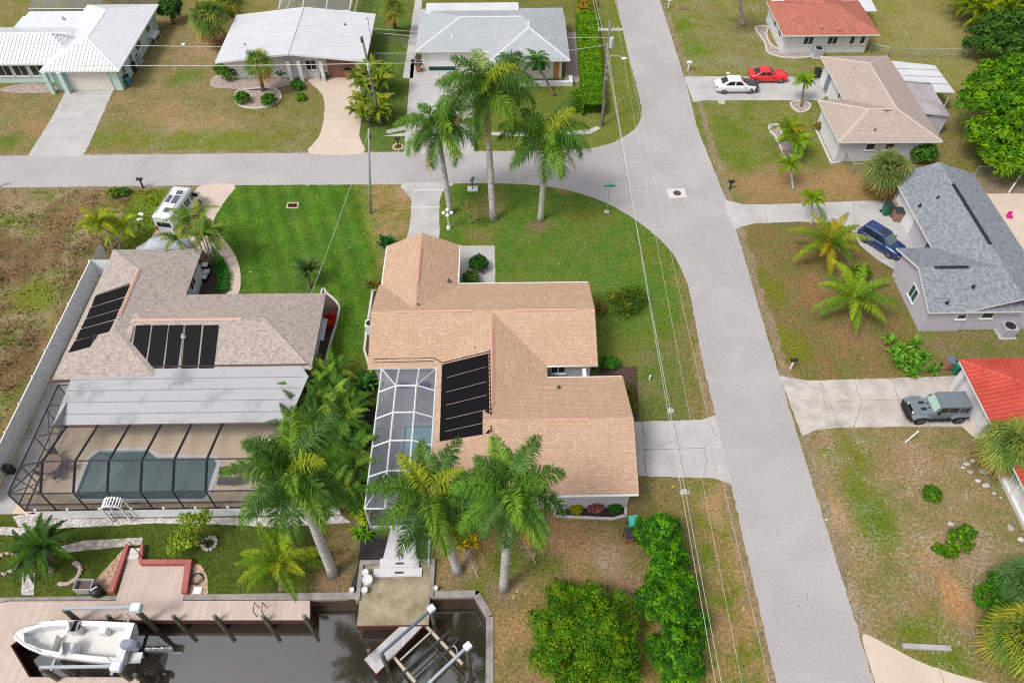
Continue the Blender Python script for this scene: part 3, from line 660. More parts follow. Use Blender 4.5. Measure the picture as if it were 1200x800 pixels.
def window(house,c,w,h,face,z=1.55,glass=GLASS,frame=TRIM,mull=1,sill=True):
    """face: 'S','N','W','E' wall at c=(x,y); frame proud of the wall, pane inside it"""
    x,y=c; s={'S':(0,-1),'N':(0,1),'W':(-1,0),'E':(1,0)}[face]; ax=(1,0) if s[0]==0 else (0,1)
    def bx(mb,u0,u1,z0,z1,d0,d1):
        xs=sorted([x+ax[0]*u0+s[0]*d0,x+ax[0]*u1+s[0]*d1]); ys=sorted([y+ax[1]*u0+s[1]*d0,y+ax[1]*u1+s[1]*d1]); mb.box(xs[0],xs[1],ys[0],ys[1],z0,z1)
    f=MB(); z0,z1=z-h/2,z+h/2; t=.07
    bx(f,-w/2,w/2,z1-t,z1,-.03,.06); bx(f,-w/2,w/2,z0,z0+t,-.03,.06); bx(f,-w/2,-w/2+t,z0+t,z1-t,-.03,.06); bx(f,w/2-t,w/2,z0+t,z1-t,-.03,.06)
    for i in range(mull):
        u=-w/2+w*(i+1)/(mull+1); bx(f,u-t/2,u+t/2,z0+t,z1-t,-.03,.055)
    if sill: bx(f,-w/2-.06,w/2+.06,z0-.08,z0,-.03,.12)
    fo=f.build('window',frame,house); g_=MB(); bx(g_,-w/2+t*.5,w/2-t*.5,z0+t*.5,z1-t*.5,-.02,.02); g_.build('pane',glass,fo)
    return fo
def vents(house,pts,face,r=.07,h=.28,m=VENT,slope=.353):
    for px,py,z in pts:
        p=G(px,py,z); mb=MB(); mb.lathe((p.x,p.y,p.z-.25),[(r*2.2,.02),(r*1.6,.14),(r,.2),(r,h),(0,h)],8); mb.build('roof_vent',m,house)
SL=.353
# ---------------------------------------------------------------- main house
TANR=mat_shingle('tan_shingles',[al(226,193,167),al(208,173,146),al(180,147,121)],.155,.36,.6,.08,.6)
t=thing('house','tan shingled house in the middle of the corner plot, black solar panel on its roof','house',(-.6,33,0))
MH=t
wl=MB(); wl.box(-9.35,-4.05,41.9,46.5,0,2.62); wl.box(-9.55,6.4,34.35,41.9,0,2.61); wl.box(-4.45,2.6,23.9,34.35,0,2.6); wl.box(2.6,8.1,23.8,32.4,0,2.59)
# gable infill
for yy in (46.35,): wl.add([(-9.35,yy,2.6),(-4.05,yy,2.6),(-6.7,yy,3.6)],[(0,1,2)])
GREYW=mat('pale_grey_stucco',al(214,212,220),.8,.08,1.5,world=True,fine=.1)
wl.build('wall',GREYW,t)
rf=MB(); EZ=2.7
gable_roof(rf,-10.0,6.85,33.9,42.4,EZ,'x',SL); gable_roof(rf,-9.77,-3.64,38.2,46.95,EZ,'y',SL*1.3); gable_roof(rf,-4.9,3.1,23.35,38.1,EZ,'y',SL*1.03); gable_roof(rf,-1.5,8.55,23.4,32.85,EZ,'x',SL)
R=rf.build('roof',[TANR,TRIM],t)
z1=EZ+4.25*SL+.02
rv=MB(); caps(rv,[(-8.2,38.15,z1),(-2.2,38.15,z1)],.3,.06); caps(rv,[(.8,38.15,z1),(5.6,38.15,z1)],.3,.06)
z2=EZ+4*SL*1.03+.02; caps(rv,[(-.9,29.4,z2),(-.9,36.6,z2)],.3,.06); caps(rv,[(-.9,25.6,z2),(-.9,26.6,z2)],.3,.06)
z3=EZ+4.72*SL+.02; caps(rv,[(2.8,28.125,z3),(5.6,28.125,z3)],.3,.06); z4=EZ+3.065*SL*1.3+.02; caps(rv,[(-6.705,41.0,z4),(-6.705,45.2,z4)],.3,.06)
rv.build_each('ridge_vent',RIDGE,R)
vents(R,[(490,356,4.1),(526,327,3.4),(659,350,3.2),(557,407,3.7),(655,452,3.4)],0,m=VENT)
# solar panel on the west slope
nW=Vector((-SL*1.03,0,1)).normalized(); pW=Vector((-4.9,0,EZ))
P=[GP(a,b,pW+nW*.06,nW) for a,b in((518,427),(572,414),(573.5,507),(515,516.5))]
SOL=mat('solar_collector',(.0035,.0035,.005),.6,.3,4,fine=.2,spec=.12); PIPE=mat('pipe_pvc',al(220,206,196),.6,.1,2)
sp=MB(); sp.slab(P,.05); so_=sp.build('solar_panel',SOL,t)
ln=MB()
for f in(.205,.4,.57,.75,.9): 
    a=P[0].lerp(P[3],f)+nW*.02; b=P[1].lerp(P[2],f-.03)+nW*.02; a=a.lerp(b,.12); b=a.lerp(b,.95); ln.tube([a,b],.011,5)
ln.build('tube_gap',PIPE,so_)
ln=MB(); a=P[1]+Vector((.12,.2,.05)); b=P[2]+Vector((.12,.1,.05)); ln.tube([a,b],.03,6); 
for i in range(20):
    q=a.lerp(b,i/19); ln.box(q.x-.08,q.x+.05,q.y-.025,q.y+.025,q.z-.05,q.z+.045)
ln.tube([P[0]+Vector((0,.15,.03)),P[1]+Vector((0,.15,.03))],.03,6); ln.tube([P[0]+Vector((0,.15,.03)),(-5.2,34.6,2.95),(-9.6,34.55,2.95)],.03,6); ln.tube([(-5.2,34.35,2.9),(-9.6,34.3,2.87)],.025,6)
ln.build('pipe',BLACK,so_)
# entry court window, doors, downpipes
window(t,(4.0,34.35),1.1,.9,'S',1.7); window(t,(6.4,38),1.2,1.1,'E'); window(t,(8.1,26),1.4,1.1,'E')
gd=MB(); gd.box(8.1,8.16,27.2,30.9,.05,2.2); 
for i in range(1,4): gd.box(8.155,8.175,27.2,30.9,.05+i*.53,.08+i*.53)
gd.build('garage_door',TRIM,t); gd=MB(); gd.box(-8.6,-5,46.5,46.56,.05,2.2); gd.build('garage_door',TRIM,t)
gt=MB()
for a,b in [((-9.78,42.3,2.66),(-9.78,46.9,2.66)),((6.87,34.0,2.64),(3.1,33.88,2.64)),((3.1,32.88,2.64),(8.5,32.88,2.64)),((-3.6,42.45,2.64),(6.8,42.45,2.64)),((-3.62,42.5,2.66),(-3.62,46.9,2.66)),((-4.6,23.3,2.64),(8.5,23.33,2.64))]: gt.tube([a,b],.07,6)
for p in [(3.85,23.28),(8.2,32.95)]: gt.tube([(p[0],p[1],2.6),(p[0],p[1]+.0,.1)],.045,6)
gt.build_each('gutter',TRIM,t)
cl=MB(); cl.box(5.7,5.95,32.95,33.75,0,2.55); cl.build('column',TRIM,t)
# ---------------------------------------------------------------- pool house (left)
GRBR=mat_shingle('grey_brown_shingles',[al(190,178,176),al(156,142,140),al(210,196,178)],.15,.3,.62,.1,.5)
t=thing('house','grey brown shingled house on the left with two banks of black solar panels','house',(-23.5,38.5,0)); PH=t
wl=MB(); wl.box(-32.1,-25.75,33.8,46.3,0,2.62); wl.box(-25.75,-14.7,34.3,41.0,0,2.61); wl.build('wall',mat('pale_blue_stucco',al(212,220,226),.8,.08,1.5,world=True),t)
rf=MB(); zh=hip_roof(rf,-32.65,-25.2,33.2,46.85,EZ,SL); zm=hip_roof(rf,-30.9,-14.1,33.9,41.55,EZ,SL); R=rf.build('roof',[GRBR,mat('brown_fascia',al(112,92,88),.6,.1,2)],t)
rv=MB(); caps(rv,[(-28.92,38.2,zh+.02),(-28.92,43.2,zh+.02)],.34,.07); caps(rv,[(-27.8,37.72,zm+.02),(-19.6,37.72,zm+.02)],.3,.06); rv.build_each('ridge_vent',mat('ridge_tan',al(214,176,156),.7,.06,2),R)
hc=MB(); caps(hc,[(-32.65,46.85,EZ),(-28.925,43.12,zh)],.3,.03); caps(hc,[(-25.2,46.85,EZ),(-28.925,43.12,zh)],.3,.03); caps(hc,[(-14.1,41.55,EZ),(-17.92,37.72,zm)],.3,.03); caps(hc,[(-14.1,33.9,EZ),(-17.92,37.72,zm)],.3,.03); hc.build_each('hip_cap',GRBR,R)
nW=Vector((-SL,0,1)).normalized(); pW=Vector((-32.65,0,EZ)); nS=Vector((0,-SL,1)).normalized(); pS=Vector((0,33.9,EZ))
def panel(pts,n,p0):
    sp=MB(); sp.slab([GP(a,b,p0+n*.07,n) for a,b in pts],.05); return sp.build('solar_panel',SOL,t)
for q in [((111.5,347),(152.5,333.5),(147,346.5),(107,359)),((106,360.5),(146.3,348.3),(141,361),(101,372.5)),((100,374),(140.3,362.5),(134,373.5),(95,384.5)),((94,386),(133,375.3),(127,388),(88.5,398)),((87.5,399.5),(113,392.5),(104.5,406),(80,412.5))]: panel(q,nW,pW)
for x0,x1,y0,y1 in [(159.5,176.5,151,169),(178.5,196.5,171.5,190),(198,214.5,192.5,207.5),(217.5,236,213,230.5),(238.5,256,233,250)]: panel(((x0,381),(x1,380.5),(y1,431),(y0,431.5)),nS,pS)
pp=MB(); pts=[GP(a,b,pW+nW*.1,nW) for a,b in((113,346),(152,332))]; pp.tube(pts,.035,6); pp.tube([GP(a,b,pS+nS*.1,nS) for a,b in((157,381.5),(150,411),(106,411.5))],.035,6); pp.tube([GP(a,b,pS+nS*.1,nS) for a,b in((105,411),(112,391))],.035,6); pp.tube([GP(a,b,pS+nS*.1,nS) for a,b in((216,380.5),(211.5,431))],.03,6); pp.build('pipe',VENT,t)
vents(R,[(156,357.5,3.6),(214,392,3.9)],0,r=.1,m=GALV)
# aluminium pan roof over the porch
PAN=mat('pan_roof_aluminium',al(184,185,188),.6,.3,.45,c2=al(142,143,147),lo=.5,hi=.72,fine=.12,world=True,spec=.3)
pr=MB(); pr.slab([(-31.3,34.15,2.78),(-31.2,29.35,2.6),(-15.0,29.35,2.6),(-14.2,33.2,2.75),(-14.8,34.1,2.78)],.1); R2=pr.build('porch_roof',PAN,t)
rb=MB()
for y in np.arange(30.2,34,.98): rb.box(-31.2,-14.6,y,y+.035,2.6+(y-29.35)*.0375-.02,2.6+(y-29.35)*.0375+.035)
rb.build_each('roof_seam',mat('pan_seam',al(150,150,158),.6,.1,2),R2)
gt=MB(); gt.box(-31.4,-15,29.22,29.35,2.45,2.62); gt.box(-31.4,-14.4,34.15,34.27,2.8,2.88); gt.box(-32.75,-31.3,33.08,33.2,2.55,2.74); gt.build_each('gutter',mat('bronze_gutter',al(110,86,84),.5,.1,2),t)
for x in (-19.2,-22.2,-25.0,-27.6): window(t,(x,34.3),1.9,2.0,'S',1.15,mull=1,sill=False)
window(t,(-14.7,38),1.2,1,'E'); window(t,(-25.75,44),1.2,1.1,'E')
aw=MB(); aw.slab([(-14.7,37.4,2.2),(-14.7,39.6,2.2),(-13.9,39.6,1.75),(-13.9,37.4,1.75)],.05); aw.build('awning',GALV,t)
# ---------------------------------------------------------------- bronze pool cage
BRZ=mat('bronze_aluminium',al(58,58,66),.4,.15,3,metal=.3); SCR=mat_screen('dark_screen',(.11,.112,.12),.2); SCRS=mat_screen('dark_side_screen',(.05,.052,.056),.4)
t=thing('pool_cage','dark bronze screen cage over the larger pool of the left house','pool enclosure',(-24.5,26.6,0))
xs=[-30.2,-25.95,-21.75,-17.4]; xs=[-30.2]+[p.x for p in gp((104,598),(142,598),(179.5,598),(216,598),(253,598))]+[-15.2]
yw,zw=24.22,2.35; yb,zb=25.95,3.45; yt,zt_=29.25,2.62
fr=MB(); T=.06
def beam(a,b,w=T): fr.tube([a,b],w,4)
xl=-32.3
rows=[]
for i,x in enumerate(xs):
    beam((x,yw,0),(x,yw,zw)); beam((x,yw,zw),(x,yb,zb),.095); beam((x,yb,zb),(x,yt,zt_),.095)
for a,b in [((xl,yw,zw),(-14.9,yw,zw)),((xs[0],yb,zb),(-14.9,yb,zb)),((xl,yw,.05),(-14.9,yw,.05)),((xl,yw,.85),(-14.9,yw,.85)),((xl,yw,0),(xl,yw,zw)),((xl,yw,zw),(xl,33,zw)),((xl,yw,.05),(xl,33,.05)),((xl,yw,.9),(xl,33,.9))]: beam(a,b)
for y in (26.3,28.6,30.8,33): beam((xl,y,0),(xl,y,zw))
beam((xl,26.3,zw),(xs[0],yb,zb)); beam((xl,28.6,zw),(xs[0],28.6,zb-.65)); beam((xl,yw,zw),(xs[0],yb,zb),.06); beam((xl,yw,zw),(xl,26.3,0),.035); beam((xl,31,zw),(xl,28.6,0),.035); beam((xl,31.2,zw),(-31.2,31.2,zw)); beam((xl,33,zw),(-31.4,33,zw)); beam((xs[0],yw,zw),(xl,25.4,zw),.04)
fr.build('frame',BRZ,t)
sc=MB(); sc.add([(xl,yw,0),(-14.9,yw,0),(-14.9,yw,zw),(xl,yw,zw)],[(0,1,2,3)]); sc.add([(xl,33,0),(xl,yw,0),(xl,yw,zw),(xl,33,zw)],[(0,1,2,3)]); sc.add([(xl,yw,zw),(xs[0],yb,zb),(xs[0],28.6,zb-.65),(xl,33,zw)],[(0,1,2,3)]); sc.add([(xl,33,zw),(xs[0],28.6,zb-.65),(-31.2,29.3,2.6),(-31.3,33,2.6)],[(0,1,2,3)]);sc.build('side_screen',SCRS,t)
sc=MB(); sc.add([(xl,yw,zw),(-14.9,yw,zw),(-14.9,yb,zb),(xs[0],yb,zb),(-14.9,yt,zt_),(-31.1,yt,zt_)],[(0,1,2,3),(3,2,4,5)]); sc.build('roof_screen',SCR,t)
# deck, pool
PDECK=mat('pool_deck_tan',al(224,202,174,.8),.8,.1,.8,world=True,fine=.12)
sheet('pool_deck',[(-33.1,33.6),(-33.1,24.0),(-14.6,24.0),(-14.6,34.2),(-33.1,34.2)],.03,PDECK,[[(p.x,p.y) for p in POOLB]])
def pool(name,label,P,wm,steps=None,cop=None,depth=-1.5):
    t=thing(name,label,'pool',(sum(p[0] for p in P)/len(P),sum(p[1] for p in P)/len(P),-.2))
    P=[(p[0],p[1]) for p in P]; O=grow(P,.32)
    sheet('coping',O,.055,cop or mat('pool_coping',al(226,226,228),.7,.08,2,world=True),[P],kind=None,parent=t,thick=.3)
    sheet('water',grow(P,.1),-.16,wm,kind=None,parent=t); return t
def poolwater(name,c,c2,rough=.05):
    m,nt,b=newmat(name); p=pos(nt); n=ramp(nt,noise(nt,p,.5,4,.5,1),.3,.7); nt.links.new(mixc(nt,n,c,c2),b.inputs['Base Color']); b.inputs['Roughness'].default_value=rough; b.inputs['IOR'].default_value=1.33
    bump(nt,b,noise(nt,p,2,3),.01,.2); return m
t=pool('swimming_pool','larger dark teal swimming pool with clipped corners inside the bronze cage',POOLB,poolwater('teal_water',al(96,122,124),al(84,108,112)))
st=MB(); 
for i,(k,z) in enumerate(((1.,-.15),(.66,-.145),(.34,-.14))):
    a=G(105.3,537.5);b=G(89,579);c=G(117,528.5); q=[a,a.lerp(c,1),(a.lerp(c,1)+Vector((1.6*k+.5,-.9*k-.3,0))),b.lerp(a,1-k)+Vector((1.1*k,.1,0)),b.lerp(a,1-k)]
    st.add([(p.x,p.y,z) for p in q],[tuple(range(5))])
st.build('step',poolwater('step_water',al(118,142,144),al(108,130,132)),t)
# ---------------------------------------------------------------- white pool cage + plunge pool
t=thing('pool_cage','white framed screen cage against the tan roofed house','pool enclosure',(-7,28.4,0))
WAL=mat('white_aluminium',al(236,238,240,.8),.4,.05,3); fr=MB(); T=.04; xl,xr=-9.0,-4.98; zl,zc=2.55,3.3; xa,xb=-7.7,-6.25
ys=[33.95,31.85,29.57,27.3,25.0,22.7]
for i,y in enumerate(ys):
    e=i in(0,5); 
    beam((xl,y,0),(xl,y,zl))
    if i==0: beam((xl,y,zl),(xr,y,zl))
    elif i==5: beam((xl,y,zl),(xr,y,zl)); beam((-7.3,y,0),(-7.3,y,zl)); beam((-6.1,y,0),(-6.1,y,zl)); beam((-7.3,y,1.0),(-6.1,y,1.0),.03); beam((-7.3,y,2.1),(-6.1,y,2.1),.04); beam((xr,y,0),(xr,y,zl))
    else: beam((xl,y,zl),(xa,y,zc)); beam((xa,y,zc),(xb,y,zc)); beam((xb,y,zc),(xr,y,zl+.1))
beam((xl,ys[0],zl),(xl,ys[5],zl)); beam((xr,ys[0],zl+.05),(xr,ys[5],zl+.05)); beam((xl,ys[0],.05),(xl,ys[5],.05)); beam((xl,ys[0],.9),(xl,ys[5],.9),.03); beam((xl,ys[5],.05),(xr,ys[5],.05))
for x in(xa,xb): beam((x,ys[1],zc),(x,ys[4],zc)); beam((x,ys[1],zc),(x,ys[0],zl)); beam((x,ys[4],zc),(x,ys[5],zl))
beam((xl,ys[0],zl),(xa,ys[1],zc),.04); beam((xr,ys[0],zl),(xb,ys[1],zc),.04); beam((xl,ys[5],zl),(xa,ys[4],zc),.04); beam((xr,ys[5],zl),(xb,ys[4],zc),.04)
for i in range(4): 
    a,b=(ys[i],ys[i+1]); beam((xl,a,zl),(xl,b,.9),.022)
fr.build('frame',WAL,t)
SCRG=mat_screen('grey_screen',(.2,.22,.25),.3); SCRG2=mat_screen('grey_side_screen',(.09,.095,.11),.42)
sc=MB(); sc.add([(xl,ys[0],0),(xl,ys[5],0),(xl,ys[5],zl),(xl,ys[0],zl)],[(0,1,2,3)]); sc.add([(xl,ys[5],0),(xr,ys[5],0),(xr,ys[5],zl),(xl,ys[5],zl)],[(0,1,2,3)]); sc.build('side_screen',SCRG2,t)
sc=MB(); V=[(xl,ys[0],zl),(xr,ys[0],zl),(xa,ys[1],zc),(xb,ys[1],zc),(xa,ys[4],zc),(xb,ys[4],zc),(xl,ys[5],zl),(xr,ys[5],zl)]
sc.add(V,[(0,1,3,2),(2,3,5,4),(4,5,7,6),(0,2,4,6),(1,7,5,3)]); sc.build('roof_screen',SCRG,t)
PAV=mat_shingle('grey_pavers',[al(176,178,186),al(160,162,170),al(150,150,158)],.4,.4,.75,.05,.1)
sheet('pool_patio',[(-9.1,34.3),(-9.1,22.5),(-4.5,22.5),(-4.5,34.3)],.035,PAV,[POOLA])
pool('plunge_pool','narrow pale turquoise pool beneath the white framed cage',POOLA,poolwater('turquoise_water',al(150,196,206),al(136,180,190)),cop=mat('blue_coping',al(176,186,196),.7,.08,2,world=True))
# ---------------------------------------------------------------- house C: white metal roof
METAL=mat('white_metal_roof',al(228,231,236,.74),.35,.05,.6,spec=.5,fine=.03,world=True); MINT=mat('mint_stucco',al(206,232,224),.8,.06,1.5,world=True)
def ribs(mb,poly,n_sp,w,h,k=0,round_=False):
    """raised ribs running up the slope of a planar polygon"""
    P=[Vector(p) for p in poly]; n=(P[1]-P[0]).cross(P[2]-P[0]).normalized(); n=n if n.z>0 else -n
    u=Vector((-n.y,n.x,0)).normalized(); v=n.cross(u); o=P[0]
    q=[((p-o).dot(u),(p-o).dot(v)) for p in P]; a=min(i[0] for i in q); b=max(i[0] for i in q); x=a+n_sp*.5
    while x<b:
        c=[]
        for i in range(len(q)):
            (x0,y0),(x1,y1)=q[i],q[(i+1)%len(q)]
            if (x0>x)!=(x1>x): c.append(y0+(y1-y0)*(x-x0)/(x1-x0))
        if len(c)>=2 and max(c)-min(c)>.1:
            A=o+u*x+v*min(c); B=o+u*x+v*max(c)
            if round_: mb.add([A-u*w/2,A-u*w*.3+n*h*.8,A+n*h,A+u*w*.3+n*h*.8,A+u*w/2,B-u*w/2,B-u*w*.3+n*h*.8,B+n*h,B+u*w*.3+n*h*.8,B+u*w/2],[(i,i+1,i+6,i+5) for i in range(4)]+[(0,1,2,3,4),(9,8,7,6,5)],k)
            else: mb.add([A-u*w/2,A-u*w*.3+n*h,A+u*w*.3+n*h,A+u*w/2,B-u*w/2,B-u*w*.3+n*h,B+u*w*.3+n*h,B+u*w/2],[(0,1,5,4),(1,2,6,5),(2,3,7,6),(0,3,2,1),(4,5,6,7)],k)
        x+=n_sp
t=thing('house','white metal roofed house with mint green walls at the top left','house',(-47,80,0))
wl=MB(); wl.box(-49,-41.9,75.6,89.4,0,2.6); wl.box(-56.5,-49.0,77.3,87.5,0,2.59); wl.build('wall',MINT,t)
rf=MB(); zc_=hip_roof(rf,-49.7,-41.15,75,90,EZ,SL); hip_roof(rf,-60,-46,76.55,84.6,EZ,SL); rf.box(-56,-47.8,83.6,88.3,2.55,2.75,0); R=rf.build('roof',[METAL,TRIM],t)
xm=-45.425;
def ribset(*a):
    rb=MB(); ribs(rb,*a); rb.build('roof_seam',METAL,R)
ribset([(-49.7,75,EZ),(-41.15,75,EZ),(xm,79.275,zc_)],.42,.07,.05); ribset([(-41.15,75,EZ),(-41.15,90,EZ),(xm,85.7,zc_),(xm,79.275,zc_)],.42,.05,.012)
z5=EZ+4.025*SL; ribset([(-60,76.55,EZ),(-49.7,76.55,EZ),(-47.2,80.575,z5),(-56,80.575,z5)],.42,.07,.05); ribset([(-49.7,80,EZ),(xm,84.3,zc_),(xm,85.7,zc_),(-49.7,90,EZ)],.42,.07,.03)
rc_=MB(); caps(rc_,[(-41.15,75,EZ),(xm,79.275,zc_),(xm,85.7,zc_)],.3,.04); caps(rc_,[(-49.7,75,EZ),(xm,79.275,zc_)],.3,.04); caps(rc_,[(-56,80.575,z5),(-48,80.575,z5)],.3,.04); rc_.build_each('ridge_cap',TRIM,R)
vents(R,[(129,32,3.6),(57,35,3.5),(73,20,3.1)],0,r=.09,m=GALV)
gd=MB(); gd.box(-47.3,-42.8,75.52,75.6,.05,2.25); 
for i in range(1,4): gd.box(-47.3,-42.8,75.5,75.53,.05+i*.55,.08+i*.55)
gd.build('garage_door',mat('cream_door',al(232,224,214),.6,.05,2),t)
for x in(-49.4,-47.75): mb=MB(); mb.box(x-.22,x+.22,74.9,75.34,0,2.55); mb.build('column',MINT,t)
for y,wd in((77.3,.9),(79.8,.8),(82.6,1.5),(86.4,1.2)): window(t,(-41.9,y),wd,1.1,'E',mull=1)
for x in(-55,-53.2,-51.3): window(t,(x,77.3),1.6,1.3,'S',1.5)
# ---------------------------------------------------------------- house D
WROOF=mat('white_membrane_roof',al(218,220,224,.74),.6,.05,.5,c2=al(208,210,214,.74),fine=.06,world=True)
t=thing('house','low white flat gabled house with a pink driveway','house',(-23,82,0))
wl=MB(); wl.box(-30.6,-15.6,77.9,86.6,0,2.62); wl.build('wall',WHITE,t)
rf=MB(); gable_roof(rf,-31.25,-14.75,76.6,87.15,EZ,'y',.11,.22); R=rf.build('roof',[WROOF,TRIM],t)
for sx in(-31.2,-14.8):
    rb=MB()
    for y in np.arange(77.2,87,.62): rb.slab([(sx,y,EZ+.006),(-23,y,EZ+.11*8.25),(-23,y+.03,EZ+.11*8.25),(sx,y+.03,EZ+.006)],-.012)
    rb.build('roof_seam',mat('membrane_seam',al(206,208,216),.6,.05,2),R)
caps_=MB(); caps(caps_,[(-23,76.6,EZ+.912),(-23,87.1,EZ+.912)],.2,.03); caps_.build('ridge_cap',mat('grey_ridge',al(170,176,184),.6,.05,2),R)
an=MB(); p=G(436,55,2.9); an.tube([p,p+Vector((0,0,3.4))],.03,5); an.tube([p+Vector((-.3,0,3.2)),p+Vector((.3,0,3.2))],.02,4); an.build('antenna',VENT,t)
gd=MB(); gd.box(-19.4,-16.3,77.8,77.9,.05,2.2); gd.build('garage_door',mat('brown_door',al(150,108,90),.6,.1,2),t)
for x in(-19.9,-22.3,-23.5): mb=MB(); mb.box(x-.2,x+.2,77.0,77.4,0,2.5); mb.build('column',WHITE,t)
window(t,(-27,77.9),1.6,1.2,'S'); window(t,(-21.2,77.9),1.2,1.2,'S')
vents(R,[(287,52,3.1),(404,28,3.2)],0,r=.08)
# ---------------------------------------------------------------- house E
GSH=mat_shingle('pale_grey_shingles',[al(196,202,206),al(178,184,188),al(168,172,178)],.15,.33,.8,.06,.4)
t=thing('house','pale grey hip roofed house behind the three tall palms','house',(-1,82,0))
wl=MB(); wl.box(-8.9,6.9,79.2,87.5,0,2.6); wl.box(-.5,6.8,77.2,79.2,0,2.59); wl.box(-3.4,-.5,78.4,79.2,0,2.58); wl.build('wall',mat('cream_stucco',al(240,234,220),.8,.06,1.5,world=True),t)
rf=MB(); hip_roof(rf,-9.5,7.5,78.5,88.3,EZ,SL*.85); hip_roof(rf,-1.2,7.6,76.35,86.5,EZ,SL); R=rf.build('roof',[GSH,TRIM],t)
hc=MB(); zz=EZ+4.9*SL*.85; caps(hc,[(-9.5,78.5,EZ),(-4.6,83.4,zz),(2.5,83.4,zz)],.3,.03); z6=EZ+4.4*SL; caps(hc,[(-1.2,76.35,EZ),(3.2,80.75,z6),(3.2,82.1,z6)],.3,.03); caps(hc,[(7.6,76.35,EZ),(3.2,80.75,z6)],.3,.03); hc.build_each('hip_cap',mat('pale_cap',al(214,218,222),.8,.08,2),R)
fl_=MB(); fl_.box(-8.8,2.2,86.2,88.9,2.95,3.1); fl_.build('porch_roof',WROOF,t)
vents(R,[(530,42,3.5)],0,m=TRIM)
gd=MB(); gd.box(-8.2,-5.2,79.1,79.2,.3,2.2); gd.build('garage_door',TRIM,t); gd=MB(); gd.box(-8.2,-5.2,79.08,79.16,.03,.5); gd.build('door_gap',mat('dark_green_gap',(.01,.05,.045),.6,.1,2),t)
for x in(1.2,4.2): window(t,(x,77.2),1.6,1.2,'S')
dr_=MB(); dr_.box(5.9,6.5,77.13,77.2,.05,2.1); dr_.build('door',mat('orange_door',al(196,140,80),.6,.1,2),t)
pl=MB(); pl.box(2,8,75.6,76.0,0,.5); pl.box(7.6,8,76.0,77,0,.5); pl.build('planter_wall',WHITE,t)
# ---------------------------------------------------------------- house F
RSH=mat_shingle('red_shingles',[al(190,116,98),al(172,98,82),al(202,136,118)],.15,.35,.8,.2,.3)
t=thing('house','white walled house with a faded red roof at the top right','house',(38,86,0))
wl=MB(); wl.box(33.0,42.8,82.3,90,0,2.6); wl.build('wall',WHITE,t)
rf=MB(); hip_roof(rf,32.3,43.5,81.35,89.6,EZ,SL); hip_roof(rf,34.5,41.5,83,96,EZ,SL*1.1); R=rf.build('roof',[RSH,TRIM],t)
vents(R,[(963,30,3.4),(985,32,3.4)],0,m=mat('red_vent',al(214,150,130),.6,.1,2))
fl_=MB(); fl_.slab([(40.9,92,2.75),(45.2,92,2.75),(45.0,87.1,2.6),(43.5,87.1,2.6),(41.5,90,2.65)],.12); fl_.build('porch_roof',WROOF,t)
for x in(35.8,38.6): window(t,(x,82.3),1.2,1.0,'S',1.55)
for x in(40.9,42.1): window(t,(x,82.3),.6,1.0,'S',1.55,mull=0)
for y in(84.3,86.6): window(t,(33.0,y),1.0,1.2,'W',1.55)
# ---------------------------------------------------------------- house G
BSH=mat_shingle('beige_shingles',[al(204,188,178),al(184,166,156),al(172,152,144)],.15,.33,.75,.1,.5)
t=thing('house','beige hip roofed house with white walls and two patio covers behind it','house',(38,68,0))
wl=MB(); wl.box(33.2,42.2,61.5,67.7,0,2.62); wl.box(35.9,42.2,67.7,76.2,0,2.61); wl.build('wall',GREYW,t); w2=MB(); w2.box(33.14,33.2,61.5,67.7,0,2.5); w2.box(35.84,35.9,67.72,76.2,0,2.5); w2.build('front_wall',WHITE,t)
rf=MB(); zg=hip_roof(rf,35.3,42.72,60.85,76.75,EZ,SL); zg2=hip_roof(rf,32.6,41,60.9,68.2,EZ,SL); R=rf.build('roof',[BSH,TRIM],t)
hc=MB(); caps(hc,[(32.6,60.9,EZ),(36.25,64.55,zg2),(38.5,64.55,zg2)],.3,.03); caps(hc,[(32.6,68.2,EZ),(36.25,64.55,zg2)],.3,.03); caps(hc,[(42.72,60.85,EZ),(39.01,64.56,zg),(39.01,73.04,zg),(42.72,76.75,EZ)],.24,.03); caps(hc,[(39.01,73.04,zg),(35.3,76.75,EZ)],.3,.03); hc.build_each('hip_cap',mat('beige_cap',al(204,187,177),.8,.08,2),R)
vents(R,[(1001,80,3.5),(1010,129,3.6),(1026,151,3.3)],0)
pc=MB(); pc.slab([(42.75,75.6,2.75),(47.4,75,2.5),(47.55,69.7,2.45),(45.5,69.8,2.5),(45.6,71.5,2.55),(42.75,71.6,2.75)],.1); pr_=pc.build('patio_cover',WROOF,t)
ps=MB(); 
for x,y in((47.3,70),(47.2,74.7)): ps.box(x-.05,x+.05,y-.05,y+.05,0,2.4)
ps.build('post',TRIM,pr_); sm=MB()
for y in(71.2,72.6,74): sm.slab([(42.8,y,2.765),(47.45,y,2.52),(47.45,y+.05,2.52),(42.8,y+.05,2.765)],-.02)
sm.build_each('roof_seam',PAN,pr_)
pc=MB(); pc.slab([(42.75,71.5,2.7),(45.55,71.35,2.45),(45.4,65.5,2.4),(42.75,65.6,2.66)],.1); pr_=pc.build('patio_cover',mat('grey_pan',al(190,184,190),.6,.2,.6,c2=al(160,152,156),world=True),t); pr_['label']='grey weathered lower patio cover'
ps=MB(); ps.box(45.2,45.3,65.7,65.8,0,2.35); ps.box(42.8,45.2,65.75,65.8,0,2.3); ps.build('post',GREYW,pr_)
for x in(36.2,38.1): window(t,(x,61.5),.95,.8,'S',1.75,mull=0)
window(t,(35.84,70.5),.6,.8,'W',1.7,mull=0); dr_=MB(); dr_.box(35.78,35.84,73.6,74.6,.05,2.1); dr_.build('door',mat('grey_door',al(130,140,150),.6,.1,2),t)
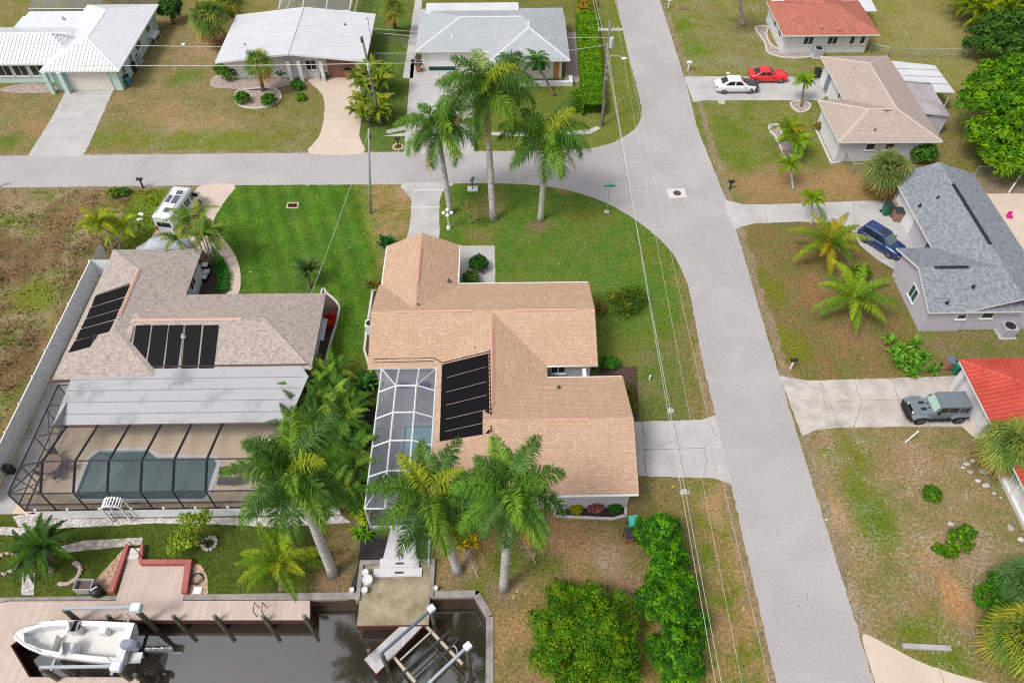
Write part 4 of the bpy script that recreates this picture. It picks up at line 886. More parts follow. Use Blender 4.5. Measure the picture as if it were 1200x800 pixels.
# ---------------------------------------------------------------- house H
HSH=mat_shingle('blue_grey_shingles',[al(142,148,156),al(116,122,130),al(170,174,180)],.15,.34,.7,.05,.5)
LAV=mat('lavender_stucco',al(204,200,212),.8,.06,1.2,world=True)
t=thing('house','blue grey shingled house with lavender walls on the right','house',(39,47,0))
wl=MB(); wl.box(36.7,43.2,39.2,55.0,0,2.62); wl.box(33.5,36.7,39.1,45.5,0,2.61); wl.add([(33.5,39.1,2.6),(33.5,45.5,2.6),(33.5,42.3,3.7)],[(0,1,2)]); wl.build('wall',LAV,t)
rf=MB(); zh1=gable_roof(rf,36.05,43.6,38.75,55.8,EZ,'y',SL*1.05); zh2=gable_roof(rf,33.05,40.5,38.71,46.0,EZ,'x',SL*1.0); R=rf.build('roof',[HSH,TRIM],t)
rv=MB(); caps(rv,[(39.82,44.8,zh1+.02),(39.82,52.6,zh1+.02)],.34,.07); caps(rv,[(34.3,42.36,zh2+.02),(37.0,42.36,zh2+.02)],.34,.07); rv.build_each('ridge_vent',BLACK,R)
vents(R,[(1100,230,3.7),(1079,239,3.3),(1142,334,3.7),(1111,353,3.2)],0,m=BLACK)
window(t,(33.5,41.9),1.2,1.3,'W',1.5,glass=mat('green_glass',(.03,.09,.07),.1,.2,1),mull=1); window(t,(36.2,39.1),.8,.6,'S',1.75,mull=0); window(t,(38.3,39.2),1.0,.7,'S',1.75,mull=0)
gd=MB(); gd.box(36.62,36.7,50.6,54.4,.05,2.25); gd.build('garage_door',TRIM,t)
dr_=MB(); dr_.box(36.62,36.7,46.6,47.6,.05,2.1); dr_.build('door',mat('green_door',(.03,.1,.09),.5,.1,2),t)
# ---------------------------------------------------------------- house I: red tiles
TILE=mat('red_barrel_tile',al(214,92,76,.7),.7,.14,.8,c2=al(192,74,60,.7),fine=.25,world=True,bm=.1)
t=thing('house','white house under a bright red barrel tile roof at the right edge','house',(39,27,0))
wl=MB(); wl.box(34.15,45,19.2,33.5,0,2.6); wl.build('wall',WHITE,t)
rf=MB(); zi=hip_roof(rf,33.5,47,18.6,34.0,EZ,.36); R=rf.build('roof',[TILE,TRIM],t)
rb=MB(); xm=40.25; h=6.75
ribs(rb,[(33.5,18.6,EZ),(33.5,34,EZ),(xm,27.25,zi),(xm,25.35,zi)],.34,.25,.14,round_=True); ribs(rb,[(33.5,34,EZ),(47,34,EZ),(xm,27.25,zi)],.34,.25,.14,round_=True)
caps(rb,[(33.5,34,EZ),(xm,27.25,zi),(xm,25.35,zi)],.3,.12); caps(rb,[(33.5,18.6,EZ),(xm,25.35,zi)],.3,.12); rb.build('barrel_tile',TILE,R)
gd=MB(); gd.box(34.07,34.15,29.9,32.8,.05,2.2); gd.build('garage_door',TRIM,t); mb=MB(); mb.box(33.9,34.15,28.9,29.5,0,2.55); mb.box(33.75,34.15,33.0,33.5,0,2.55); mb.build_each('column',WHITE,t)
lw=MB(); lw.box(34.0,34.15,20,26.5,.4,.55); lw.box(34.0,34.15,24.0,24.2,.55,2.5); lw.box(34.0,34.15,21.7,21.9,.55,2.5);lw.build('porch_rail',TRIM,t)
# ================================================================== VEGETATION
def bark(name,c,c2,ring=9.):
    m,nt,b=newmat(name); p=pos(nt); mp=nt.nodes.new('ShaderNodeMapping'); mp.inputs['Scale'].default_value=(2,2,ring); nt.links.new(p,mp.inputs[0])
    n=ramp(nt,noise(nt,mp.outputs[0],1.2,4,.7),.4,.62); n2=ramp(nt,noise(nt,p,2,4,.6),.4,.7)
    col=mixc(nt,n,c,c2); col=mixc(nt,mul(nt,n2,.35),col,tuple(x*.45 for x in c2)); nt.links.new(col,b.inputs['Base Color']); b.inputs['Roughness'].default_value=.9
    bump(nt,b,n,.03,.5); return m
BK_R=bark('royal_bark',al(224,219,214),al(176,168,160)); BK_D=bark('palm_bark',al(150,132,112),al(104,88,72),14); BK_T=bark('tree_bark',al(120,100,80),al(80,66,52),4); BK_G=bark('cane_bark',al(176,180,140),al(140,150,100),12)
SHAFT=mat('crownshaft',al(120,150,70),.45,.2,2,spec=.4,fine=.1)
def F(*c,k=.84,s=1.08):
    o=[]
    for x in c:
        a=sr(*x,k); l=.2126*a[0]+.7152*a[1]+.0722*a[2]; o.append(tuple(max(.004,l+(v-l)*s) for v in a))
    return o
ROY=F((96,134,54),(76,112,48),(118,154,62),(88,122,64),k=.92)
def trunk_mb(base,top,r0,r1,bulge=.0,n=10,bend=0):
    mb=MB(); base=Vector(base);top=Vector(top); pts=[];rs=[]
    for i in range(9):
        t=i/8; p=base.lerp(top,t); k=math.sin(PI*t)*bend; p=p+Vector((k*.4,k*.1,0)); pts.append(p); rs.append(r0+(r1-r0)*t+bulge*math.sin(PI*min(1,t*1.3))*.5+(.10 if i==0 else 0))
    mb.tube(pts,rs,n); return mb
def royal(bpx,cpx,h,L,nf,seed,label,r0=.26,yel=0,group='tall royal palms',shaft=1.5,bend=0,drop=0,dead=0):
    rg=np.random.default_rng(seed); b=G(*bpx); top=G(*cpx,h)
    t=thing('palm_tree',label,'palm',b,group); d=(top-b).normalized(); tt=top-d*shaft
    trunk_mb(b-Vector((0,0,.1)),tt,r0,r0*.72,.05,12,bend).build('trunk',BK_R,t,smooth=True)
    mb=MB(); mb.tube([tt-d*.05,tt+d*.3,tt+d*shaft*.7,top],[r0*.78,r0*.85,r0*.62,r0*.35],10); mb.build('crownshaft',SHAFT,t,smooth=True)
    lm=LM(seed)
    for i in range(nf):
        az=i*2.39996+rg.normal()*.15; u=(i+.5)/nf; el=1.3-1.6*u**.9; c=np.array(ROY[i%4])*rg.uniform(.85,1.15)
        if i<yel: c=np.array(sr(168,184,52,.75))
        lm.frond(np.array(top)+np.array([math.cos(az),math.sin(az),0])*.1+np.array([0,0,-.25*u]),az,el,L*rg.uniform(.88,1.08)*(1 if u>.12 else .75),1.3+.6*u+rg.normal()*.12,92,1.15*L/3.5,c,.05,hang=.55,plum=.5)
    for i in range(dead):
        az=rg.uniform(0,2*PI) if not drop else drop+rg.normal()*.5; lm.frond(np.array(top)+np.array([0,0,-.6]),az,-.35,L*.85,1.0,34,.75,sr(196,160,76,.7),.06,hang=.5,plum=.4)
    lm.build('crown',t); return t
royal((528,250),(513,150),9.2,3.8,19,11,'leaning left palm of the three tall ones beside the cross street',yel=0,dead=2,drop=-2.4)
royal((578,258),(569,104),13.0,4.7,21,12,'tallest palm of the three beside the cross street, with one yellow dying frond',r0=.3,yel=1,drop=-2.0,dead=2)
royal((633,258),(641,162),8.8,4.3,19,13,'right palm of the three tall ones, standing in a bare dirt ring',yel=1,dead=1,drop=-.8)
royal((537,670),(505,580),9.6,3.75,19,14,'palm leaning over the south end of the white pool cage, with a yellow green spear',yel=2,r0=.26,dead=1,drop=2.6)
royal((590,690),(598,573),12.4,3.45,19,15,'upright palm with pale trunk behind the tan roofed house, grey dead fronds hanging',r0=.28,dead=3,drop=-1.2)
royal((390,672),(343,552),12.6,3.7,22,16,'big palm with leaning grey trunk near the dock lawn of the pool house',r0=.3,yel=1)
# loose dead fronds on the grass below
def deadfrond(px,az,label,L=2.4):
    lm=LM(int(px[0])); p=G(*px,.12); lm.frond(np.array(p),az,.12,L,.25,30,.6,sr(176,164,136,.7),.05,hang=.1,plum=.25); tag(lm.build('palm_frond',base=p),label,'palm frond')
deadfrond((560,676),1.9,'grey dead frond hanging low between the two southern palms',2.6)
deadfrond((628,660),2.3,'bleached dead frond lying right of the upright southern palm',2.8)
# ---- sabal (fan) palms
def sabal(bpx,cpx,h,R,n,seed,label,cols,skirt=6,r0=.2,group=None,cat='palm'):
    b=G(*bpx); top=G(*cpx,h); t=thing('fan_palm',label,cat,b,group); trunk_mb(b-Vector((0,0,.1)),top,r0*1.15,r0,.02,9).build('trunk',BK_D,t,smooth=True)
    lm=LM(seed); rg=lm.r
    for i in range(n):
        az=i*2.39996; u=(i+.5)/n; el=1.35-1.75*u; lm.fan(np.array(top),az,el,R*.55*rg.uniform(.6,1.25),R*.52*rg.uniform(.85,1.15),cols[i%len(cols)],24,droop=.55)
    for i in range(skirt): lm.fan(np.array(top)-[0,0,.2],rg.uniform(0,6.28),-.5-.5*rg.random(),R*.4,R*.6,sr(190,150,84,.6),14,droop=.5)
    lm.build('crown',t); return t
SAB=F((110,136,66),(92,122,58),(134,152,80),(146,150,76)); SABY=F((118,140,58),(142,150,60),(100,126,60),(160,154,64),k=.86)
sabal((308,106),(303,76),3.6,1.8,44,21,'fan palm with a short trunk in the curved bed of the white roofed house',SAB,6)
sabal((250,48),(244,22),3.4,2.4,64,22,'shaggy fan palm at the back left corner of the low gabled house',SAB,12,.3)
sabal((270,18),(268,4),3.2,2.2,50,23,'yellowish fan palm behind the shaggy one at the top edge',SABY,8,.25)
sabal((462,32),(462,12),3.2,1.8,26,24,'bright fan palm between the two white roofed houses at the top',SABY,4)
sabal((1040,226),(1040,200),3.0,2.2,64,25,'big fan palm with brown skirt at the corner of the blue grey house',F((134,148,80),(110,136,70),(150,160,96),(120,140,80)),16,.3)
sabal((1181,556),(1184,520),3.0,2.0,60,26,'fan palm with orange dead leaves beside the red tiled porch',SAB,16,.28)
sabal((1196,780),(1196,748),2.0,2.1,64,27,'large yellow green fan palm in the bottom right corner',SABY,8,.3)
sabal((1205,702),(1200,684),1.6,1.7,36,28,'blue green fan palm behind the yellow one at the right edge',F((92,124,70),(80,112,64)),2,.25)
# ---- coconut palms
def coco(bpx,cpx,h,L,n,seed,label,cols,dr=1.3,trk=BK_D,r0=.16,lw=.045,nl=40,ll=.8,el0=1.25,name='coconut_palm',group=None,hang=.45):
    b=G(*bpx); top=G(*cpx,h); t=thing(name,label,'palm',b,group); trunk_mb(b-Vector((0,0,.1)),top,r0*1.3,r0,.02,8).build('trunk',trk,t,smooth=True); lm=LM(seed); rg=lm.r
    for i in range(n):
        az=i*2.39996+rg.normal()*.12; u=(i+.5)/n; lm.frond(np.array(top),az,el0-1.2*u,L*rg.uniform(.85,1.1),dr+rg.normal()*.12,int(nl*1.5),ll,np.array(cols[i%len(cols)])*rg.uniform(.85,1.15),lw,hang=hang,plum=.12)
    lm.build('crown',t); return t
COC=F((116,138,48),(140,152,52),(92,122,46),(164,150,48),k=.86)
coco((974,306),(970,284),2.4,3.4,18,31,'upper yellow green coconut palm on the brown lawn beside the blue car',COC)
coco((997,370),(1000,350),2.2,3.6,19,32,'lower coconut palm on the brown lawn in front of the lavender wall',F((106,134,46),(130,150,50),(88,120,44),k=.86),1.35)
coco((330,690),(327,656),1.6,2.9,14,33,'young yellow green palm on the dock lawn beneath the big leaning palm',F((128,150,50),(108,138,46),(150,160,58),k=.84),1.2,r0=.14)
coco((939,125),(943,95),2.5,1.3,18,34,'small round headed palm in the ring bed by the east drive',F((120,150,40),(104,138,40),(140,160,50)),1.5,r0=.1,ll=.5,nl=24,name='small_palm')
coco((940,180),(925,152),2.6,2.1,14,35,'bushy palm at the top of the curved gravel bed',F((124,146,44),(104,132,40),(150,150,48)),1.7,r0=.13,ll=.55,nl=28,name='small_palm')
coco((930,180),(932,167),1.9,2.2,12,36,'brighter palm drooping over the curved gravel bed',F((130,164,44),(116,154,42)),1.8,r0=.13,ll=.6,nl=30,name='small_palm')
coco((930,222),(926,192),2.6,1.5,13,37,'thin trunked little palm just above the grey house driveway',F((110,142,40),(128,150,46)),1.5,r0=.09,ll=.45,nl=24,trk=BK_R,name='small_palm')
coco((951,262),(952,232),2.5,1.35,14,38,'thin trunked little palm standing in the grey house driveway',F((104,136,40),(124,148,44)),1.5,r0=.09,ll=.42,nl=24,trk=BK_R,name='small_palm')
coco((362,338),(361,318),1.5,1.5,26,39,'grey green rosette palm at the corner of the deep green lawn',F((104,128,74),(90,118,64)),.6,r0=.12,ll=.35,nl=30,el0=1.4,name='small_palm',hang=.1)
coco((62,668),(52,640),2.6,2.3,18,40,'dark green date palm over the stone edged bed by the dock',F((64,98,40),(80,114,44),(56,86,38)),1.5,r0=.16,ll=.45,nl=44,name='date_palm',hang=.15)
coco((40,662),(36,650),1.6,2.0,16,41,'smaller date palm leaning left beside the darker one',F((84,116,44),(66,100,40)),1.5,r0=.14,ll=.42,nl=40,name='date_palm',hang=.15)
coco((650,112),(628,72),3.4,1.9,14,42,'small dark palm by the porch of the pale grey house',F((62,104,44),(78,122,50)),1.6,r0=.1,ll=.6,nl=28,name='small_palm')
coco((598,98),(598,74),3.2,1.9,13,43,'left small palm in front of the pale grey house',F((66,108,46),(80,124,50)),1.6,r0=.1,ll=.6,nl=28,name='small_palm')
coco((870,30),(866,-12),5.4,2.8,14,44,'palm cut off by the top edge on the far lawn',F((120,140,60),(100,124,52)),1.6,r0=.2,name='small_palm',trk=BK_R)
# ---- clumping palms: several canes
def clump(cpx,n,spread,h,L,seed,label,cols,nf=7,name='clump_palm',r=.06,lean=.7,ll=.6,trk=BK_G,dr=1.6,group=None):
    c=G(*cpx); t=thing(name,label,'palm',c,group); lm=LM(seed); rg=lm.r; mb=MB()
    for i in range(n):
        a=rg.uniform(0,2*PI); d=spread*math.sqrt(rg.random()); b=c+Vector((math.cos(a)*d*.5,math.sin(a)*d*.5,0)); hh=h*rg.uniform(.65,1.1); top=b+Vector((math.cos(a)*d*lean,math.sin(a)*d*lean,hh))
        mb.tube([b-Vector((0,0,.1)),b.lerp(top,.5)+Vector((0,0,.1)),top],[r*1.2,r,r*.8],6)
        for j in range(nf): lm.frond(np.array(top),j*2.39996+a,1.3-.95*(j+.5)/nf,L*rg.uniform(.8,1.1),dr+rg.normal()*.15,36,ll,np.array(cols[(i+j)%len(cols)])*rg.uniform(.75,1.25),.05,hang=.35,plum=.1)
    mb.build('canes',trk,t,smooth=True); lm.build('crown',t); return t
clump((246,304),7,1.5,4.0,2.2,51,'clump of thin trunked palms arching over the white van',F((118,146,56),(96,128,48),(140,150,74),(110,136,60)),7,ll=.6,trk=BK_R)
clump((152,290),2,.8,3.6,2.1,52,'right pair of slender palms behind the grey brown roof',F((142,164,56),(164,168,58)),8,trk=BK_R,lean=1.2)
clump((134,294),2,.9,3.0,2.0,53,'left pair of slender yellowish palms at the weedy lot edge',F((160,164,60),(140,158,54)),8,trk=BK_R,lean=1.6)
ARE=F((84,122,48),(106,142,58),(66,100,42),(124,150,62),k=.8)
for i,(px,h,sd_,lb) in enumerate([((398,470),1.5,61,'areca clump at the right end of the aluminium porch roof'),((384,510),1.7,62,'areca clump second from the porch roof between the two pool cages'),((404,532),1.8,63,'darkest areca clump close to the narrow lawn strip'),((392,562),1.8,64,'areca clump right behind the crown of the big leaning palm'),((370,540),1.5,65,'areca clump leaning over the bronze cage corner')]):
    clump(px,13,1.7,h,2.3,sd_,lb,ARE if i!=2 else F((60,96,40),(74,110,44)),8,name='areca_palm',lean=.8,ll=.55,group='arecas between the two pool houses')
clump((437,140),16,1.6,1.7,1.5,66,'yellow variegated shrub at the foot of the far utility pole',F((150,152,58),(126,144,52),(100,128,48),k=.84),8,name='yellow_shrub',ll=.45)
clump((440,112),16,1.7,2.4,1.7,67,'yellow green shrub row behind the far utility pole',F((144,150,58),(120,140,52),(94,122,46),k=.84),8,name='yellow_shrub',ll=.45)
# ---- broadleaf trees
def tree(name,label,cat,bpx,lobes,n,size,cols,seed,group=None,clump_=.4,asp=.5,per=14,trunk=.16,up=.4,branches=5):
    b=G(*bpx); t=thing(name,label,cat,b,group); rg=random.Random(seed)
    L=[(b.x+x,b.y+y,z,rx,ry,rz) for x,y,z,rx,ry,rz in lobes]
    zmin=min(l[2] for l in L); mb=MB(); fork=b+Vector((0,0,max(.25,zmin*.45))); mb.tube([b-Vector((0,0,.15)),b+Vector((0,0,.1)),fork],[trunk*1.5,trunk*1.1,trunk*.9],8)
    for l in L[:branches*2]:
        e=Vector(l[:3]); mb.tube([fork-Vector((0,0,.1)),fork.lerp(e,.5)+Vector((rg.gauss(0,.1),rg.gauss(0,.1),.1)),e],[trunk*.7,trunk*.45,trunk*.15],6)
    mb.build('trunk',BK_T,t,smooth=True); lm=LM(seed); lm.crown(L,n,size,cols,asp,clump_,per,up=up); lm.build('crown',t); return t
def lob(rng_,n,R,z,rz,r=(.8,1.4)):
    g=random.Random(rng_); o=[]
    for i in range(n):
        a=g.uniform(0,2*PI); d=R*math.sqrt(g.random()); q=g.uniform(*r); o.append((math.cos(a)*d,math.sin(a)*d,z+g.uniform(-.4,.5)*rz-(d/R)**2*rz*.5,q,q,q*.75))
    return o
DG=F((62,104,30),(82,128,36),(50,88,28),(98,144,44)); LG=F((92,134,36),(112,152,40),(76,116,34),(130,164,52)); YG=F((120,146,40),(146,160,48),(96,126,38)); MG=F((74,122,36),(94,142,42),(60,102,34),(112,156,50))
tree('spreading_tree','huge round green tree filling the right edge near the top','tree',(1180,176),[(-4.2,-1.8,3.0,2.2,2.0,1.8),(-3.6,1.8,4.2,2.6,2.4,2.1),(-3.4,-4.6,2.2,2.2,2.0,1.6),(-1.4,-5.2,2.4,2.0,1.8,1.5),(-2,-2.6,3.6,2.4,2.2,1.9),(0,-3.6,3.4,3,2.4,1.9),(-1.6,.4,5.0,2.8,2.6,2.2),(1.5,0,5.4,3.2,3,2.4),(-1.8,4.0,4.8,2.8,2.6,2.2),(1.6,4.6,5.4,3.2,2.8,2.3),(4.6,1,5.4,3.4,3.4,2.5),(5.0,5,5.4,3.4,3,2.4),(3.5,-3,4.0,3.0,2.6,2.0),(6.5,-2,4.4,3,3,2.2)],64000,.2,F((92,136,36),(112,152,40),(74,116,34),(128,164,50),s=1.2,k=.86),71,clump_=.62,trunk=.3,branches=5,per=44)
tree('evergreen_tree','second dark canopy joining the huge round tree at the right edge','tree',(1196,92),[(0,0,3.8,3.2,2.8,2.4),(-2.6,1.0,3.2,2.2,2.2,1.8),(2.5,1.5,4.2,3,3,2.4),(-1,3,3.6,2.4,2.2,1.9)],15000,.2,F((70,112,44),(54,92,36),(92,130,52)),77,clump_=.5,per=36)
tree('dark_tree','darker small tree tucked behind the huge round tree','tree',(1146,66),[(0,0,2.6,2.2,2,1.6),(1.8,1.0,3,2.4,2.2,1.8),(4,1,3,2.4,2.2,1.8),(-1.2,-.8,1.8,1.6,1.4,1.2)],11000,.18,F((74,112,46),(58,94,40),(96,130,56)),72,clump_=.4,per=30)
clump((1148,26),18,3.4,2.6,3.0,73,'yellow green palm thicket in the top right corner',YG,11,name='palm_thicket',ll=.7); clump((1170,14),18,3.6,3.2,3.0,74,'taller palm thicket behind the yellow green one in the top right corner',F((110,136,42),(130,150,44)),8,name='palm_thicket',ll=.7); clump((1192,38),16,3.4,2.8,2.8,75,'olive palm thicket at the right edge above the dark tree',F((96,120,46),(120,136,50)),8,name='palm_thicket',ll=.7)
tree('rounded_tree','big dense round tree at the bottom beside the canal corner','tree',(686,752),[(x,y,z,rx,ry,rz) for x,y,z,rx,ry,rz in lob(15,34,2.95,2.1,1.8,(.55,1.2))]+[(0,0,1.7,2.2,2.2,1.5),(1.9,-.9,1.3,1.2,1.1,1.1),(-1.9,.6,1.2,1.1,1.2,1.0),(.5,1.9,1.5,1.2,1.1,1.1),(1.2,-2.4,1.2,1.3,1.1,1.1),(-1.0,-2.6,1.2,1.3,1.0,1.1)],62000,.075,F((72,112,38),(92,128,42),(56,94,34),(112,138,50),(96,128,42),s=1.15,k=.84),76,clump_=.3,trunk=.2,per=46,asp=.5)
for i,(px,lb,sz) in enumerate([((770,642),'topmost dark glossy tree of the row beside the bare strip',1.4),((774,686),'second dark glossy tree from the top of its row',1.5),((782,730),'third dark glossy tree from the top of its row',1.65),((788,778),'lowest dark glossy tree of the row at the bottom edge',1.5)]):
    g_=random.Random(i*7+3); lb_=[(g_.uniform(-.75,.75),g_.uniform(-.7,.7),g_.uniform(.7,1.7),g_.uniform(.35,.6),g_.uniform(.35,.6),g_.uniform(.45,.75)) for q in range(13)]+[(g_.uniform(-.2,.2),g_.uniform(-.1,.3),2.5,.4,.4,.7),(0,0,1.5,.6,.6,.9)]
    tree('glossy_tree',lb,'tree',px,[(x*sz,y*sz,z*sz*.8,rx*sz,ry*sz,rz*sz*.8) for x,y,z,rx,ry,rz in lb_],14000,.14,F((60,106,34),(82,128,40),(46,86,30),(104,148,50),s=1.15,k=.86),80+i,'glossy trees in a row',clump_=.26,asp=.45,per=16,trunk=.1,up=.9)
tree('round_bush','dark round tree beside the mint green wall at the top','tree',(204,28),[(0,0,1.4,1.3,1.2,1.2),(.5,.4,2.0,1.1,1,1),(-.6,.3,1.6,1,1,1)],5000,.16,F((58,100,40),(44,82,34),(76,118,48)),85,clump_=.22)
tree('sapling','thin leaved young tree with an open crown over the white picket fence','tree',(243,640),[(-.9,.0,1.9,.55,.5,.45),(-.2,.5,2.3,.6,.5,.5),(.3,.9,2.2,.5,.5,.4),(-1.3,-.3,1.5,.5,.5,.4),(-.5,-.4,1.6,.55,.5,.4),(-.9,.9,2.1,.5,.4,.4),(-1.5,-.7,1.2,.4,.4,.35)],1500,.11,F((122,146,54),(138,156,60),(104,134,48),k=.8),86,clump_=.26,trunk=.06,per=8)
tree('sapling','leafless looking young shrub on the lawn left of the tallest palm','shrub',(553,262),[(0,0,1.8,1.0,.9,.8),(.5,-.3,1.2,.8,.7,.6),(-.5,.4,1.4,.7,.6,.6)],420,.09,F((132,130,74),(150,134,90)),87,clump_=.3,trunk=.05,per=4)
tree('sprawling_shrub','sprawling yellow flecked shrub on the lawn right of the main house','shrub',(735,362),[(0,0,.8,1.2,1.2,.7),(-1,.4,.8,.9,.8,.6),(.8,.6,.7,.9,.9,.5),(-.6,-.7,.6,.9,.7,.5),(.4,1.2,.6,.8,.7,.5)],2600,.1,F((80,114,38),(98,122,42),(140,132,50),(66,100,36),(76,112,38)),88,clump_=.3,trunk=.05,per=8)
# ---- hedges and bushes
def bush(label,px,lobes,n,size,cols,seed,name='bush',cat='bush',group=None,clump_=.12,per=10,asp=.55):
    b=G(*px); t=LM(seed); t.crown([(b.x+x,b.y+y,z,rx,ry,rz) for x,y,z,rx,ry,rz in lobes],n,size,cols,asp,clump_,per)
    r=t.r; mb=[(b.x+x,b.y+y,z,rx,ry,rz) for x,y,z,rx,ry,rz in lobes]
    return tag(t.build(name,base=b),label,cat,group)
R1=lambda r,h=.8:[(0,0,r*.55,r,r,r*h)]
def boxhedge(label,pts,w,h,cols,seed,n,size=.1,name='hedge'):
    lm=LM(seed); r=lm.r; tot=0; seg=[(Vector((*a[:2],0)),Vector((*b[:2],0))) for a,b in zip(pts[:-1],pts[1:])]; Ls=[(b-a).length for a,b in seg]; cs=np.array(cols)
    for (a,b),l in zip(seg,Ls):
        m=int(n*l/sum(Ls)); d=(b-a).normalized(); nn=Vector((-d.y,d.x,0)); u=r.uniform(-.1,l+.1,m); k=r.random(m); s=np.where(k<.5,r.uniform(-w/2,w/2,m),np.where(k<.75,-w/2,w/2)); z=np.where(k<.5,h,r.uniform(.05,h,m))+r.normal(size=m)*.06
        s=s+r.normal(size=m)*.05; cen=np.array(a)[None]+u[:,None]*np.array(d)+s[:,None]*np.array(nn); cen[:,2]=np.maximum(.04,z+.10*np.sin(u*3.1)*(k<.5))
        nor=np.where((k<.5)[:,None],[[0,0,1.]],np.sign(s)[:,None]*np.array(nn)[None])+r.normal(size=(m,3))*.6
        lm.leaves(cen,nor,size,.6,cs[r.integers(0,len(cs),m)],.25)
    return tag(lm.build(name,base=Vector((*pts[0][:2],0))),label,'hedge')
PH2=lambda *p:[G(*q) for q in p]
boxhedge('clipped bright green hedge along the side of the corner house',PH2((686,28),(692,98)),2.3,1.6,F((104,150,36),(86,130,34),(126,166,46)),90,15000)
boxhedge('shorter wing of clipped hedge facing the cross street',PH2((670,126),(700,126)),1.9,1.4,F((96,142,36),(78,120,32),(116,156,44)),91,6000)
boxhedge('second length of bright hedge between the lawn and the far pole',PH2((692,100),(695,136)),2.3,1.5,F((100,148,36),(82,124,32)),92,8000)
bush('orange flecked bush at the far end of the corner hedge',(686,18),[(0,0,.8,1.2,1.6,1.),(.2,2.2,.9,1.3,1.5,1.)],3600,.12,F((110,136,42),(140,140,48),(190,130,50)),93)
bush('round dark green bush on the side patio of the main house',(561,316),[(0,0,.7,.85,.8,.75)],3600,.075,F((50,96,34),(66,116,40),(40,80,30)),94)
bush('lighter bush below the round dark one on the side patio',(552,332),[(0,0,.6,.75,.7,.6)],2000,.075,F((96,126,52),(80,110,44)),95)
for i,(px,r,c,lb) in enumerate([((285,120),.85,F((90,140,36),(70,116,32)),'left clipped ball bush in the kerbed island bed'),((316,122),.85,F((82,130,36),(66,108,32)),'right clipped ball bush beside the island fan palm'),((350,104),.7,F((80,126,44),(62,104,38)),'green bush where the pink driveway begins'),((331,88),.8,F((74,122,50),(90,138,54)),'bush by the front corner of the white low house'),((268,92),1.1,F((96,128,44),(70,104,40)),'leafy bush at the left front corner of the low house'),((258,84),.7,F((110,140,46),(84,116,40)),'small light bush beside the white gravel bed'),
  ((353,117),.5,F((96,140,40),(80,120,36)),'small plant on the lawn near the pink driveway'),((111,96),.6,F((110,160,44),(90,140,40)),'bright round bush in front of the mint house window'),((83,96),.5,F((130,150,56),(100,120,48)),'low bush left of the mint house pillar'),((92,93),.6,F((140,140,70),(110,120,54)),'dull bush in the mint house bed'),((10,92),.9,F((96,140,50),(76,116,44)),'spiky bush at the left edge by the mint house'),((146,99),.7,F((60,120,46),(80,140,54)),'fern by the garage corner of the mint house')]):
    bush(lb,px,R1(r),1500,.1,c,100+i)
bush('yellow green bush in the kerbed bed south of the main house',(675,598),R1(.42),1200,.06,F((176,172,50),(140,150,44)),120)
bush('coppery red bush in the kerbed bed south of the main house',(698,596),R1(.52),1800,.06,F((150,92,88),(120,70,70),(170,120,104)),121)
bush('green bush in the kerbed bed south of the main house',(720,596),R1(.45),1400,.06,F((74,136,46),(58,112,38)),122)
bush('red leaved shrub in the end bed of the pool house',(386,382),[(0,0,.4,.5,.7,.45),(.1,.5,.35,.4,.5,.4)],1600,.09,F((176,34,34),(140,24,30),(200,60,50)),123)
bush('clump of dark paddle leaved plants in the hole between the two roofs',(712,430),[(0,0,.5,.9,.5,.5),(-.9,0,.5,.5,.4,.4)],1600,.12,F((54,110,36),(74,132,44)),124)
bush('bush row along the east wall of the main house front block',(738,470),[(0,0,.4,.3,.5,.4),(.1,-.9,.35,.3,.4,.35),(0,.9,.4,.3,.5,.4)],1100,.09,F((104,110,44),(80,100,40),(140,110,50)),125)
bush('orange croton at the east wall of the rear block',(703,366),[(0,0,.5,.35,.6,.5)],700,.09,F((150,90,60),(120,110,50)),126)
boxhedge('low clipped green hedge curving round the dark mulch bed',PH2((255,306),(264,325),(262,342)),.9,.4,F((50,120,40),(66,140,50)),127,2200,.06)
bush('shrub on the verge left of the leaning far pole',(390,84),R1(.6),800,.1,F((70,120,50),(90,140,60)),128)
bush('big shrub behind the fan palm beside the blue grey roof',(1078,190),[(0,0,1,1.3,1.1,1)],3600,.13,F((66,110,40),(84,128,46),(52,90,36)),129)
bush('low shrub left of the porch of the house with beige roof',(958,152),[(0,0,.4,.6,.5,.45)],700,.09,F((150,140,54),(110,120,48)),130)
bush('orange plants in the pot bed by the beige house door',(974,110),[(0,0,.5,.45,.5,.45)],600,.09,F((196,130,44),(160,120,44),(110,130,40)),131)
bush('small dense shrub in the middle of the southeast lawn',(1089,582),[(0,0,.4,.6,.6,.55)],1400,.09,F((96,140,40),(80,124,36)),132)
bush('flat straggling shrub lying on the southeast lawn',(1122,636),[(0,0,.35,1.0,.8,.4),(-.9,-.7,.25,.7,.5,.3),(.7,.6,.3,.6,.6,.35),(-1.4,-.5,.2,.5,.4,.25)],2200,.1,F((84,128,34),(104,146,40),(66,104,32)),133)
bush('dense green thicket beside the fan palms in the southeast corner',(1155,708),[(0,0,.7,1.1,1,.7),(1,.8,.8,1.1,1,.8),(-.2,-1.2,.5,.8,.7,.5),(.9,-.6,.8,.9,.8,.7),(1.9,1.1,.9,1,1,.8)],6500,.1,F((66,116,34),(84,136,40),(54,96,32)),134)
bush('weedy green bush in the vacant lot near the street',(135,230),[(0,0,.4,.8,.5,.45),(.9,.2,.4,.7,.4,.4)],1000,.12,F((70,130,50),(120,140,56)),135)
bush('bush under the drooping coconut palm beside the blue car',(1005,326),[(0,0,.7,.9,.7,.7)],2000,.1,F((110,140,42),(84,116,40)),136)
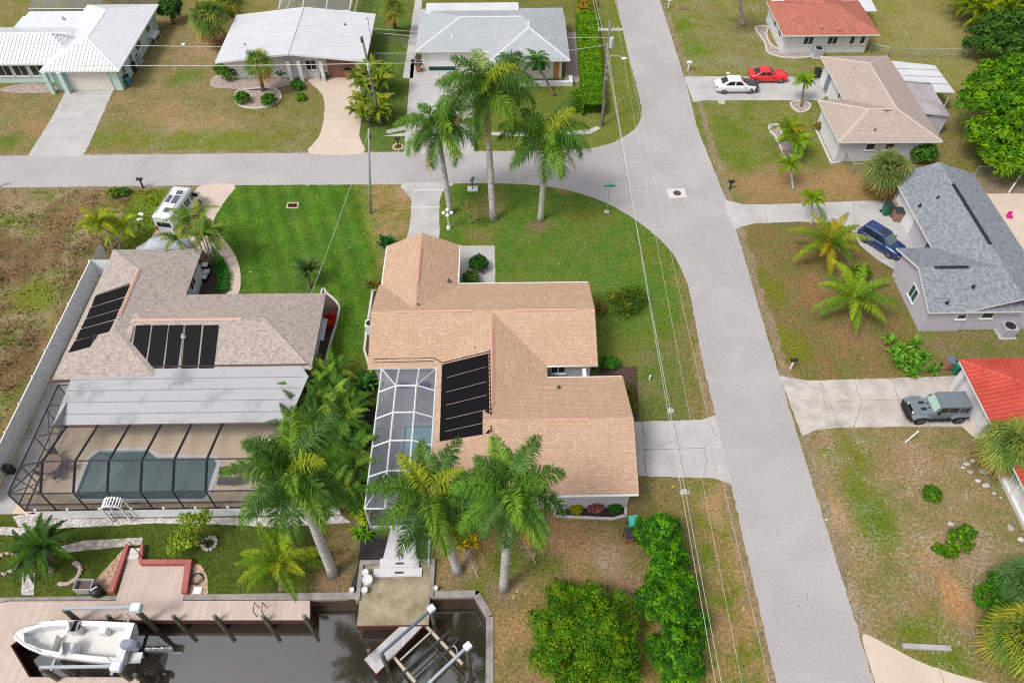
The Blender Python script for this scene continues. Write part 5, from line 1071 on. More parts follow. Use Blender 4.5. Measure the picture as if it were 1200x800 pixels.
# big leaved plants
def rosette(label,px,n,L,wd,cols,seed,name='rosette_plant',heads=1,spread=.3,elev=(.3,1.3),z=.05,group=None,cat='plant',droop=.35):
    b=G(*px); lm=LM(seed); r=lm.r
    for i in range(heads): lm.blades(np.array(b)+np.array([r.normal()*spread,r.normal()*spread,z if heads==1 else z+r.random()*.4]),n,L,wd,cols,elev,droop)
    return tag(lm.build(name,base=b),label,cat,group)
rosette('broad leaved clump on the lawn above the tiled house driveway',(1060,420),16,.9,.22,F((70,122,40),(96,146,52),(120,160,66)),140,heads=16,spread=.75,name='broad_leaf_plant')
rosette('bird of paradise fan of dark leaves at the garage corner',(458,296),14,1.5,.3,F((48,96,50),(62,112,60)),141,heads=5,spread=.4,elev=(.8,1.5),name='paradise_plant')
rosette('reddish leafed plants along the west wall of the garage',(447,330),12,.8,.14,F((110,130,50),(140,110,60)),142,heads=7,spread=.5)
rosette('dark glossy banana like plant by the north end of the white cage',(434,452),12,1.1,.26,F((60,120,56),(80,140,66)),143,heads=5,spread=.35,name='broad_leaf_plant')
rosette('yellow streaked plant beside the white cage corner',(441,440),14,.7,.1,F((180,180,60),(150,160,50)),144,heads=4,spread=.3)
rosette('spiky yellow green dracaena at the white cage wall',(434,473),22,.8,.1,F((130,160,50),(100,140,46)),145,heads=4,spread=.3,name='spiky_plant')
rosette('tall blue green leafy plant midway along the white cage',(424,515),12,1.2,.32,F((70,130,70),(90,150,80)),146,heads=6,spread=.45,elev=(.7,1.5),name='broad_leaf_plant')
rosette('drooping leafed plant midway along the narrow lawn',(418,545),12,1.2,.24,F((64,112,50),(84,130,60)),147,heads=6,spread=.45,name='broad_leaf_plant')
rosette('largest spiky yellow green bromeliad beside the cage door',(431,605),30,.95,.11,F((168,184,56),(130,168,50),(190,196,90)),148,heads=3,spread=.2,name='spiky_plant')
rosette('lower spiky green bromeliad beside the black mulch',(426,628),28,.8,.1,F((110,160,46),(90,140,42)),149,heads=2,spread=.15,name='spiky_plant')
rosette('upper spiky bromeliad at the cage corner',(419,602),26,.9,.12,F((100,146,44),(84,128,40)),150,heads=3,spread=.3,name='spiky_plant')
rosette('dark spiky plant between the arecas and the cage',(414,580),24,.8,.1,F((84,120,44),(60,96,40)),151,heads=3,spread=.3,name='spiky_plant')
rosette('yellow croton between the two southern palms',(548,633),20,.7,.14,F((196,176,50),(170,150,40)),152,heads=5,spread=.35)
rosette('yellow croton left of the leaning southern palm trunk',(512,622),20,.7,.14,F((180,172,48),(150,150,44)),153,heads=4,spread=.3)
rosette('banana plant in front of the low white house',(322,70),12,1.3,.35,F((80,140,60),(100,160,70)),154,heads=3,spread=.5,elev=(.6,1.4),name='broad_leaf_plant',z=1.2)
rosette('leafy green plant by the pale column of the low house',(346,80),14,1.2,.3,F((66,134,56),(90,154,66)),155,heads=5,spread=.5,elev=(.5,1.4),name='broad_leaf_plant',z=.6)
rosette('dark broad leafed plant in front of the low house window',(382,88),12,1.1,.26,F((50,100,50),(66,120,60)),156,heads=5,spread=.5,name='broad_leaf_plant')
rosette('spiky plant at the bottom of the picket fence by the left edge',(58,615),18,.5,.08,F((130,140,60),(100,120,50)),157,heads=2)
rosette('flowering plants under the wall ornaments of the lavender house',(1068,318),14,.5,.08,F((130,130,60),(160,120,70),(90,120,50)),158,heads=6,spread=.5)
rosette('straggly weed beside the pale bed by the beige house',(961,148),14,.6,.1,F((150,140,50),(130,120,50)),159,heads=2)
# ================================================================== VEHICLES
TYRE=mat('tyre_rubber',(.015,.015,.016),.85,.2,6); RIM=mat('alloy_rim',al(150,150,152),.35,.2,6,metal=.7); CGL=mat('car_glass',(.016,.02,.024),.05,.15,1,spec=.8,fine=0); RED_L=mat('tail_lamp',(.4,.015,.015),.2,.1,4); HEAD=mat('head_lamp',(.7,.72,.75),.1,.1,4,fine=0); WGL=mat('windscreen_glass',(.12,.17,.16),.05,.2,1,spec=.8,fine=0)
def paint(n,c,rough=.28,coat=.6): return mat(n,c,rough,.06,1.2,spec=.5,coat=coat,fine=.03)
def ring(x,w,zb,zt,r=.12):
    """rounded cross-section of a car body at station x"""
    h=zt-zb
    return [(x,-w*.82,zb),(x,-w*.98,zb+.1*h),(x,-w,zb+.45*h),(x,-w*.97,zb+.75*h),(x,-w*.9,zt-.05*h),(x,-w*.72,zt),(x,0,zt+.015),(x,w*.72,zt),(x,w*.9,zt-.05*h),(x,w*.97,zb+.75*h),(x,w,zb+.45*h),(x,w*.98,zb+.1*h),(x,w*.82,zb)]
def wheel(t,x,y,r,w=.22,rim=RIM):
    s=1 if y>0 else -1; mb=MB(); n=20
    def disc(r0,y0): return [(x+r0*math.cos(2*PI*j/n),y0,r+r0*math.sin(2*PI*j/n)) for j in range(n)]
    mb.loft([disc(r*.9,y-s*w),disc(r,y-s*w*.85),disc(r,y-s*w*.12),disc(r*.93,y),disc(r*.66,y+s*.002)])
    wo=mb.build('wheel',TYRE,t,local=True); rb=MB(); rb.loft([disc(r*.64,y-s*.02),disc(r*.64,y+s*.012),disc(r*.5,y+s*.004)]); 
    for k in range(5):
        a=2*PI*k/5; c=(x+r*.34*math.cos(a),y+s*.014,r+r*.34*math.sin(a)); rb.obox(c,r*.6,.02,r*.14,M=Matrix.Rotation(-a,3,'Y'))
    rb.build('rim',rim,wo,local=True); return wo
def vehicle(name,label,px,rz,st,cab,wb,wr,W,paint_,roofm=None,belt=.95,hood=None,glass=CGL,cat='car',rim=RIM,screen=None,z0=.02):
    """st: body stations (x,half width,z bottom,z top); cab: (x back low,x front low,x back top,x front top,half low,half top,z top)"""
    b=px if isinstance(px,Vector) else G(*px); t=thing(name,label,cat,(b.x,b.y,z0),rz=rz)
    mb=MB(); mb.loft([ring(*s) for s in st]); mb.build('body',paint_,t,smooth=True,local=True)
    xb0,xf0,xb1,xf1,wl_,wt,zt=cab; zb=belt-.06
    R=lambda x,w,z:[(x,-w,z),(x,w,z)]
    mb=MB(); k=.12
    lo=[(xb0,-wl_*.9,zb),(xb0+.15,-wl_,zb),(xf0-.2,-wl_,zb),(xf0,-wl_*.86,zb),(xf0,wl_*.86,zb),(xf0-.2,wl_,zb),(xb0+.15,wl_,zb),(xb0,wl_*.9,zb)]
    hi=[(xb1,-wt*.86,zt-.04),(xb1+k,-wt,zt-.03),(xf1-k,-wt,zt-.03),(xf1,-wt*.9,zt-.05),(xf1,wt*.9,zt-.05),(xf1-k,wt,zt-.03),(xb1+k,wt,zt-.03),(xb1,wt*.86,zt-.04)]
    top=[(xb1+.15,-wt*.75,zt),(xb1+.3,-wt*.8,zt+.01),(xf1-.3,-wt*.8,zt+.01),(xf1-.12,-wt*.75,zt),(xf1-.12,wt*.75,zt),(xf1-.3,wt*.8,zt+.01),(xb1+.3,wt*.8,zt+.01),(xb1+.15,wt*.75,zt)]
    mb.loft([lo,hi,top]); mb.build('cabin',roofm or paint_,t,local=True)
    def lerp(a,b,f): return tuple(a[i]+(b[i]-a[i])*f for i in range(3))
    def pane(nm,quad,m,off,marg=(.06,.9,.06,.94)):
        a,b_,c,d=quad; f0,f1,g0,g1=marg
        q=lambda u,v: Vector(lerp(lerp(a,b_,u),lerp(d,c,u),v))+Vector(off)
        mb=MB(); mb.slab([q(g0,f0),q(g1,f0),q(g1,f1),q(g0,f1)],.012); return mb.build(nm,m,t,local=True)
    pane('windscreen',(lo[3],lo[4],hi[4],hi[3]),screen or glass,(.022,0,.012),(.08,.93,.05,.95)); pane('rear_window',(lo[0],lo[7],hi[7],hi[0]),glass,(-.022,0,.012),(.2,.92,.08,.92))
    for s,a,b_ in((-1,1,2),(1,6,5)):
        xm0=(lo[a][0]+lo[b_][0])/2+.05; 
        for f0,f1 in((.06,.5),(.54,.95)):
            A=lerp(lo[a],lo[b_],f0);B=lerp(lo[a],lo[b_],f1);C=lerp(hi[a],hi[b_],f1);D_=lerp(hi[a],hi[b_],f0); pane('side_window',(A,B,C,D_),glass,(0,s*.014,.004),(.16,.86,.03,.97))
    f=st[-1][0]; r=st[0][0]
    for s in(-1,1):
        wheel(t,wb[0],s*W,wr,rim=rim); wheel(t,wb[1],s*W,wr,rim=rim)
        ar=MB()
        h=MB(); h.obox((f-.2,s*W*.7,st[-2][3]-.16),.3,.34,.12,rz=-s*.35); h.build('headlight',HEAD,t,local=True,bevel=.03)
        h=MB(); h.obox((r+.1,s*W*.76,st[1][3]-.16),.2,.3,.14,rz=s*.3); h.build('tail_light',RED_L,t,local=True,bevel=.02)
        m_=MB(); m_.obox((xf0-.45,s*(W+.1),belt+.06),.14,.2,.13,rz=s*.2); m_.build('mirror',paint_,t,local=True,bevel=.03)
    if hood:
        (x0,x1,hw),hm=hood; hb=MB(); pts=[]
        zt_at=lambda x: np.interp(x,[s[0] for s in st],[s[3] for s in st])
        xs_=[x0+(x1-x0)*i/5 for i in range(6)]
        V=[];
        for x in xs_:
            for y in(-hw,-hw*.6,0,hw*.6,hw): V.append((x,y*(1 if x<x1-.3 else .86),zt_at(x)+.03-.03*abs(y/hw)**2))
        hb.add(V,[(i*5+j,i*5+j+1,(i+1)*5+j+1,(i+1)*5+j) for i in range(5) for j in range(4)]); hb.build('hood',hm,t,local=True,smooth=True)
    return t
def heading(a,b): d=G(*b)-G(*a); return math.atan2(d.y,d.x)
SED=[(-2.4,.74,.45,.82),(-2.32,.83,.3,.98),(-1.75,.9,.2,1.04),(-.8,.92,.2,1.0),(.5,.92,.2,.97),(1.2,.92,.2,.95),(1.9,.88,.22,.84),(2.25,.8,.26,.72),(2.4,.66,.34,.6)]
SD_=vehicle('sedan','white sedan with a black bonnet parked on the upper right driveway',G(861.5,105.5),.0,SED,(-1.95,1.15,-1.05,.35,.8,.62,1.45),(-1.42,1.42),.34,.9,paint('white_car_paint',(.62,.63,.64)),hood=((1.0,2.28,.76),paint('black_hood',(.012,.013,.015),.35)))
mb=MB(); mb.loft([ring(x+.014,w_*1.014,zb-.01,zt+.014) for x,w_,zb,zt in SED[-3:]]); mb.build('front_bumper',paint('black_hood',(.012,.013,.015),.35),SD_,smooth=True,local=True)
CPE=[(-2.15,.72,.45,.8),(-2.08,.8,.3,.95),(-1.5,.88,.2,.98),(-.7,.9,.2,.93),(.5,.9,.2,.9),(1.1,.9,.2,.88),(1.7,.87,.22,.8),(2.05,.78,.26,.7),(2.2,.66,.34,.58)]
vehicle('coupe','bright red coupe parked just beyond the white sedan',G(898.5,93.5),.0,CPE,(-1.85,.75,-1.0,.05,.76,.6,1.33),(-1.3,1.32),.33,.88,paint('red_car_paint',(.6,.014,.018)),belt=.9)
SUV=[(-2.28,.8,.5,.98),(-2.2,.88,.35,1.1),(-1.6,.93,.24,1.12),(-.6,.94,.24,1.08),(.6,.94,.24,1.06),(1.15,.93,.24,1.05),(1.8,.9,.26,.96),(2.15,.84,.3,.84),(2.28,.72,.36,.7)]
b_=G(1012,281); f_=G(1036,296); hd=math.atan2(f_.y-b_.y,f_.x-b_.x); cen=(b_+f_)/2+Vector((-math.sin(hd),math.cos(hd),0))*.55+Vector((.1,-.35,0))
BLU=vehicle('blue_car','dark blue estate car nosing up to the lavender house',cen,hd,SUV,(-2.2,1.05,-1.95,.25,.84,.7,1.68),(-1.4,1.38),.36,.92,paint('blue_car_paint',(.01,.032,.12)),belt=1.08,screen=WGL)
BLU.scale=(.93,.93,.93)
for s in(-1,1): mb=MB(); mb.tube([(-1.8,s*.62,1.72),(.1,s*.62,1.72)],.022,6); mb.tube([(-1.7,s*.62,1.66),(-1.7,s*.62,1.72)],.02,5); mb.tube([(0,s*.62,1.66),(0,s*.62,1.72)],.02,5); mb.build('roof_rail',GALV,BLU,local=True)
mb=MB(); mb.slab([(-.5,-.45,1.705),(.05,-.45,1.7),(.05,.45,1.7),(-.5,.45,1.705)],.012); mb.build('sunroof',CGL,BLU,local=True)
# boxy off-roader
JP=paint('slate_car_paint',(.135,.165,.19),.35,.4); JB=mat('black_trim',(.016,.017,.019),.6,.2,4)
t=thing('off_roader','slate grey boxy off road car with black bumper outside the tiled house','car',(*G(1092,485.5)[:2],.02),rz=PI+.015)
mb=MB(); mb.loft([[(x,-w*.95,zb),(x,-w,zb+.1),(x,-w,zt-.06),(x,-w*.93,zt),(x,w*.93,zt),(x,w,zt-.06),(x,w,zb+.1),(x,w*.95,zb)] for x,w,zb,zt in[(-1.95,.74,.55,1.2),(.55,.76,.5,1.2),(.6,.74,.5,1.18),(1.85,.6,.55,1.12),(1.95,.58,.6,1.08)]]); mb.build('body',JP,t,local=True)
mb=MB(); mb.loft([[(x,-w0,1.18),(x2,-w1,1.82),(x2,w1,1.82),(x,w0,1.18)] for x,x2,w0,w1 in[(-1.97,-1.9,.74,.68),(.62,.3,.74,.66)]]); mb.build('cabin',JP,t,local=True)
mb=MB(); mb.box(-1.93,.3,-.69,.69,1.82,1.87); 
for y in np.linspace(-.55,.55,7): mb.box(-1.8,.2,y-.03,y+.03,1.868,1.885)
mb.build('hard_top',JP,t,local=True,bevel=0)
mb=MB(); mb.slab([(.64,-.64,1.24),(.64,.64,1.24),(.35,.58,1.77),(.35,-.58,1.77)],.02); mb.build('windscreen',mat('green_screen',(.3,.42,.37),.1,.1,1,spec=.7,fine=0),t,local=True)
mb=MB(); mb.slab([(-1.98,-.58,1.3),(-1.98,.58,1.3),(-1.93,.54,1.74),(-1.93,-.54,1.74)],.02); mb.build('rear_window',CGL,t,local=True)
for s in(-1,1):
    for x0,x1 in((-1.8,-1.15),(-1.02,-.38),(-.28,.34)): mb=MB(); mb.slab([(x0,s*.742,1.26),(x1,s*.742,1.26),(x1-(.1 if x1>.3 else 0),s*.7,1.72),(x0,s*.7,1.72)],.015); mb.build('side_window',CGL,t,local=True)
    for x in(-1.45,1.38):
        wheel(t,x,s*.92,.43,.3,mat('dark_rim',(.12,.12,.125),.4,.2,4,metal=.6)); mb=MB(); mb.loft([[(x+dx,s*.6,z),(x+dx,s*.97,z-.03),(x+dx,s*.97,z-.1),(x+dx,s*.6,z-.1)] for dx,z in((-.66,.72),(-.5,1.0),(-.25,1.06),(.25,1.06),(.48,1.0),(.68,.76))]); mb.build('wheel_arch',JP,t,local=True)
    mb=MB(); mb.lathe((0,0,0),[(.0,0),(.1,0),(.11,.05),(.09,.06),(0,.06)],14); mb.xf(Matrix.Translation((1.93,s*.42,.93))@Matrix.Rotation(PI/2,4,'Y')); mb.build('headlight',HEAD,t,local=True)
    mb=MB(); mb.box(.28,.42,s*.78-.1 if s<0 else .74,s*.74 if s<0 else .9,1.2,1.36); mb.build('mirror',JB,t,local=True); mb=MB(); mb.box(-2.0,-1.94,s*.66-.09,s*.66+.09,.85,1.12); mb.build('tail_light',RED_L,t,local=True)
    mb=MB(); mb.box(-.85,.8,min(s*.76,s*.9),max(s*.76,s*.9),.42,.5); mb.build('side_step',JB,t,local=True)
mb=MB(); mb.box(1.95,1.99,-.34,.34,.72,1.06); 
for i in range(7): mb.box(1.985,2.01,-.3+i*.09,-.25+i*.09,.75,1.03)
mb.build('grille',JB,t,local=True); mb=MB(); mb.loft([[(x,y,.5),(x+.28,y,.52),(x+.28,y,.74),(x,y,.74)] for x,y in((1.85,-.92),(2.05,-.6),(2.08,0),(2.05,.6),(1.85,.92))]); mb.build('front_bumper',JB,t,local=True)
mb=MB(); mb.box(-2.15,-1.95,-.85,.85,.55,.75); mb.build('rear_bumper',JB,t,local=True)
for s in(-1,1): mb=MB(); mb.box(1.0,1.4,s*.28-.1,s*.28+.1,1.165,1.19); mb.box(.7,.85,s*.2-.05,s*.2+.05,1.18,1.2);mb.build('hood_vent',JB,t,local=True)
mb=MB(); mb.lathe((0,0,0),[(.2,-.1),(.38,-.1),(.41,0),(.38,.1),(0,.11)],20); mb.xf(Matrix.Translation((-2.1,0,1.02))@Matrix.Rotation(PI/2,4,'Y')); sw=mb.build('spare_wheel',TYRE,t,local=True)
# white van
c=G(203,230,2.55); b0=G(210,261);b1=G(232,228); hd=math.atan2(b1.y-b0.y,b1.x-b0.x)
t=thing('van','white high roofed van with dark rear window parked behind the clump of thin palms','van',(c.x,c.y,.02),rz=hd)
t.scale=(.93,.93,.93)
VW=mat('white_van_paint',(.62,.63,.64),.35,.05,1,spec=.5,coat=.3,fine=.02)
mb=MB(); mb.loft([[(x,-w,zb),(x,-w,zt*.55),(x,-w*.93,zt-.12),(x,-w*.82,zt),(x,w*.82,zt),(x,w*.93,zt-.12),(x,w,zt*.55),(x,w,zb)] for x,w,zb,zt in[(-2.9,.96,.35,2.45),(-2.8,1.0,.3,2.58),(1.2,1.0,.3,2.58),(1.75,.98,.3,2.45),(2.35,.95,.3,1.45),(2.85,.9,.32,1.15),(2.95,.84,.4,.85)]]); mb.build('body',VW,t,local=True,smooth=False)
mb=MB(); mb.slab([(1.82,-.8,2.32),(1.82,.8,2.32),(2.36,.84,1.5),(2.36,-.84,1.5)],-.02); mb.build('windscreen',CGL,t,local=True); mb=MB(); mb.slab([(-2.93,-.7,1.35),(-2.93,.7,1.35),(-2.88,.64,2.2),(-2.88,-.64,2.2)],.03); mb.build('rear_window',CGL,t,local=True)
for s in(-1,1):
    for x0,x1 in((-1.4,-.4),(-.2,.8),(1.0,1.7)): mb=MB(); mb.slab([(x0,s*1.005,1.42),(x1+(.2 if x1>1.5 else 0),s*1.005,1.42),(x1,s*.965,2.1),(x0,s*.965,2.1)],.02); mb.build('side_window',CGL,t,local=True)
    for x in(-1.85,1.95): wheel(t,x,s*1.0,.38,.26)
    mb=MB(); mb.box(1.75,1.9,s*1.12-.12,s*1.12+.12,1.4,1.75); mb.build('mirror',JB,t,local=True); mb=MB(); mb.box(-2.96,-2.9,s*.86-.07,s*.86+.07,.9,1.3); mb.build('tail_light',RED_L,t,local=True); mb=MB(); mb.box(2.75,2.93,s*.7-.14,s*.7+.14,.8,1.02);mb.build('headlight',HEAD,t,local=True)
for x,y,a,b in((-1.9,-.2,.55,.5),(-.3,-.3,1.1,.45),(.75,-.25,.5,.5),(-.3,.35,1.0,.3)): mb=MB(); mb.box(x-a/2,x+a/2,y-b/2,y+b/2,2.585,2.68); mb.build('roof_hatch',mat('roof_unit',(.1,.11,.13),.5,.2,3),t,local=True)
for s in(-1,1): mb=MB(); mb.tube([(-2.5,s*.7,2.66),(1.0,s*.7,2.66)],.03,6); mb.build('roof_rail',GALV,t,local=True)
# vehicle under a pale cover
b=G(193,296); lm=MB(); rs=[]
for i,(x,w,zt) in enumerate([(-2.3,.5,.4),(-2.15,.85,.75),(-1.5,.95,1.0),(-.8,.95,1.5),(.3,.95,1.5),(.9,.96,1.1),(1.8,.92,.95),(2.2,.8,.7),(2.35,.5,.35)]):
    n=14; rs.append([(x,-w*math.cos(PI*j/(n-1))*(1.04 if j in(0,n-1) else 1),.05+max(0,zt*abs(math.sin(PI*j/(n-1)))**.55+.03*math.sin(j*2.3+i*1.7)*(0<j<n-1))) for j in range(n)])
lm.loft(rs); lm.xf(Matrix.Translation(b)@Matrix.Rotation(.25,4,'Z')); tag(lm.build('covered_car',mat('grey_cover',al(196,202,212),.7,.15,1.5),smooth=True),'car under a pale grey fitted cover beside the white van','covered car')
# ================================================================== DOCKS
def deckmat(name,c,c2,dirx=True,wd=.14):
    m,nt,b=newmat(name); p=pos(nt); s=nt.nodes.new('ShaderNodeSeparateXYZ'); nt.links.new(p,s.inputs[0])
    q=mul(nt,s.outputs[0 if dirx else 1],1/wd); fr=nt.nodes.new('ShaderNodeMath'); fr.operation='FRACT'; nt.links.new(q,fr.inputs[0]); fl_=nt.nodes.new('ShaderNodeMath'); fl_.operation='FLOOR'; nt.links.new(q,fl_.inputs[0])
    wn=nt.nodes.new('ShaderNodeTexWhiteNoise'); wn.noise_dimensions='1D'; nt.links.new(fl_.outputs[0],wn.inputs['W'])
    col=mixc(nt,wn.outputs['Value'],c,c2); n=ramp(nt,noise(nt,p,1.2,5,.7),.4,.7); col=mixc(nt,mul(nt,n,.25),col,tuple(x*.6 for x in c2))
    gp_=nt.nodes.new('ShaderNodeMath'); gp_.operation='LESS_THAN'; nt.links.new(fr.outputs[0],gp_.inputs[0]); gp_.inputs[1].default_value=.1
    col=mixc(nt,mul(nt,gp_.outputs[0],.55),col,tuple(x*.3 for x in c2)); nt.links.new(col,b.inputs['Base Color']); b.inputs['Roughness'].default_value=.75; return m
DECK=deckmat('timber_decking',al(214,195,183),al(202,182,170)); DGREY=deckmat('grey_planks',al(214,212,212),al(196,194,194),True,.3)
FASC=mat('dock_fascia',al(96,54,46),.8,.25,2); PILE=mat('piling_wood',al(126,118,104),.85,.3,3,c2=al(96,104,84),fine=.4)
t=thing('dock','large brown timber dock wrapping round the boat slip at the lower left','dock',(-20,17,0))
A=lambda *p:[(q.x,q.y) for q in gp(*p,z=.1)]
y0=G(100,704,.1).y; DK=A((12,704),(363,703),(363,726))+A((163,726),(60,726),(24,747),(12,756),(34,793),(165,793))+[(G(165,793,.1).x,8.5),(-40,8.5),(-40,G(0,735,.1).y)]
mb=MB(); mb.prism(DK,-.02,.1); mb.build('deck',DECK,t); 
fs=MB(); DKo=DK
for i in range(len(DK)):
    a=Vector((*DK[i],0));b=Vector((*DK[(i+1)%len(DK)],0)); 
    if (b-a).length<.05: continue
    d=(b-a).normalized(); n=Vector((d.y,-d.x,0))
    if sum(DK[k][0]*DK[(k+1)%len(DK)][1]-DK[(k+1)%len(DK)][0]*DK[k][1] for k in range(len(DK)))<0: n=-n
    fs.prism([(a+n*.004)[:2],(b+n*.004)[:2],(b+n*.05)[:2],(a+n*.05)[:2]],-.42,.075)
fs.build('fascia',FASC,t)
mb=MB(); R_=A((135.5,704),(152,645),(168,645),(166.5,663),(224,663),(214,704)); mb.prism(R_,-.02,.104); mb.build('landing',DECK,t)
WBR=mat('red_brick_edging',al(190,112,104),.8,.18,2,fine=.3,world=True)
mb=MB()
def kerb(pts,w,h,z0=0,mb=mb):
    for a,b in zip(pts[:-1],pts[1:]):
        d=(b-a).normalized(); n=Vector((-d.y,d.x,0))*w/2; mb.prism([(a-n)[:2],(b-n)[:2],(b+n)[:2],(a+n)[:2]],z0,z0+h)
P3=gp((132,696),(152.5,643)); mb.prism([(p.x,p.y) for p in gp((129,696),(135.5,696),(154,641),(150,640))],-.02,.42); 
mb.prism([(p.x,p.y) for p in gp((167,640),(170.5,641),(169,658),(227,658),(221,697),(214.5,697),(219,663),(165.5,663))],-.02,.4)
tag(mb.build('retaining_kerb',WBR),'low brick red walls framing the dock landing and its steps','low wall')
t=thing('garden_steps','two white steps with a dark handrail down to the dock landing','steps',G(158,646)); mb=MB()
a=G(151,641);b=G(169,641); mb.box(a.x+.3,b.x-.1,a.y-.55,a.y-.2,0,.3); mb.box(a.x+.2,b.x-.1,a.y-.9,a.y-.55,0,.18); mb.build('step',mat('white_step',al(226,218,214),.8,.1,2),t); hr=MB(); q=G(158,642); r_=G(170,656); hr.tube([q,q+Vector((0,0,.95)),r_+Vector((0,0,.95)),r_],.03,6); hr.build('handrail',BLACK,t)
GRAV=mat_gravel('river_pebbles',[al(240,222,196,.85),al(206,160,120),al(232,200,170,.85)],5.5); WGRAV=mat_gravel('white_gravel',[al(236,230,228,.85),al(206,198,194),al(190,176,168)],7,.2); PGRAV=mat_gravel('pinkish_gravel',[al(222,206,198),al(196,172,162),al(170,150,140)],7,.25); MULCH=mat('black_mulch',al(72,66,70),.95,.35,6,c2=al(40,36,38),fine=.6,world=True,bm=.8,bs=10); BRM=mat('brown_mulch',al(104,82,72),.95,.35,6,c2=al(70,54,48),fine=.6,world=True,bm=.8,bs=10)
KERB=mat('white_kerb',al(222,218,212),.85,.12,2,fine=.2,world=True)
def bed(px,m,z=.03,smooth=True,name='garden_bed',kerb_=None,label=None):
    P=[(p.x,p.y) for p in (curve_pts(gp(*px),4) if smooth else gp(*px))]; sheet(name,jag(P,.012,.3,int(px[0][0])),z,m)
    if kerb_:
        k=MB(); Q=[Vector((*p,0)) for p in P]+[Vector((*P[0],0))]
        for a,b in zip(Q[:-1],Q[1:]):
            d=(b-a); 
            if d.length<.02: continue
            d=d.normalized(); n=Vector((-d.y,d.x,0))*.09; k.prism([(a-n)[:2],(b-n)[:2],(b+n)[:2],(a+n)[:2]],-.02,.11)
        tag(k.build('bed_kerb',KERB),kerb_,'kerb')
bed([(112,679),(147,641),(152,643),(131,696),(127,696)],GRAV,smooth=False); bed([(228,660),(236,662),(243,675),(244,697),(222,697)],GRAV,smooth=False)
bed([(-20,617),(40,618),(42,628),(-20,626)],WGRAV,smooth=False); bed([(15,605),(40,600),(60,608),(300,606),(400,604),(412,612),(330,618),(250,614),(180,613),(130,616),(70,619),(22,617)],WGRAV,smooth=False)
PAVR=mat_gravel('stone_pavers',[al(228,218,210),al(208,196,188),al(196,184,176)],2.6,.3)
bed([(72,640),(100,633),(167,629.5),(167,638),(120,643),(76,647.5)],PAVR,.034,False,'paver_path'); bed([(27,671),(41,671),(40,697),(25,697)],WGRAV,.034,False,'paver_path')
bed([(424,617),(455,617),(450,660),(420,660),(410,690),(408,704),(420,704),(420,660)],MULCH,smooth=False); bed([(476,617),(505,617),(505,660),(480,660)],MULCH,smooth=False); bed([(430,430),(444,430),(428,590),(420,600),(405,600),(425,500)],BRM,smooth=False)
bed([(650,592),(733,586),(733,604),(718,608),(650,605)],MULCH,smooth=False,kerb_='pale kerb round the planting bed south of the main house'); bed([(705,430),(746,430),(749,490),(742,494),(738,462),(700,440)],BRM,smooth=False)
bed([(232,300),(248,300),(266,318),(266,344),(228,344)],BRM); bed([(376,345),(384,345),(397,358),(396,372),(388,400),(376,440),(364,440)],BRM,kerb_='thin pale kerb of the end bed at the pool house')
bed([(437,340),(443,340),(440,430),(433,430),(427,410),(430,385)],BRM,smooth=False,kerb_='white kerb curving along the west wall of the main house')
bed([(2,104),(30,98),(62,100),(64,108),(30,110),(4,108)],PGRAV); bed([(247,94),(262,88),(330,92),(338,100),(300,106),(262,104),(248,102)],PGRAV); bed([(276,112),(284,106),(320,104),(329,112),(326,120),(312,126),(292,127),(278,122)],PGRAV,kerb_='pale kerb round the island bed with two clipped balls')
bed([(902,147),(910,146),(914,152),(920,165),(932,168),(938,178),(936,186),(920,185),(914,172),(908,160),(902,154)],PGRAV,kerb_='white wavy kerb round the bed of bushy palms'); bed([(927,121),(938,119),(949,122),(947,129),(938,132),(929,127)],PGRAV,kerb_='round white kerb under the small round headed palm')
bed([(885,34),(893,31),(900,33),(898,42),(906,55),(930,62),(952,60),(950,67),(920,68),(900,62),(896,50)],PGRAV,kerb_='curving kerb of the bed beside the red roofed house'); bed([(953,146),(958,144),(984,190),(974,192)],PGRAV,smooth=False,kerb_='pale kerb of the straight bed by the beige roofed house')
bed([(1125,498),(1152,490),(1152,515),(1140,512)],CONCT,.03,False,'side_path')
bed([(448,160),(480,155),(479,160),(448,160)],CONC,smooth=False,name='side_path'); bed([(452,153),(482,146),(482,151),(454,157)],CONC,smooth=False,name='side_path'); bed([(576,155),(640,157),(690,152),(700,148),(704,151),(692,157),(640,161),(576,159)],CONC,smooth=False,name='side_path')
# pilings along the dock
pl0=None
def piling(px_top,py_bot,label,h=.95,r=.13,green=False,grp='dock pilings'):
    b=G(px_top,py_bot,.1); mb=MB(); mb.tube([(b.x,b.y,-2.4),(b.x,b.y,.1),(b.x,b.y,h)],[r*1.05,r,r*.96],10); 
    tag(mb.build('piling',PILE),label,'piling',grp)
for i,(x,y,lb) in enumerate([(208,727,'piling nearest the boat on the front edge of the brown dock'),(256,727,'second piling from the boat on the front dock edge'),(312,727,'third piling from the boat on the front dock edge'),(360,727,'end piling at the right corner of the brown dock'),(132,727,'short dark piling hidden behind the boat gunwale'),(164,795,'greenish piling at the lower dock corner behind the boat')]): piling(x,y,lb,.9)
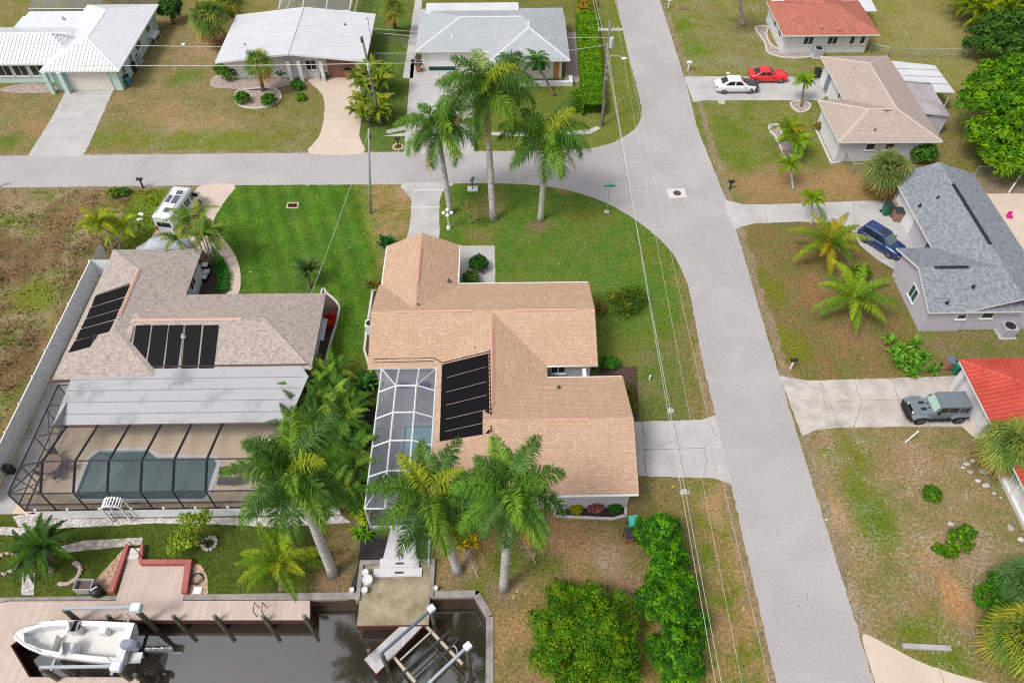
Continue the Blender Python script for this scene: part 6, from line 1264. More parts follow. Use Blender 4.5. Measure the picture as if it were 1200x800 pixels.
# tender box and bin on the dock
t=thing('dock_box','open grey plastic dock box by the brick edged gravel','dock box',G(104,690)); a=G(104,690); mb=MB(); s=.55
mb.box(a.x-s,a.x+s,a.y-.35,a.y+.35,.1,.16); mb.box(a.x-s,a.x-s+.05,a.y-.35,a.y+.35,.16,.8); mb.box(a.x+s-.05,a.x+s,a.y-.35,a.y+.35,.16,.8); mb.box(a.x-s+.05,a.x+s-.05,a.y-.35,a.y-.3,.16,.8); mb.box(a.x-s+.05,a.x+s-.05,a.y+.3,a.y+.35,.16,.8); mb.build('box',mat('grey_plastic',al(190,186,184),.6,.15,2),t); mb=MB(); mb.box(a.x-s+.05,a.x+s-.05,a.y-.3,a.y+.3,.16,.5); mb.build('contents',mat('dark_cushion',al(110,96,98),.8,.2,3),t)
t=thing('bin_bag','black bin with a white strap beside the grey dock box','bin',G(117,696)); a=G(117,696); mb=MB(); mb.lathe((a.x,a.y,.1),[(.3,0),(.36,.3),(.38,.6),(.34,.68),(.1,.72)],12); mb.build('bin_body',BLACK,t,smooth=True); mb=MB(); mb.tube([(a.x-.2,a.y-.1,.84),(a.x,a.y+.06,.86),(a.x+.12,a.y+.16,.83)],.05,6); mb.build('strap',TRIM,t)
hz_=MB(); c=G(231,679); pts=[c+Vector((math.cos(a)*(.36+.05*math.sin(a*.37)),math.sin(a)*(.36+.05*math.cos(a*.3)),.06+.012*a)) for a in np.linspace(0,18,80)]; hz_.tube(pts,.025,5); tag(hz_.build('garden_hose',mat('hose',(.03,.04,.035),.5,.2,3)),'coiled dark garden hose on the small gravel triangle','hose')
b=G(232,692); mb=MB(); mb.box(b.x-.25,b.x+.25,b.y-.22,b.y+.22,0,.1); tag(mb.build('valve_box',TRIM),'small white valve box lid on the gravel below the hose','valve box')
# stone rings round trunks
def stones(px,rx,ry,n,label,seed,c=(206,198,190),a0=0,a1=2*PI):
    g_=random.Random(seed); o=G(*px); mb=MB()
    for i in range(n):
        a=a0+(a1-a0)*i/n; mb.ball((o.x+rx*math.cos(a),o.y+ry*math.sin(a),.08),(g_.uniform(.13,.2),g_.uniform(.12,.17),g_.uniform(.1,.15)),8,jit=.12,seed=i+seed)
    tag(mb.build('stone_ring',mat('stone_%d'%seed,al(*c),.9,.2,3,fine=.3)),label,'stone ring')
stones((246,637),.42,.42,11,'ring of pale stones round the sapling trunk on the dock lawn',1); stones((80,672),.75,.7,14,'arc of pink and grey stones by the dark date palm',2,(214,190,182),-1.9,1.5); stones((8,660),.8,.7,14,'ring of pinkish stones at the left edge by the dock lawn',3,(220,192,184))
# ---- the boat on its lift
ZD=1.55
t=thing('motor_boat','white open motor boat with twin consoles and windscreens on the dock lift','boat',(*G(95,752,ZD)[:2],.2))
HULL=mat('gelcoat_white',(.6,.605,.61),.3,.05,1,spec=.5,fine=.03,coat=.3); FLO=mat('cockpit_floor',al(232,231,226,.74),.6,.05,1.5,fine=.05); INT=mat('cockpit_liner',al(238,238,239,.74),.5,.04,1.5,fine=.03)
def W3(l,z): return [G(a,b,z) for a,b in l]
topE=W3([(16.5,743),(28,735.5),(47,728.5),(66,726.5),(84,726.3),(120,727.5),(158,729.5)],ZD); botE=W3([(16.5,748.5),(29,758),(48,766),(66,769.5),(82,771.5),(110,775),(143,777.5)],ZD)
n=7; rings=[]
for i in range(n):
    a,b=topE[i],botE[i]; c=(a+b)/2; k=(.12,.45,.62,.7,.74,.76,.76)[i]; kz=(1.3,.85,.6,.5,.45,.45,.45)[i]
    ax=lambda f:Vector((c.x+(a.x-c.x)*f+(.5 if i==0 else .2 if i==1 else 0)*(1-f),c.y+(a.y-c.y)*f,0)); bx_=lambda f:Vector((c.x+(b.x-c.x)*f+(.5 if i==0 else .2 if i==1 else 0)*(1-f),c.y+(b.y-c.y)*f,0))
    e=Vector((0,0,1)); rings.append([c+Vector((.5 if i==0 else 0,0,-ZD+kz-.0)) if False else Vector((ax(0).x,ax(0).y,kz)),bx_(k)+e*(kz+.25),b-e*.35,b,a,a-e*.35,ax(k)+e*(kz+.25)])
# hull sides (open top): drop the top edge face
mb=MB(); V=[p for r in rings for p in r]; m=7
for i in range(n-1):
    for j in (4,5,6,0,1,2): mb_f=None
mb.add(V,[(i*m+j,i*m+(j+1)%m,(i+1)*m+(j+1)%m,(i+1)*m+j) for i in range(n-1) for j in(4,5,6,0,1,2)]+[tuple(range((n-1)*m,n*m))])
mb.build('hull',HULL,t,smooth=False)
# gunwale ring and sunken cockpit
def inset(a,b,d): 
    v=(b-a); l=v.length; return a+v*(d/l),b-v*(d/l)
gu=MB(); inn=[]
for i in range(n):
    d=min(.32 if i<6 else .3,(topE[i]-botE[i]).length*.38); inn.append(inset(topE[i],botE[i],d))
for side in(0,1):
    E=topE if side==0 else botE
    for i in range(n-1):
        a0,a1=E[i],E[i+1]; b0,b1=inn[i][side],inn[i+1][side]; u=Vector((0,0,.03)); dn=Vector((0,0,.75))
        gu.add([a0+u,a1+u,b1+u,b0+u,a0-u,a1-u,b1-dn,b0-dn],[(0,1,2,3),(0,1,5,4),(3,2,6,7)])
bw=Vector((0,0,.035)); gu.add([topE[0]+bw,topE[1]+bw,inn[1][0]+bw,inn[1][1]+bw,botE[1]+bw,botE[0]+bw],[tuple(range(6))])
f0,f1=inn[1]; gu.add([f0+bw,f1+bw,f1-Vector((0,0,.75)),f0-Vector((0,0,.75))],[(0,1,2,3)]); s0,s1=inn[6]; st_in=[s0+Vector((-.35,0,.03)),s1+Vector((-.35,0,.03))]; gu.add([topE[6]+bw,botE[6]+bw,s1+Vector((-.45,0,.03)),s0+Vector((-.45,0,.03)),s1+Vector((-.45,0,-.7)),s0+Vector((-.45,0,-.7))],[(0,1,2,3),(3,2,4,5)])
gu.build('gunwale',INT,t)
fl_=MB(); fl_.add([p[s]-Vector((0,0,.7)) for s,seq in((0,inn[1:]),(1,inn[1:][::-1])) for p in seq],[tuple(range(12))]); fl_.build('floor',FLO,t)
def at_(px,py,z): return G(px,py,z)
for (x0,y0_,x1,y1_),h,nm in [((78,728.5,95,740),.78,'console'),((70,753,90,767),.78,'console'),((113,732,126,741),.5,'helm_seat'),((58,742,66,761),.42,'bow_seat'),((140,744,152,762),.25,'engine_well')]:
    p=at_(x0,y1_,ZD);q=at_(x1,y0_,ZD); mb=MB(); mb.box(min(p.x,q.x),max(p.x,q.x),min(p.y,q.y),max(p.y,q.y),ZD-.7,ZD-.7+h+.15); mb.build(nm,INT,t,bevel=.05)
for x,ys_ in((79,(728.5,741)),(71,(752,768))):
    a=at_(x,ys_[1],ZD+.2);b=at_(x,ys_[0],ZD+.2); mb=MB(); mb.slab([(a.x,a.y,ZD+.15),(b.x,b.y,ZD+.15),(b.x+.3,b.y-.06,ZD+.62),(a.x+.3,a.y+.06,ZD+.62)],.02); w_=mb.build('windscreen',mat('boat_glass',(.25,.28,.29),.08,.15,1,spec=.7,fine=0),t); fm=MB(); fm.tube([(a.x,a.y,ZD+.15),(a.x+.3,a.y+.06,ZD+.62),(b.x+.3,b.y-.06,ZD+.62),(b.x,b.y,ZD+.15)],.025,5); fm.build('frame',GALV,w_)
p=at_(90,734,ZD+.1); mb=MB(); mb.lathe((p.x,p.y,ZD+.05),[(.2,0),(.2,.04),(.14,.05),(0,.05)],14); mb.build('steering_wheel',BLACK,t); mb=MB(); p=at_(88,733,ZD+.2); mb.box(p.x-.12,p.x+.1,p.y-.3,p.y+.3,ZD+.17,ZD+.24); mb.build('dashboard',BLACK,t)
p=at_(152,754,ZD+.3); mb=MB(); mb.loft([[(p.x+dx-w*.0,p.y-w,z0),(p.x+dx,p.y+w,z0),(p.x+dx,p.y+w*.7,z1),(p.x+dx,p.y-w*.7,z1)] for dx,w,z0,z1 in((-.6,.15,ZD+.05,ZD+.25),(-.4,.28,ZD-.1,ZD+.5),(.2,.28,ZD-.2,ZD+.55),(.45,.2,ZD-.2,ZD+.35))]); en=mb.build('outboard_motor',mat('motor_cowl',al(150,160,180),.35,.2,2,coat=.3),t,bevel=.04); mb=MB(); mb.box(p.x-.1,p.x+.2,p.y-.12,p.y+.12,-.3,ZD-.15); mb.lathe((p.x+.2,p.y,-.35),[(.05,0),(.2,.05),(.2,.1),(0,.12)],8); mb.build('motor_leg',BLACK,en)
p=at_(151,766,ZD); mb=MB(); mb.box(p.x-.1,p.x+.55,p.y-.35,p.y+.25,ZD-.55,ZD-.48); mb.build('swim_platform',INT,t)
rl=MB(); rl.tube([topE[2]+Vector((0,-.1,.05)),topE[1]+Vector((.1,-.1,.4)),topE[0]+Vector((.1,0,.45)),botE[1]+Vector((.1,.1,.4)),botE[2]+Vector((0,.1,.05))],.022,6); rl.build('bow_rail',GALV,t)
for a,b in(((140,719),(147,729)),((124,768),(133,776)),((57,766),(75,780))): rr=MB(); rr.tube([G(*b,ZD+.0),G(*a,ZD+.9)],.02,5); rr.build('rod_holder',GALV,t)
# boat lift frame: two beams on four posts
BEAM=mat('lift_aluminium',al(190,198,208),.4,.12,2,metal=.35)
t=thing('boat_lift','aluminium boat lift with two high beams either side of the white boat','boat lift',(*G(110,750)[:2],-1.2)); ZB=2.35
for (x0,y0_),(x1,y1_) in(((73,712),(157,712)),((46,781),(134,781))):
    a=G(x0,y0_,ZB);b=G(x1,y1_,ZB); mb=MB(); mb.box(min(a.x,b.x),max(a.x,b.x),a.y-.07,a.y+.07,ZB-.2,ZB); mb.build('beam',BEAM,t); mb=MB(); mb.obox((b.x+.15,b.y,ZB+.02),.6,.5,.45); mb.build('motor_housing',mat('white_housing',al(226,232,240),.5,.06,2),t,bevel=.05)
    for q in(a,b): mb=MB(); mb.tube([(q.x,q.y,-2.4),(q.x,q.y,ZB-.25)],[.17,.15],10); mb.build('post',PILE,t)
for x in(76,146): a=G(x,720,.9);b=G(x,786,.9); mb=MB(); mb.box(a.x-.08,a.x+.08,b.y,a.y,.12,.3); mb.build('cradle_beam',BEAM,t)
for x in(76,146):
  for (bx,by,zz) in((x,716,ZB),(x,782,ZB)): a=G(bx,by,ZB); mb=MB(); mb.tube([(a.x,a.y,ZB-.24),(a.x,a.y,.25)],.015,4); mb.build('cable',DARK,t)
# ---- right dock: landing slab, catwalk, empty lift
t=thing('canal_patio','mottled concrete landing slab jutting over the canal below white steps','patio',(-7,17.5,0)); mb=MB(); S_=gp((422,672),(505,672),(503,731),(420,731),z=-.1); mb.prism([(-9.15,20.0),(-4.85,20.0),(-4.8,16.2),(-9.15,16.2)],-.45,.05); mb.build('slab',CONCD,t); mb=MB(); mb.box(-9.15,-4.8,16.12,16.2,-.5,.03); mb.build('edge',FASC,t)
mb=MB(); mb.box(-9.4,-9.15,17.7,20.3,-.4,.22); mb.box(-4.85,-4.6,17.9,20.3,-.4,.22); mb.box(-9.15,-8.0,20.0,20.3,-.4,.22); mb.box(-6.0,-4.85,20.0,20.3,-.4,.22); mb.build_each('side_wall',SEAW,t)
t=thing('white_steps','pale tiled ramp and steps from the cage door to the canal landing','steps',(-7,20.5,0)); WT=mat('white_tile',al(226,224,226),.7,.1,1.5,fine=.2,world=True); mb=MB(); mb.prism([(-7.55,22.6),(-6.1,22.6),(-5.75,20.3),(-7.9,20.3)],-.02,.4); mb.box(-8.1,-5.6,19.75,20.35,-.1,.3); mb.box(-8.45,-5.4,19.2,19.752,-.1,.18); mb.build('step',WT,t); mb=MB()
for y in(21.5,20.0,19.45): mb.box(-7.1,-6.55,y-.06,y+.06,.02,{21.5:.412,20.0:.312,19.45:.192}[y])
mb.build('slot_grate',mat('slot',(.05,.045,.03),.8,.2,3),t)
UW=mat('white_plastic',al(232,232,234),.5,.06,2)
def tub(px,r,h,label,name,cat,z=.05):
    b=G(*px,z); mb=MB(); mb.lathe((b.x,b.y,z),[(r*.8,0),(r,h*.95),(r*1.03,h),(r*.9,h),(r*.86,h-.05),(0,h-.05)],18); tag(mb.build(name,UW,smooth=False),label,cat)
tub((432,683),.32,.62,'round white bucket table on the canal landing','white_tub','tub'); tub((429,674),.22,.5,'small white tub behind the round one on the landing','white_tub','tub'); tub((428,693.5),.2,.4,'white flower pot stool in front of the round tub','plant_pot','pot')
tub((413,693),.16,.35,'small white lamp stump beside the black mulch corner','bollard_light','bollard',0); tub((511,691),.14,.4,'white cleat post on the seawall corner','mooring_post','post',.05)
t=thing('catwalk','narrow grey planked catwalk angling out beside the empty boat lift','catwalk',(*G(455,755)[:2],-.3)); ZC=.0; mb=MB(); Q=[G(427,772,ZC),G(477,726,ZC),G(501,727,ZC),G(441,789,ZC)]; mb.prism([(p.x,p.y) for p in Q],ZC-.08,ZC)
GP2=deckmat('catwalk_planks',al(206,204,206),al(190,188,190),True,.22); mb.build('planks',GP2,t); mb=MB(); 
for a,b in((Q[3],Q[2]),(Q[0],Q[3]),(Q[0],Q[1])): 
    d=(b-a).normalized(); nn=Vector((d.y,-d.x,0)); 
    if (a+nn-Q[0].lerp(Q[2],.5)).length<(a-nn-Q[0].lerp(Q[2],.5)).length: nn=-nn
    mb.prism([(a+nn*.003)[:2],(b+nn*.003)[:2],(b+nn*.05)[:2],(a+nn*.05)[:2]],ZC-.35,ZC-.02)
mb.build('fascia',FASC,t); mb=MB()
for k in(.12,.3,.48): 
    a=Q[0].lerp(Q[3],k)+(Q[1]-Q[0]).normalized()*.35; mb.tube([a+Vector((0,0,.02)),a+Vector((0,0,.35)),a+Vector((.25,.2,.35)),a+Vector((.25,.2,.02))],.02,5)
mb.build('ladder',GALV,t)
piling(433,764,'short mossy piling behind the tip of the narrow catwalk',.55,.12)
t=thing('empty_boat_lift','empty boat lift with two angled beams and four dark bunks','boat lift',(*G(495,760)[:2],-1.2)); ZB=1.9
BD=mat('lift_beam_grey',al(116,130,150),.45,.15,2,metal=.3); TANB=mat('cradle_tan',al(206,190,170),.6,.15,2); BUNK=mat('bunk_dark',al(70,72,78),.7,.2,3); BUNKL=mat('bunk_light',al(200,196,190),.6,.15,3)
def bar(a,b,w,h,z,name,m,parent=t):
    A_,B_=G(*a,z),G(*b,z); d=(B_-A_); mb=MB(); mb.obox((A_+B_)/2,d.length,w,h,math.atan2(d.y,d.x)); return mb.build(name,m,parent)
bar((447,765),(505,714),.13,.2,ZB,'beam',BD); bar((490,812),(547,758),.16,.22,ZB,'beam',BEAM); 
for p_ in((447,765),(505,714),(490,812),(547,758)): q=G(*p_,ZB); mb=MB(); mb.tube([(q.x,q.y,-2.4),(q.x,q.y,ZB-.1)],[.14,.13],10); mb.build('post',PILE,t)
for p_ in((505.5,713),(548,757)): q=G(*p_,ZB+.05); mb=MB(); mb.obox(q,.45,.4,.35,.7); mb.build('motor_housing',mat('white_housing',al(226,232,240),.5,.06,2),t,bevel=.04)
bar((500,734),(542,778),.16,.2,-.1,'cradle_beam',TANB); bar((462,770),(489,802),.16,.2,-.1,'cradle_beam',TANB)
bar((528,738),(466,794),.1,.12,.12,'bunk',BUNK); bar((538,748),(486,801),.1,.12,.12,'bunk',BUNK); bar((505,740),(469,773),.09,.1,.1,'bunk',BUNKL); bar((520,743),(474,786),.06,.06,-.25,'bunk',BUNK)
mb=MB(); q=G(531,757,.2); mb.tube([q,q+Vector((.1,-.1,.5)),q+Vector((.25,-.35,.65)),q+Vector((.3,-.5,.2))],.03,6); mb.build('guide_pole',UW,t)
# ================================================================== STREET FURNITURE AND SMALL THINGS
WOODP=mat('pole_wood',al(150,142,132),.85,.3,3,c2=al(116,108,98),fine=.4); CONP=mat('pole_concrete',al(176,178,172),.8,.2,2); WIRE=mat('wire_pale',al(214,216,210),.5,.05,2,fine=0); WIRED=mat('wire_dark',al(90,92,94),.6,.05,2,fine=0)
def pole(label,bpx,toppx,h,m,r=.15,name='utility_pole'):
    b=G(*bpx); top=G(*toppx,h); t=thing(name,label,'utility pole',b); mb=MB(); mb.tube([b-Vector((0,0,.2)),b.lerp(top,.5),top],[r,r*.85,r*.68],10); mb.build('pole',m,t,smooth=True); return t,b,top
t,b,top=pole('tall utility pole with white crossarm and street light at the hedge corner',(705,147),(715,24),11.3,WOODP,.17); PR1=top; D=(top-b).normalized(); at=lambda h:b+D*(h/D.z)
ca=at(10.4); mb=MB(); mb.box(ca.x-1.05,ca.x+1.25,ca.y-.07,ca.y+.07,ca.z-.08,ca.z+.08); mb.build('crossarm',mat('arm_white',al(224,228,226),.6,.08,2),t)
for dx in(-.75,.35,.8,-1.0): mb=MB(); mb.lathe((ca.x+dx,ca.y,ca.z+.08),[(.05,0),(.09,.06),(.05,.12),(.08,.17),(0,.22)],8); mb.build('insulator',mat('porcelain',al(196,206,206),.2,.1,3),t)
q=at(9.1); mb=MB(); mb.lathe((q.x+.28,q.y,q.z-.5),[(.2,0),(.24,.08),(.24,.95),(.18,1.05),(0,1.08)],12); mb.build('transformer',mat('transformer_grey',al(206,214,212),.4,.1,2),t)
q=at(7.6); mb=MB(); mb.tube([q,q+Vector((.6,-.05,.25)),q+Vector((1.2,-.1,.15)),q+Vector((1.5,-.12,0))],.045,6); la=mb.build('street_light_arm',GALV,t); mb=MB(); e=q+Vector((1.65,-.13,-.05)); mb.ball(e,(.32,.16,.12),10); mb.build('lamp_head',mat('lamp_glass',al(236,236,230),.3,.05,2),la)
for hh in(6.9,6.2,5.4): q=at(hh); mb=MB(); mb.box(q.x-.12,q.x+.2,q.y-.2,q.y-.05,q.z-.18,q.z+.18); mb.build('cable_box',mat('cable_grey',al(150,156,156),.6,.1,3),t)
q=at(.1); mb=MB(); mb.tube([(q.x-.1,q.y-.2,0),(q.x-.02,q.y-.2,3.2)],.05,6); mb.build('conduit',GALV,t)
t2,b2,top2=pole('leaning weathered utility pole behind the yellow shrubs',(447,148),(424,43),9.9,WOODP,.16); q=b2.lerp(top2,.96); mb=MB(); mb.obox(q+Vector((-.1,-.1,.1)),.12,.12,.5); mb.build('bracket',DARK,t2); q=b2.lerp(top2,.7); mb=MB(); mb.lathe((q.x+.05,q.y-.28,q.z-.4),[(.15,0),(.18,.7),(.1,.78),(0,.8)],10); mb.build('transformer',mat('transformer_grey',al(206,214,212),.4,.1,2),t2)
t3,b3,top3=pole('slim straight pole at the near kerb of the deep green lawn',(434,250),(432,149),9.3,CONP,.12); mb=MB(); q=top3; mb.lathe((q.x,q.y,q.z),[(.09,0),(.09,.1),(0,.14)],8); mb.build('pole_cap',DARK,t3); q=b3.lerp(top3,.9); mb=MB(); mb.box(q.x+.08,q.x+.2,q.y-.1,q.y+.1,q.z-.15,q.z+.15); mb.build('bracket',DARK,t3)
# overhead lines
def wire(label,a,b_,sag=.4,m=WIRE,r=.018,grp='overhead lines'):
    a=Vector(a);b_=Vector(b_); mb=MB(); pts=[]
    for i in range(25): q=a.lerp(b_,i/24); q.z-=sag*4*(i/24)*(1-i/24); pts.append(q)
    mb.tube(pts,r,5); tag(mb.build('power_line',m),label,'power line',grp)
def through(px1,z1,px2,z2,ext0,ext1):
    a=G(*px1,z1);b=G(*px2,z2); d=b-a; return a-d*ext0,b+d*ext1
south=[((848,800),(.9,-2)),((838,800),(.6,0)),((833,800),(.4,0)),((872,800),(1,0)),((905,800),(1,0))]
for i,(px,zt_,zs,xo,m,lb) in enumerate([((850,790),ca.z+.25,10.2,-1.0,WIRED,'leftmost overhead line along the road'),((845,790),ca.z+.25,10.0,-.75,WIRE,'second overhead line along the road from the left'),((838,790),9.0,8.6,-.1,WIRE,'thicker pale bundle of line running down the verge'),((841,770),8.0,7.8,0,WIRE,'lower pale cable running down the verge'),((868,785),ca.z+.25,10.0,.8,WIRE,'thin overhead line second from the kerb'),((900,785),ca.z+.25,9.8,1.2,WIRE,'thin overhead line nearest the road kerb')]):
    e=G(*px,zs); a=Vector((ca.x+xo,ca.y,zt_)); d=e-a; wire(lb,a,e+d*.12,.55,m,(.010,.010,.013,.011,.008,.008)[i])
for i,(xo,lb) in enumerate([(-1.0,'left line leaving the crossarm pole towards the top edge'),(-.75,'middle line leaving the crossarm pole towards the top edge'),(1.2,'right line leaving the crossarm pole towards the top edge')]):
    wire(lb,(ca.x+xo,ca.y,ca.z+.25),(ca.x+xo-.3,112,10.3),.5,WIRE,.018)
wire('service line from the crossarm pole to the leaning far pole',at(8.9),b2.lerp(top2,.72),.5,WIRE,.016); wire('upper service line from the crossarm pole to the corner house',at(9.6),(-14.5,74.5,7.6),.3,WIRE,.014)
wire('lower pale cable stretched across the low white roof',b2.lerp(top2,.72),(-70,71.5,6.4),.5,WIRE,.03); wire('higher pale cable stretched across the low white roof',b2.lerp(top2,.9),(-70,73.0,8.2),.5,WIRE,.024)
wire('drop cable from the slim pole to the left house corner',top3-Vector((0,0,.3)),(-15.3,41.3,2.75),.25,WIRE,.014); wire('cable between the slim pole and the leaning far pole',top3-Vector((0,0,.4)),b2.lerp(top2,.8),.3,WIRED,.014)
# street sign
b=G(711,248); t=thing('street_sign','green street name sign on a thin pole at the rounded lawn corner','street sign',b); mb=MB(); mb.tube([b,b+Vector((0,0,3.05))],.035,8); mb.build('post',GALV,t)
SG=mat('sign_green',(.01,.26,.2),.4,.05,2,fine=0)
mb=MB(); mb.obox(b+Vector((0,0,3.0)),1.0,.03,.2,.05); mb.build('sign_plate',SG,t); mb=MB(); mb.obox(b+Vector((0,0,3.22)),.03,.9,.2,.05); mb.build('sign_plate',SG,t); mb=MB(); mb.lathe((b.x,b.y,0),[(.25,0),(.22,.05),(0,.07)],10); mb.build('footing',CONC,t)
# mailboxes
def mailbox(label,px,m,h=1.05,post=TRIM,rz=0,base=None):
    b=G(*px); t=thing('mailbox',label,'mailbox',b); mb=MB(); mb.box(b.x-.06,b.x+.06,b.y-.06,b.y+.06,0,h); mb.build('post',post,t); mb=MB(); n=8; c=b+Vector((0,0,h)); R=Matrix.Rotation(rz,3,'Z')
    rs=[[c+R@Vector((x,.13*math.cos(PI*j/n) if j<=n else 0,.12+.13*math.sin(PI*j/n))) for j in range(n+1)]+[c+R@Vector((x,-.13,0)),c+R@Vector((x,.13,0))] for x in(-.27,.27)]; mb.loft(rs); mb.build('box',m,t)
    if base: mb=MB(); mb.box(b.x-.5,b.x+.5,b.y-.35,b.y+.35,0,.12); mb.build('base',WHITE,t)
BK=mat('black_mailbox',(.02,.02,.022),.4,.2,3); GRM=mat('grey_statue',al(120,128,140),.6,.2,3)
mailbox('dark mailbox at the weedy lot by the cross street',(168,220),BK,.95,BLACK); mailbox('dark mailbox on the brown verge above the grey house driveway',(855,222),BK,.85,BLACK); mailbox('white mailbox on a thick post by the upper right driveway',(806,83),TRIM,.95,TRIM); mailbox('dark mailbox on a white slanting post above the tiled house driveway',(926,432),BK,1.0,TRIM); mailbox('white mailbox at the very top beside the road',(783,10),TRIM,1,TRIM)
mailbox('grey mailbox shaped stand on a white slab by the palm path',(554,222),GRM,1.1,GRM,1.2,True); mailbox('mailbox on a small pink stone base by the far kerb',(467,172),BLACK,.9,BLACK); mailbox('dark mailbox partly cut off at the left edge of the cross street',(0,219),BK,.9,BLACK)
b=G(467,173); mb=MB(); 
for i in range(9): mb.ball((b.x+.5*math.cos(i*.7),b.y+.5*math.sin(i*.7),.07),(.17,.15,.12),8,jit=.12,seed=i)
tag(mb.build('stone_ring',mat('stone_orange',al(226,190,160),.9,.2,3,fine=.3)),'ring of peach stones round the far kerb mailbox','stone ring')
# lamp post with globes
b=G(526,268); t=thing('lamp_post','white garden lamp post with a cluster of globes beside the garage path','lamp post',b); mb=MB(); mb.lathe((b.x,b.y,0),[(.22,0),(.2,.25),(.07,.4),(.05,1.0),(.05,1.75),(.08,1.8),(0,1.85)],12); mb.build('post',WHITE,t)
for i,(dx,dy,dz) in enumerate([(-.36,0,1.75),(.36,0,1.75),(0,-.36,1.75),(0,.36,1.75),(0,0,2.1)]): mb=MB(); mb.ball((b.x+dx,b.y+dy,dz+.12),.17,12); mb.build('globe',mat('globe_white',(.8,.8,.78),.3,.02,1,fine=0),t,smooth=True); 
mb=MB(); mb.tube([(b.x-.36,b.y,1.8),(b.x,b.y,1.6),(b.x+.36,b.y,1.8)],.025,6); mb.tube([(b.x,b.y-.36,1.8),(b.x,b.y,1.6),(b.x,b.y+.36,1.8)],.025,6); mb.build('arm',WHITE,t)
# drains, small lids
b=G(343,241); t=thing('drain_grate','dark drain grate in a pale frame set in the deep green lawn','drain',b); mb=MB(); 
for x0,x1,y0,y1 in((-.55,.55,.28,.4),(-.55,.55,-.4,-.28),(-.55,-.43,-.28,.28),(.43,.55,-.28,.28)): mb.box(b.x+x0,b.x+x1,b.y+y0,b.y+y1,-.1,.05)
mb.build('frame',mat('drain_frame',al(220,190,160),.9,.15,2),t); mb=MB(); mb.box(b.x-.43,b.x+.43,b.y-.28,b.y+.28,-.1,0); 
for i in range(7): mb.box(b.x-.4+i*.12,b.x-.36+i*.12,b.y-.27,b.y+.27,0,.035)
mb.build('grate',mat('rusty_grate',al(96,66,58),.8,.3,5),t)
b=G(802,10); mb=MB(); mb.box(b.x-.5,b.x+.5,b.y-.35,b.y+.35,-.05,.09); tag(mb.build('drain_box',mat('brown_lid',al(140,110,96),.9,.2,3)),'brown square drain box on the far lawn at the top','drain')
def lid(px,r,label,m=CONC,name='ground_lid'):
    b=G(*px); mb=MB(); mb.lathe((b.x,b.y,0),[(r,0),(r,.05),(r*.8,.07),(0,.07)],14); tag(mb.build(name,m),label,'lid')
lid((845.5,120),.42,'round pale lid at the lower edge of the upper right drive'); lid((853,86),.2,'small white lid on the grass above the upper right drive',TRIM); lid((786,481),.25,'small pale lid on the lawn above the main driveway')
b=G(761,445); mb=MB(); mb.lathe((b.x,b.y,0),[(.07,0),(.08,.5),(.05,.6),(0,.62)],8); tag(mb.build('marker_post',TRIM),'short white marker post standing on the lawn above the main driveway','marker post')
b=G(802,576); mb=MB(); mb.loft([[(b.x-.35,b.y-.2,0),(b.x+.35,b.y-.2,0),(b.x+.4,b.y+.1,.02),(b.x-.3,b.y+.15,.02)],[(b.x-.1,b.y-.05,.3),(b.x+.1,b.y-.05,.3),(b.x+.1,b.y+.05,.3),(b.x-.1,b.y+.05,.3)]]); tag(mb.build('rock',mat('pale_rock',al(206,202,196),.9,.2,3)),'pale rock on the verge just below the main driveway','rock')
a=G(1061,518); mb=MB(); mb.tube([a,a+Vector((.5,.15,1.25))],.055,8); tag(mb.build('leaning_post',TRIM),'leaning white post on the lawn below the slate car','post')
a=G(1057,757);b=G(1113,760); mb=MB(); mb.obox((a+b)/2+Vector((0,0,.09)),(b-a).length,.3,.18,math.atan2((b-a).y,(b-a).x)); tag(mb.build('concrete_beam',CONCG),'pale concrete slab strip lying in the grass by the south driveway','slab')
rk=[(1133,544,.33),(1137,553,.36),(1146,563,.28),(1155,569,.38),(1152,552,.45),(1140,540,.25),(1165,578,.2),(1173,583,.18),(1128,548,.2),(1114,614,.3),(1184,618,.35),(1196,632,.28),(1160,540,.4)]
for i,(x,y,r) in enumerate(rk):
    b=G(x,y); mb=MB(); r*=.8; mb.ball((b.x,b.y,r*.2),(r,r*(.65+.03*i),r*.5),9,jit=.26,seed=i); pos_=['leftmost of the upper pair','right of the leftmost','small flat one','biggest white one','grey lumpy one under the fan palm','topmost small one','small one by the porch wall','smallest by the porch wall','outer small one','lone one above the straggling shrub','lone broken one at the right edge','lowest one at the right edge','rough grey one nearest the palm trunk'][i]
    tag(mb.build('rock',mat('rock_%d'%(i%3),al(*[(206,198,190),(190,176,164),(224,220,214)][i%3]),.9,.25,3,fine=.4),smooth=True),'pale garden rock by the tiled house lawn: '+pos_,'rock','rocks by the tiled house')
# wheelie bins
def bin_(label,px,body,lidm,rz=0,s=1.):
    b=G(*px); t=thing('wheelie_bin',label,'bin',b); R=Matrix.Rotation(rz,3,'Z'); W=lambda x,y,z:b+R@Vector((x*s,y*s,z*s)); mb=MB()
    mb.loft([[W(-.24,-.26,.06),W(.24,-.26,.06),W(.24,.26,.06),W(-.24,.26,.06)],[W(-.31,-.36,1.0),W(.31,-.36,1.0),W(.31,.36,1.0),W(-.31,.36,1.0)]]); mb.build('bin_body',body,t); mb=MB(); mb.loft([[W(-.34,-.4,1.0),W(.34,-.4,1.0),W(.34,.4,1.0),W(-.34,.4,1.0)],[W(-.3,-.34,1.09),W(.3,-.34,1.09),W(.3,.34,1.09),W(-.3,.34,1.09)]]); mb.build('lid',lidm,t)
    for sx in(-1,1): mb=MB(); mb.tube([W(sx*.24,.33,.11),W(sx*.3,.33,.11)],.11*s,10); mb.build('wheel',TYRE,t)
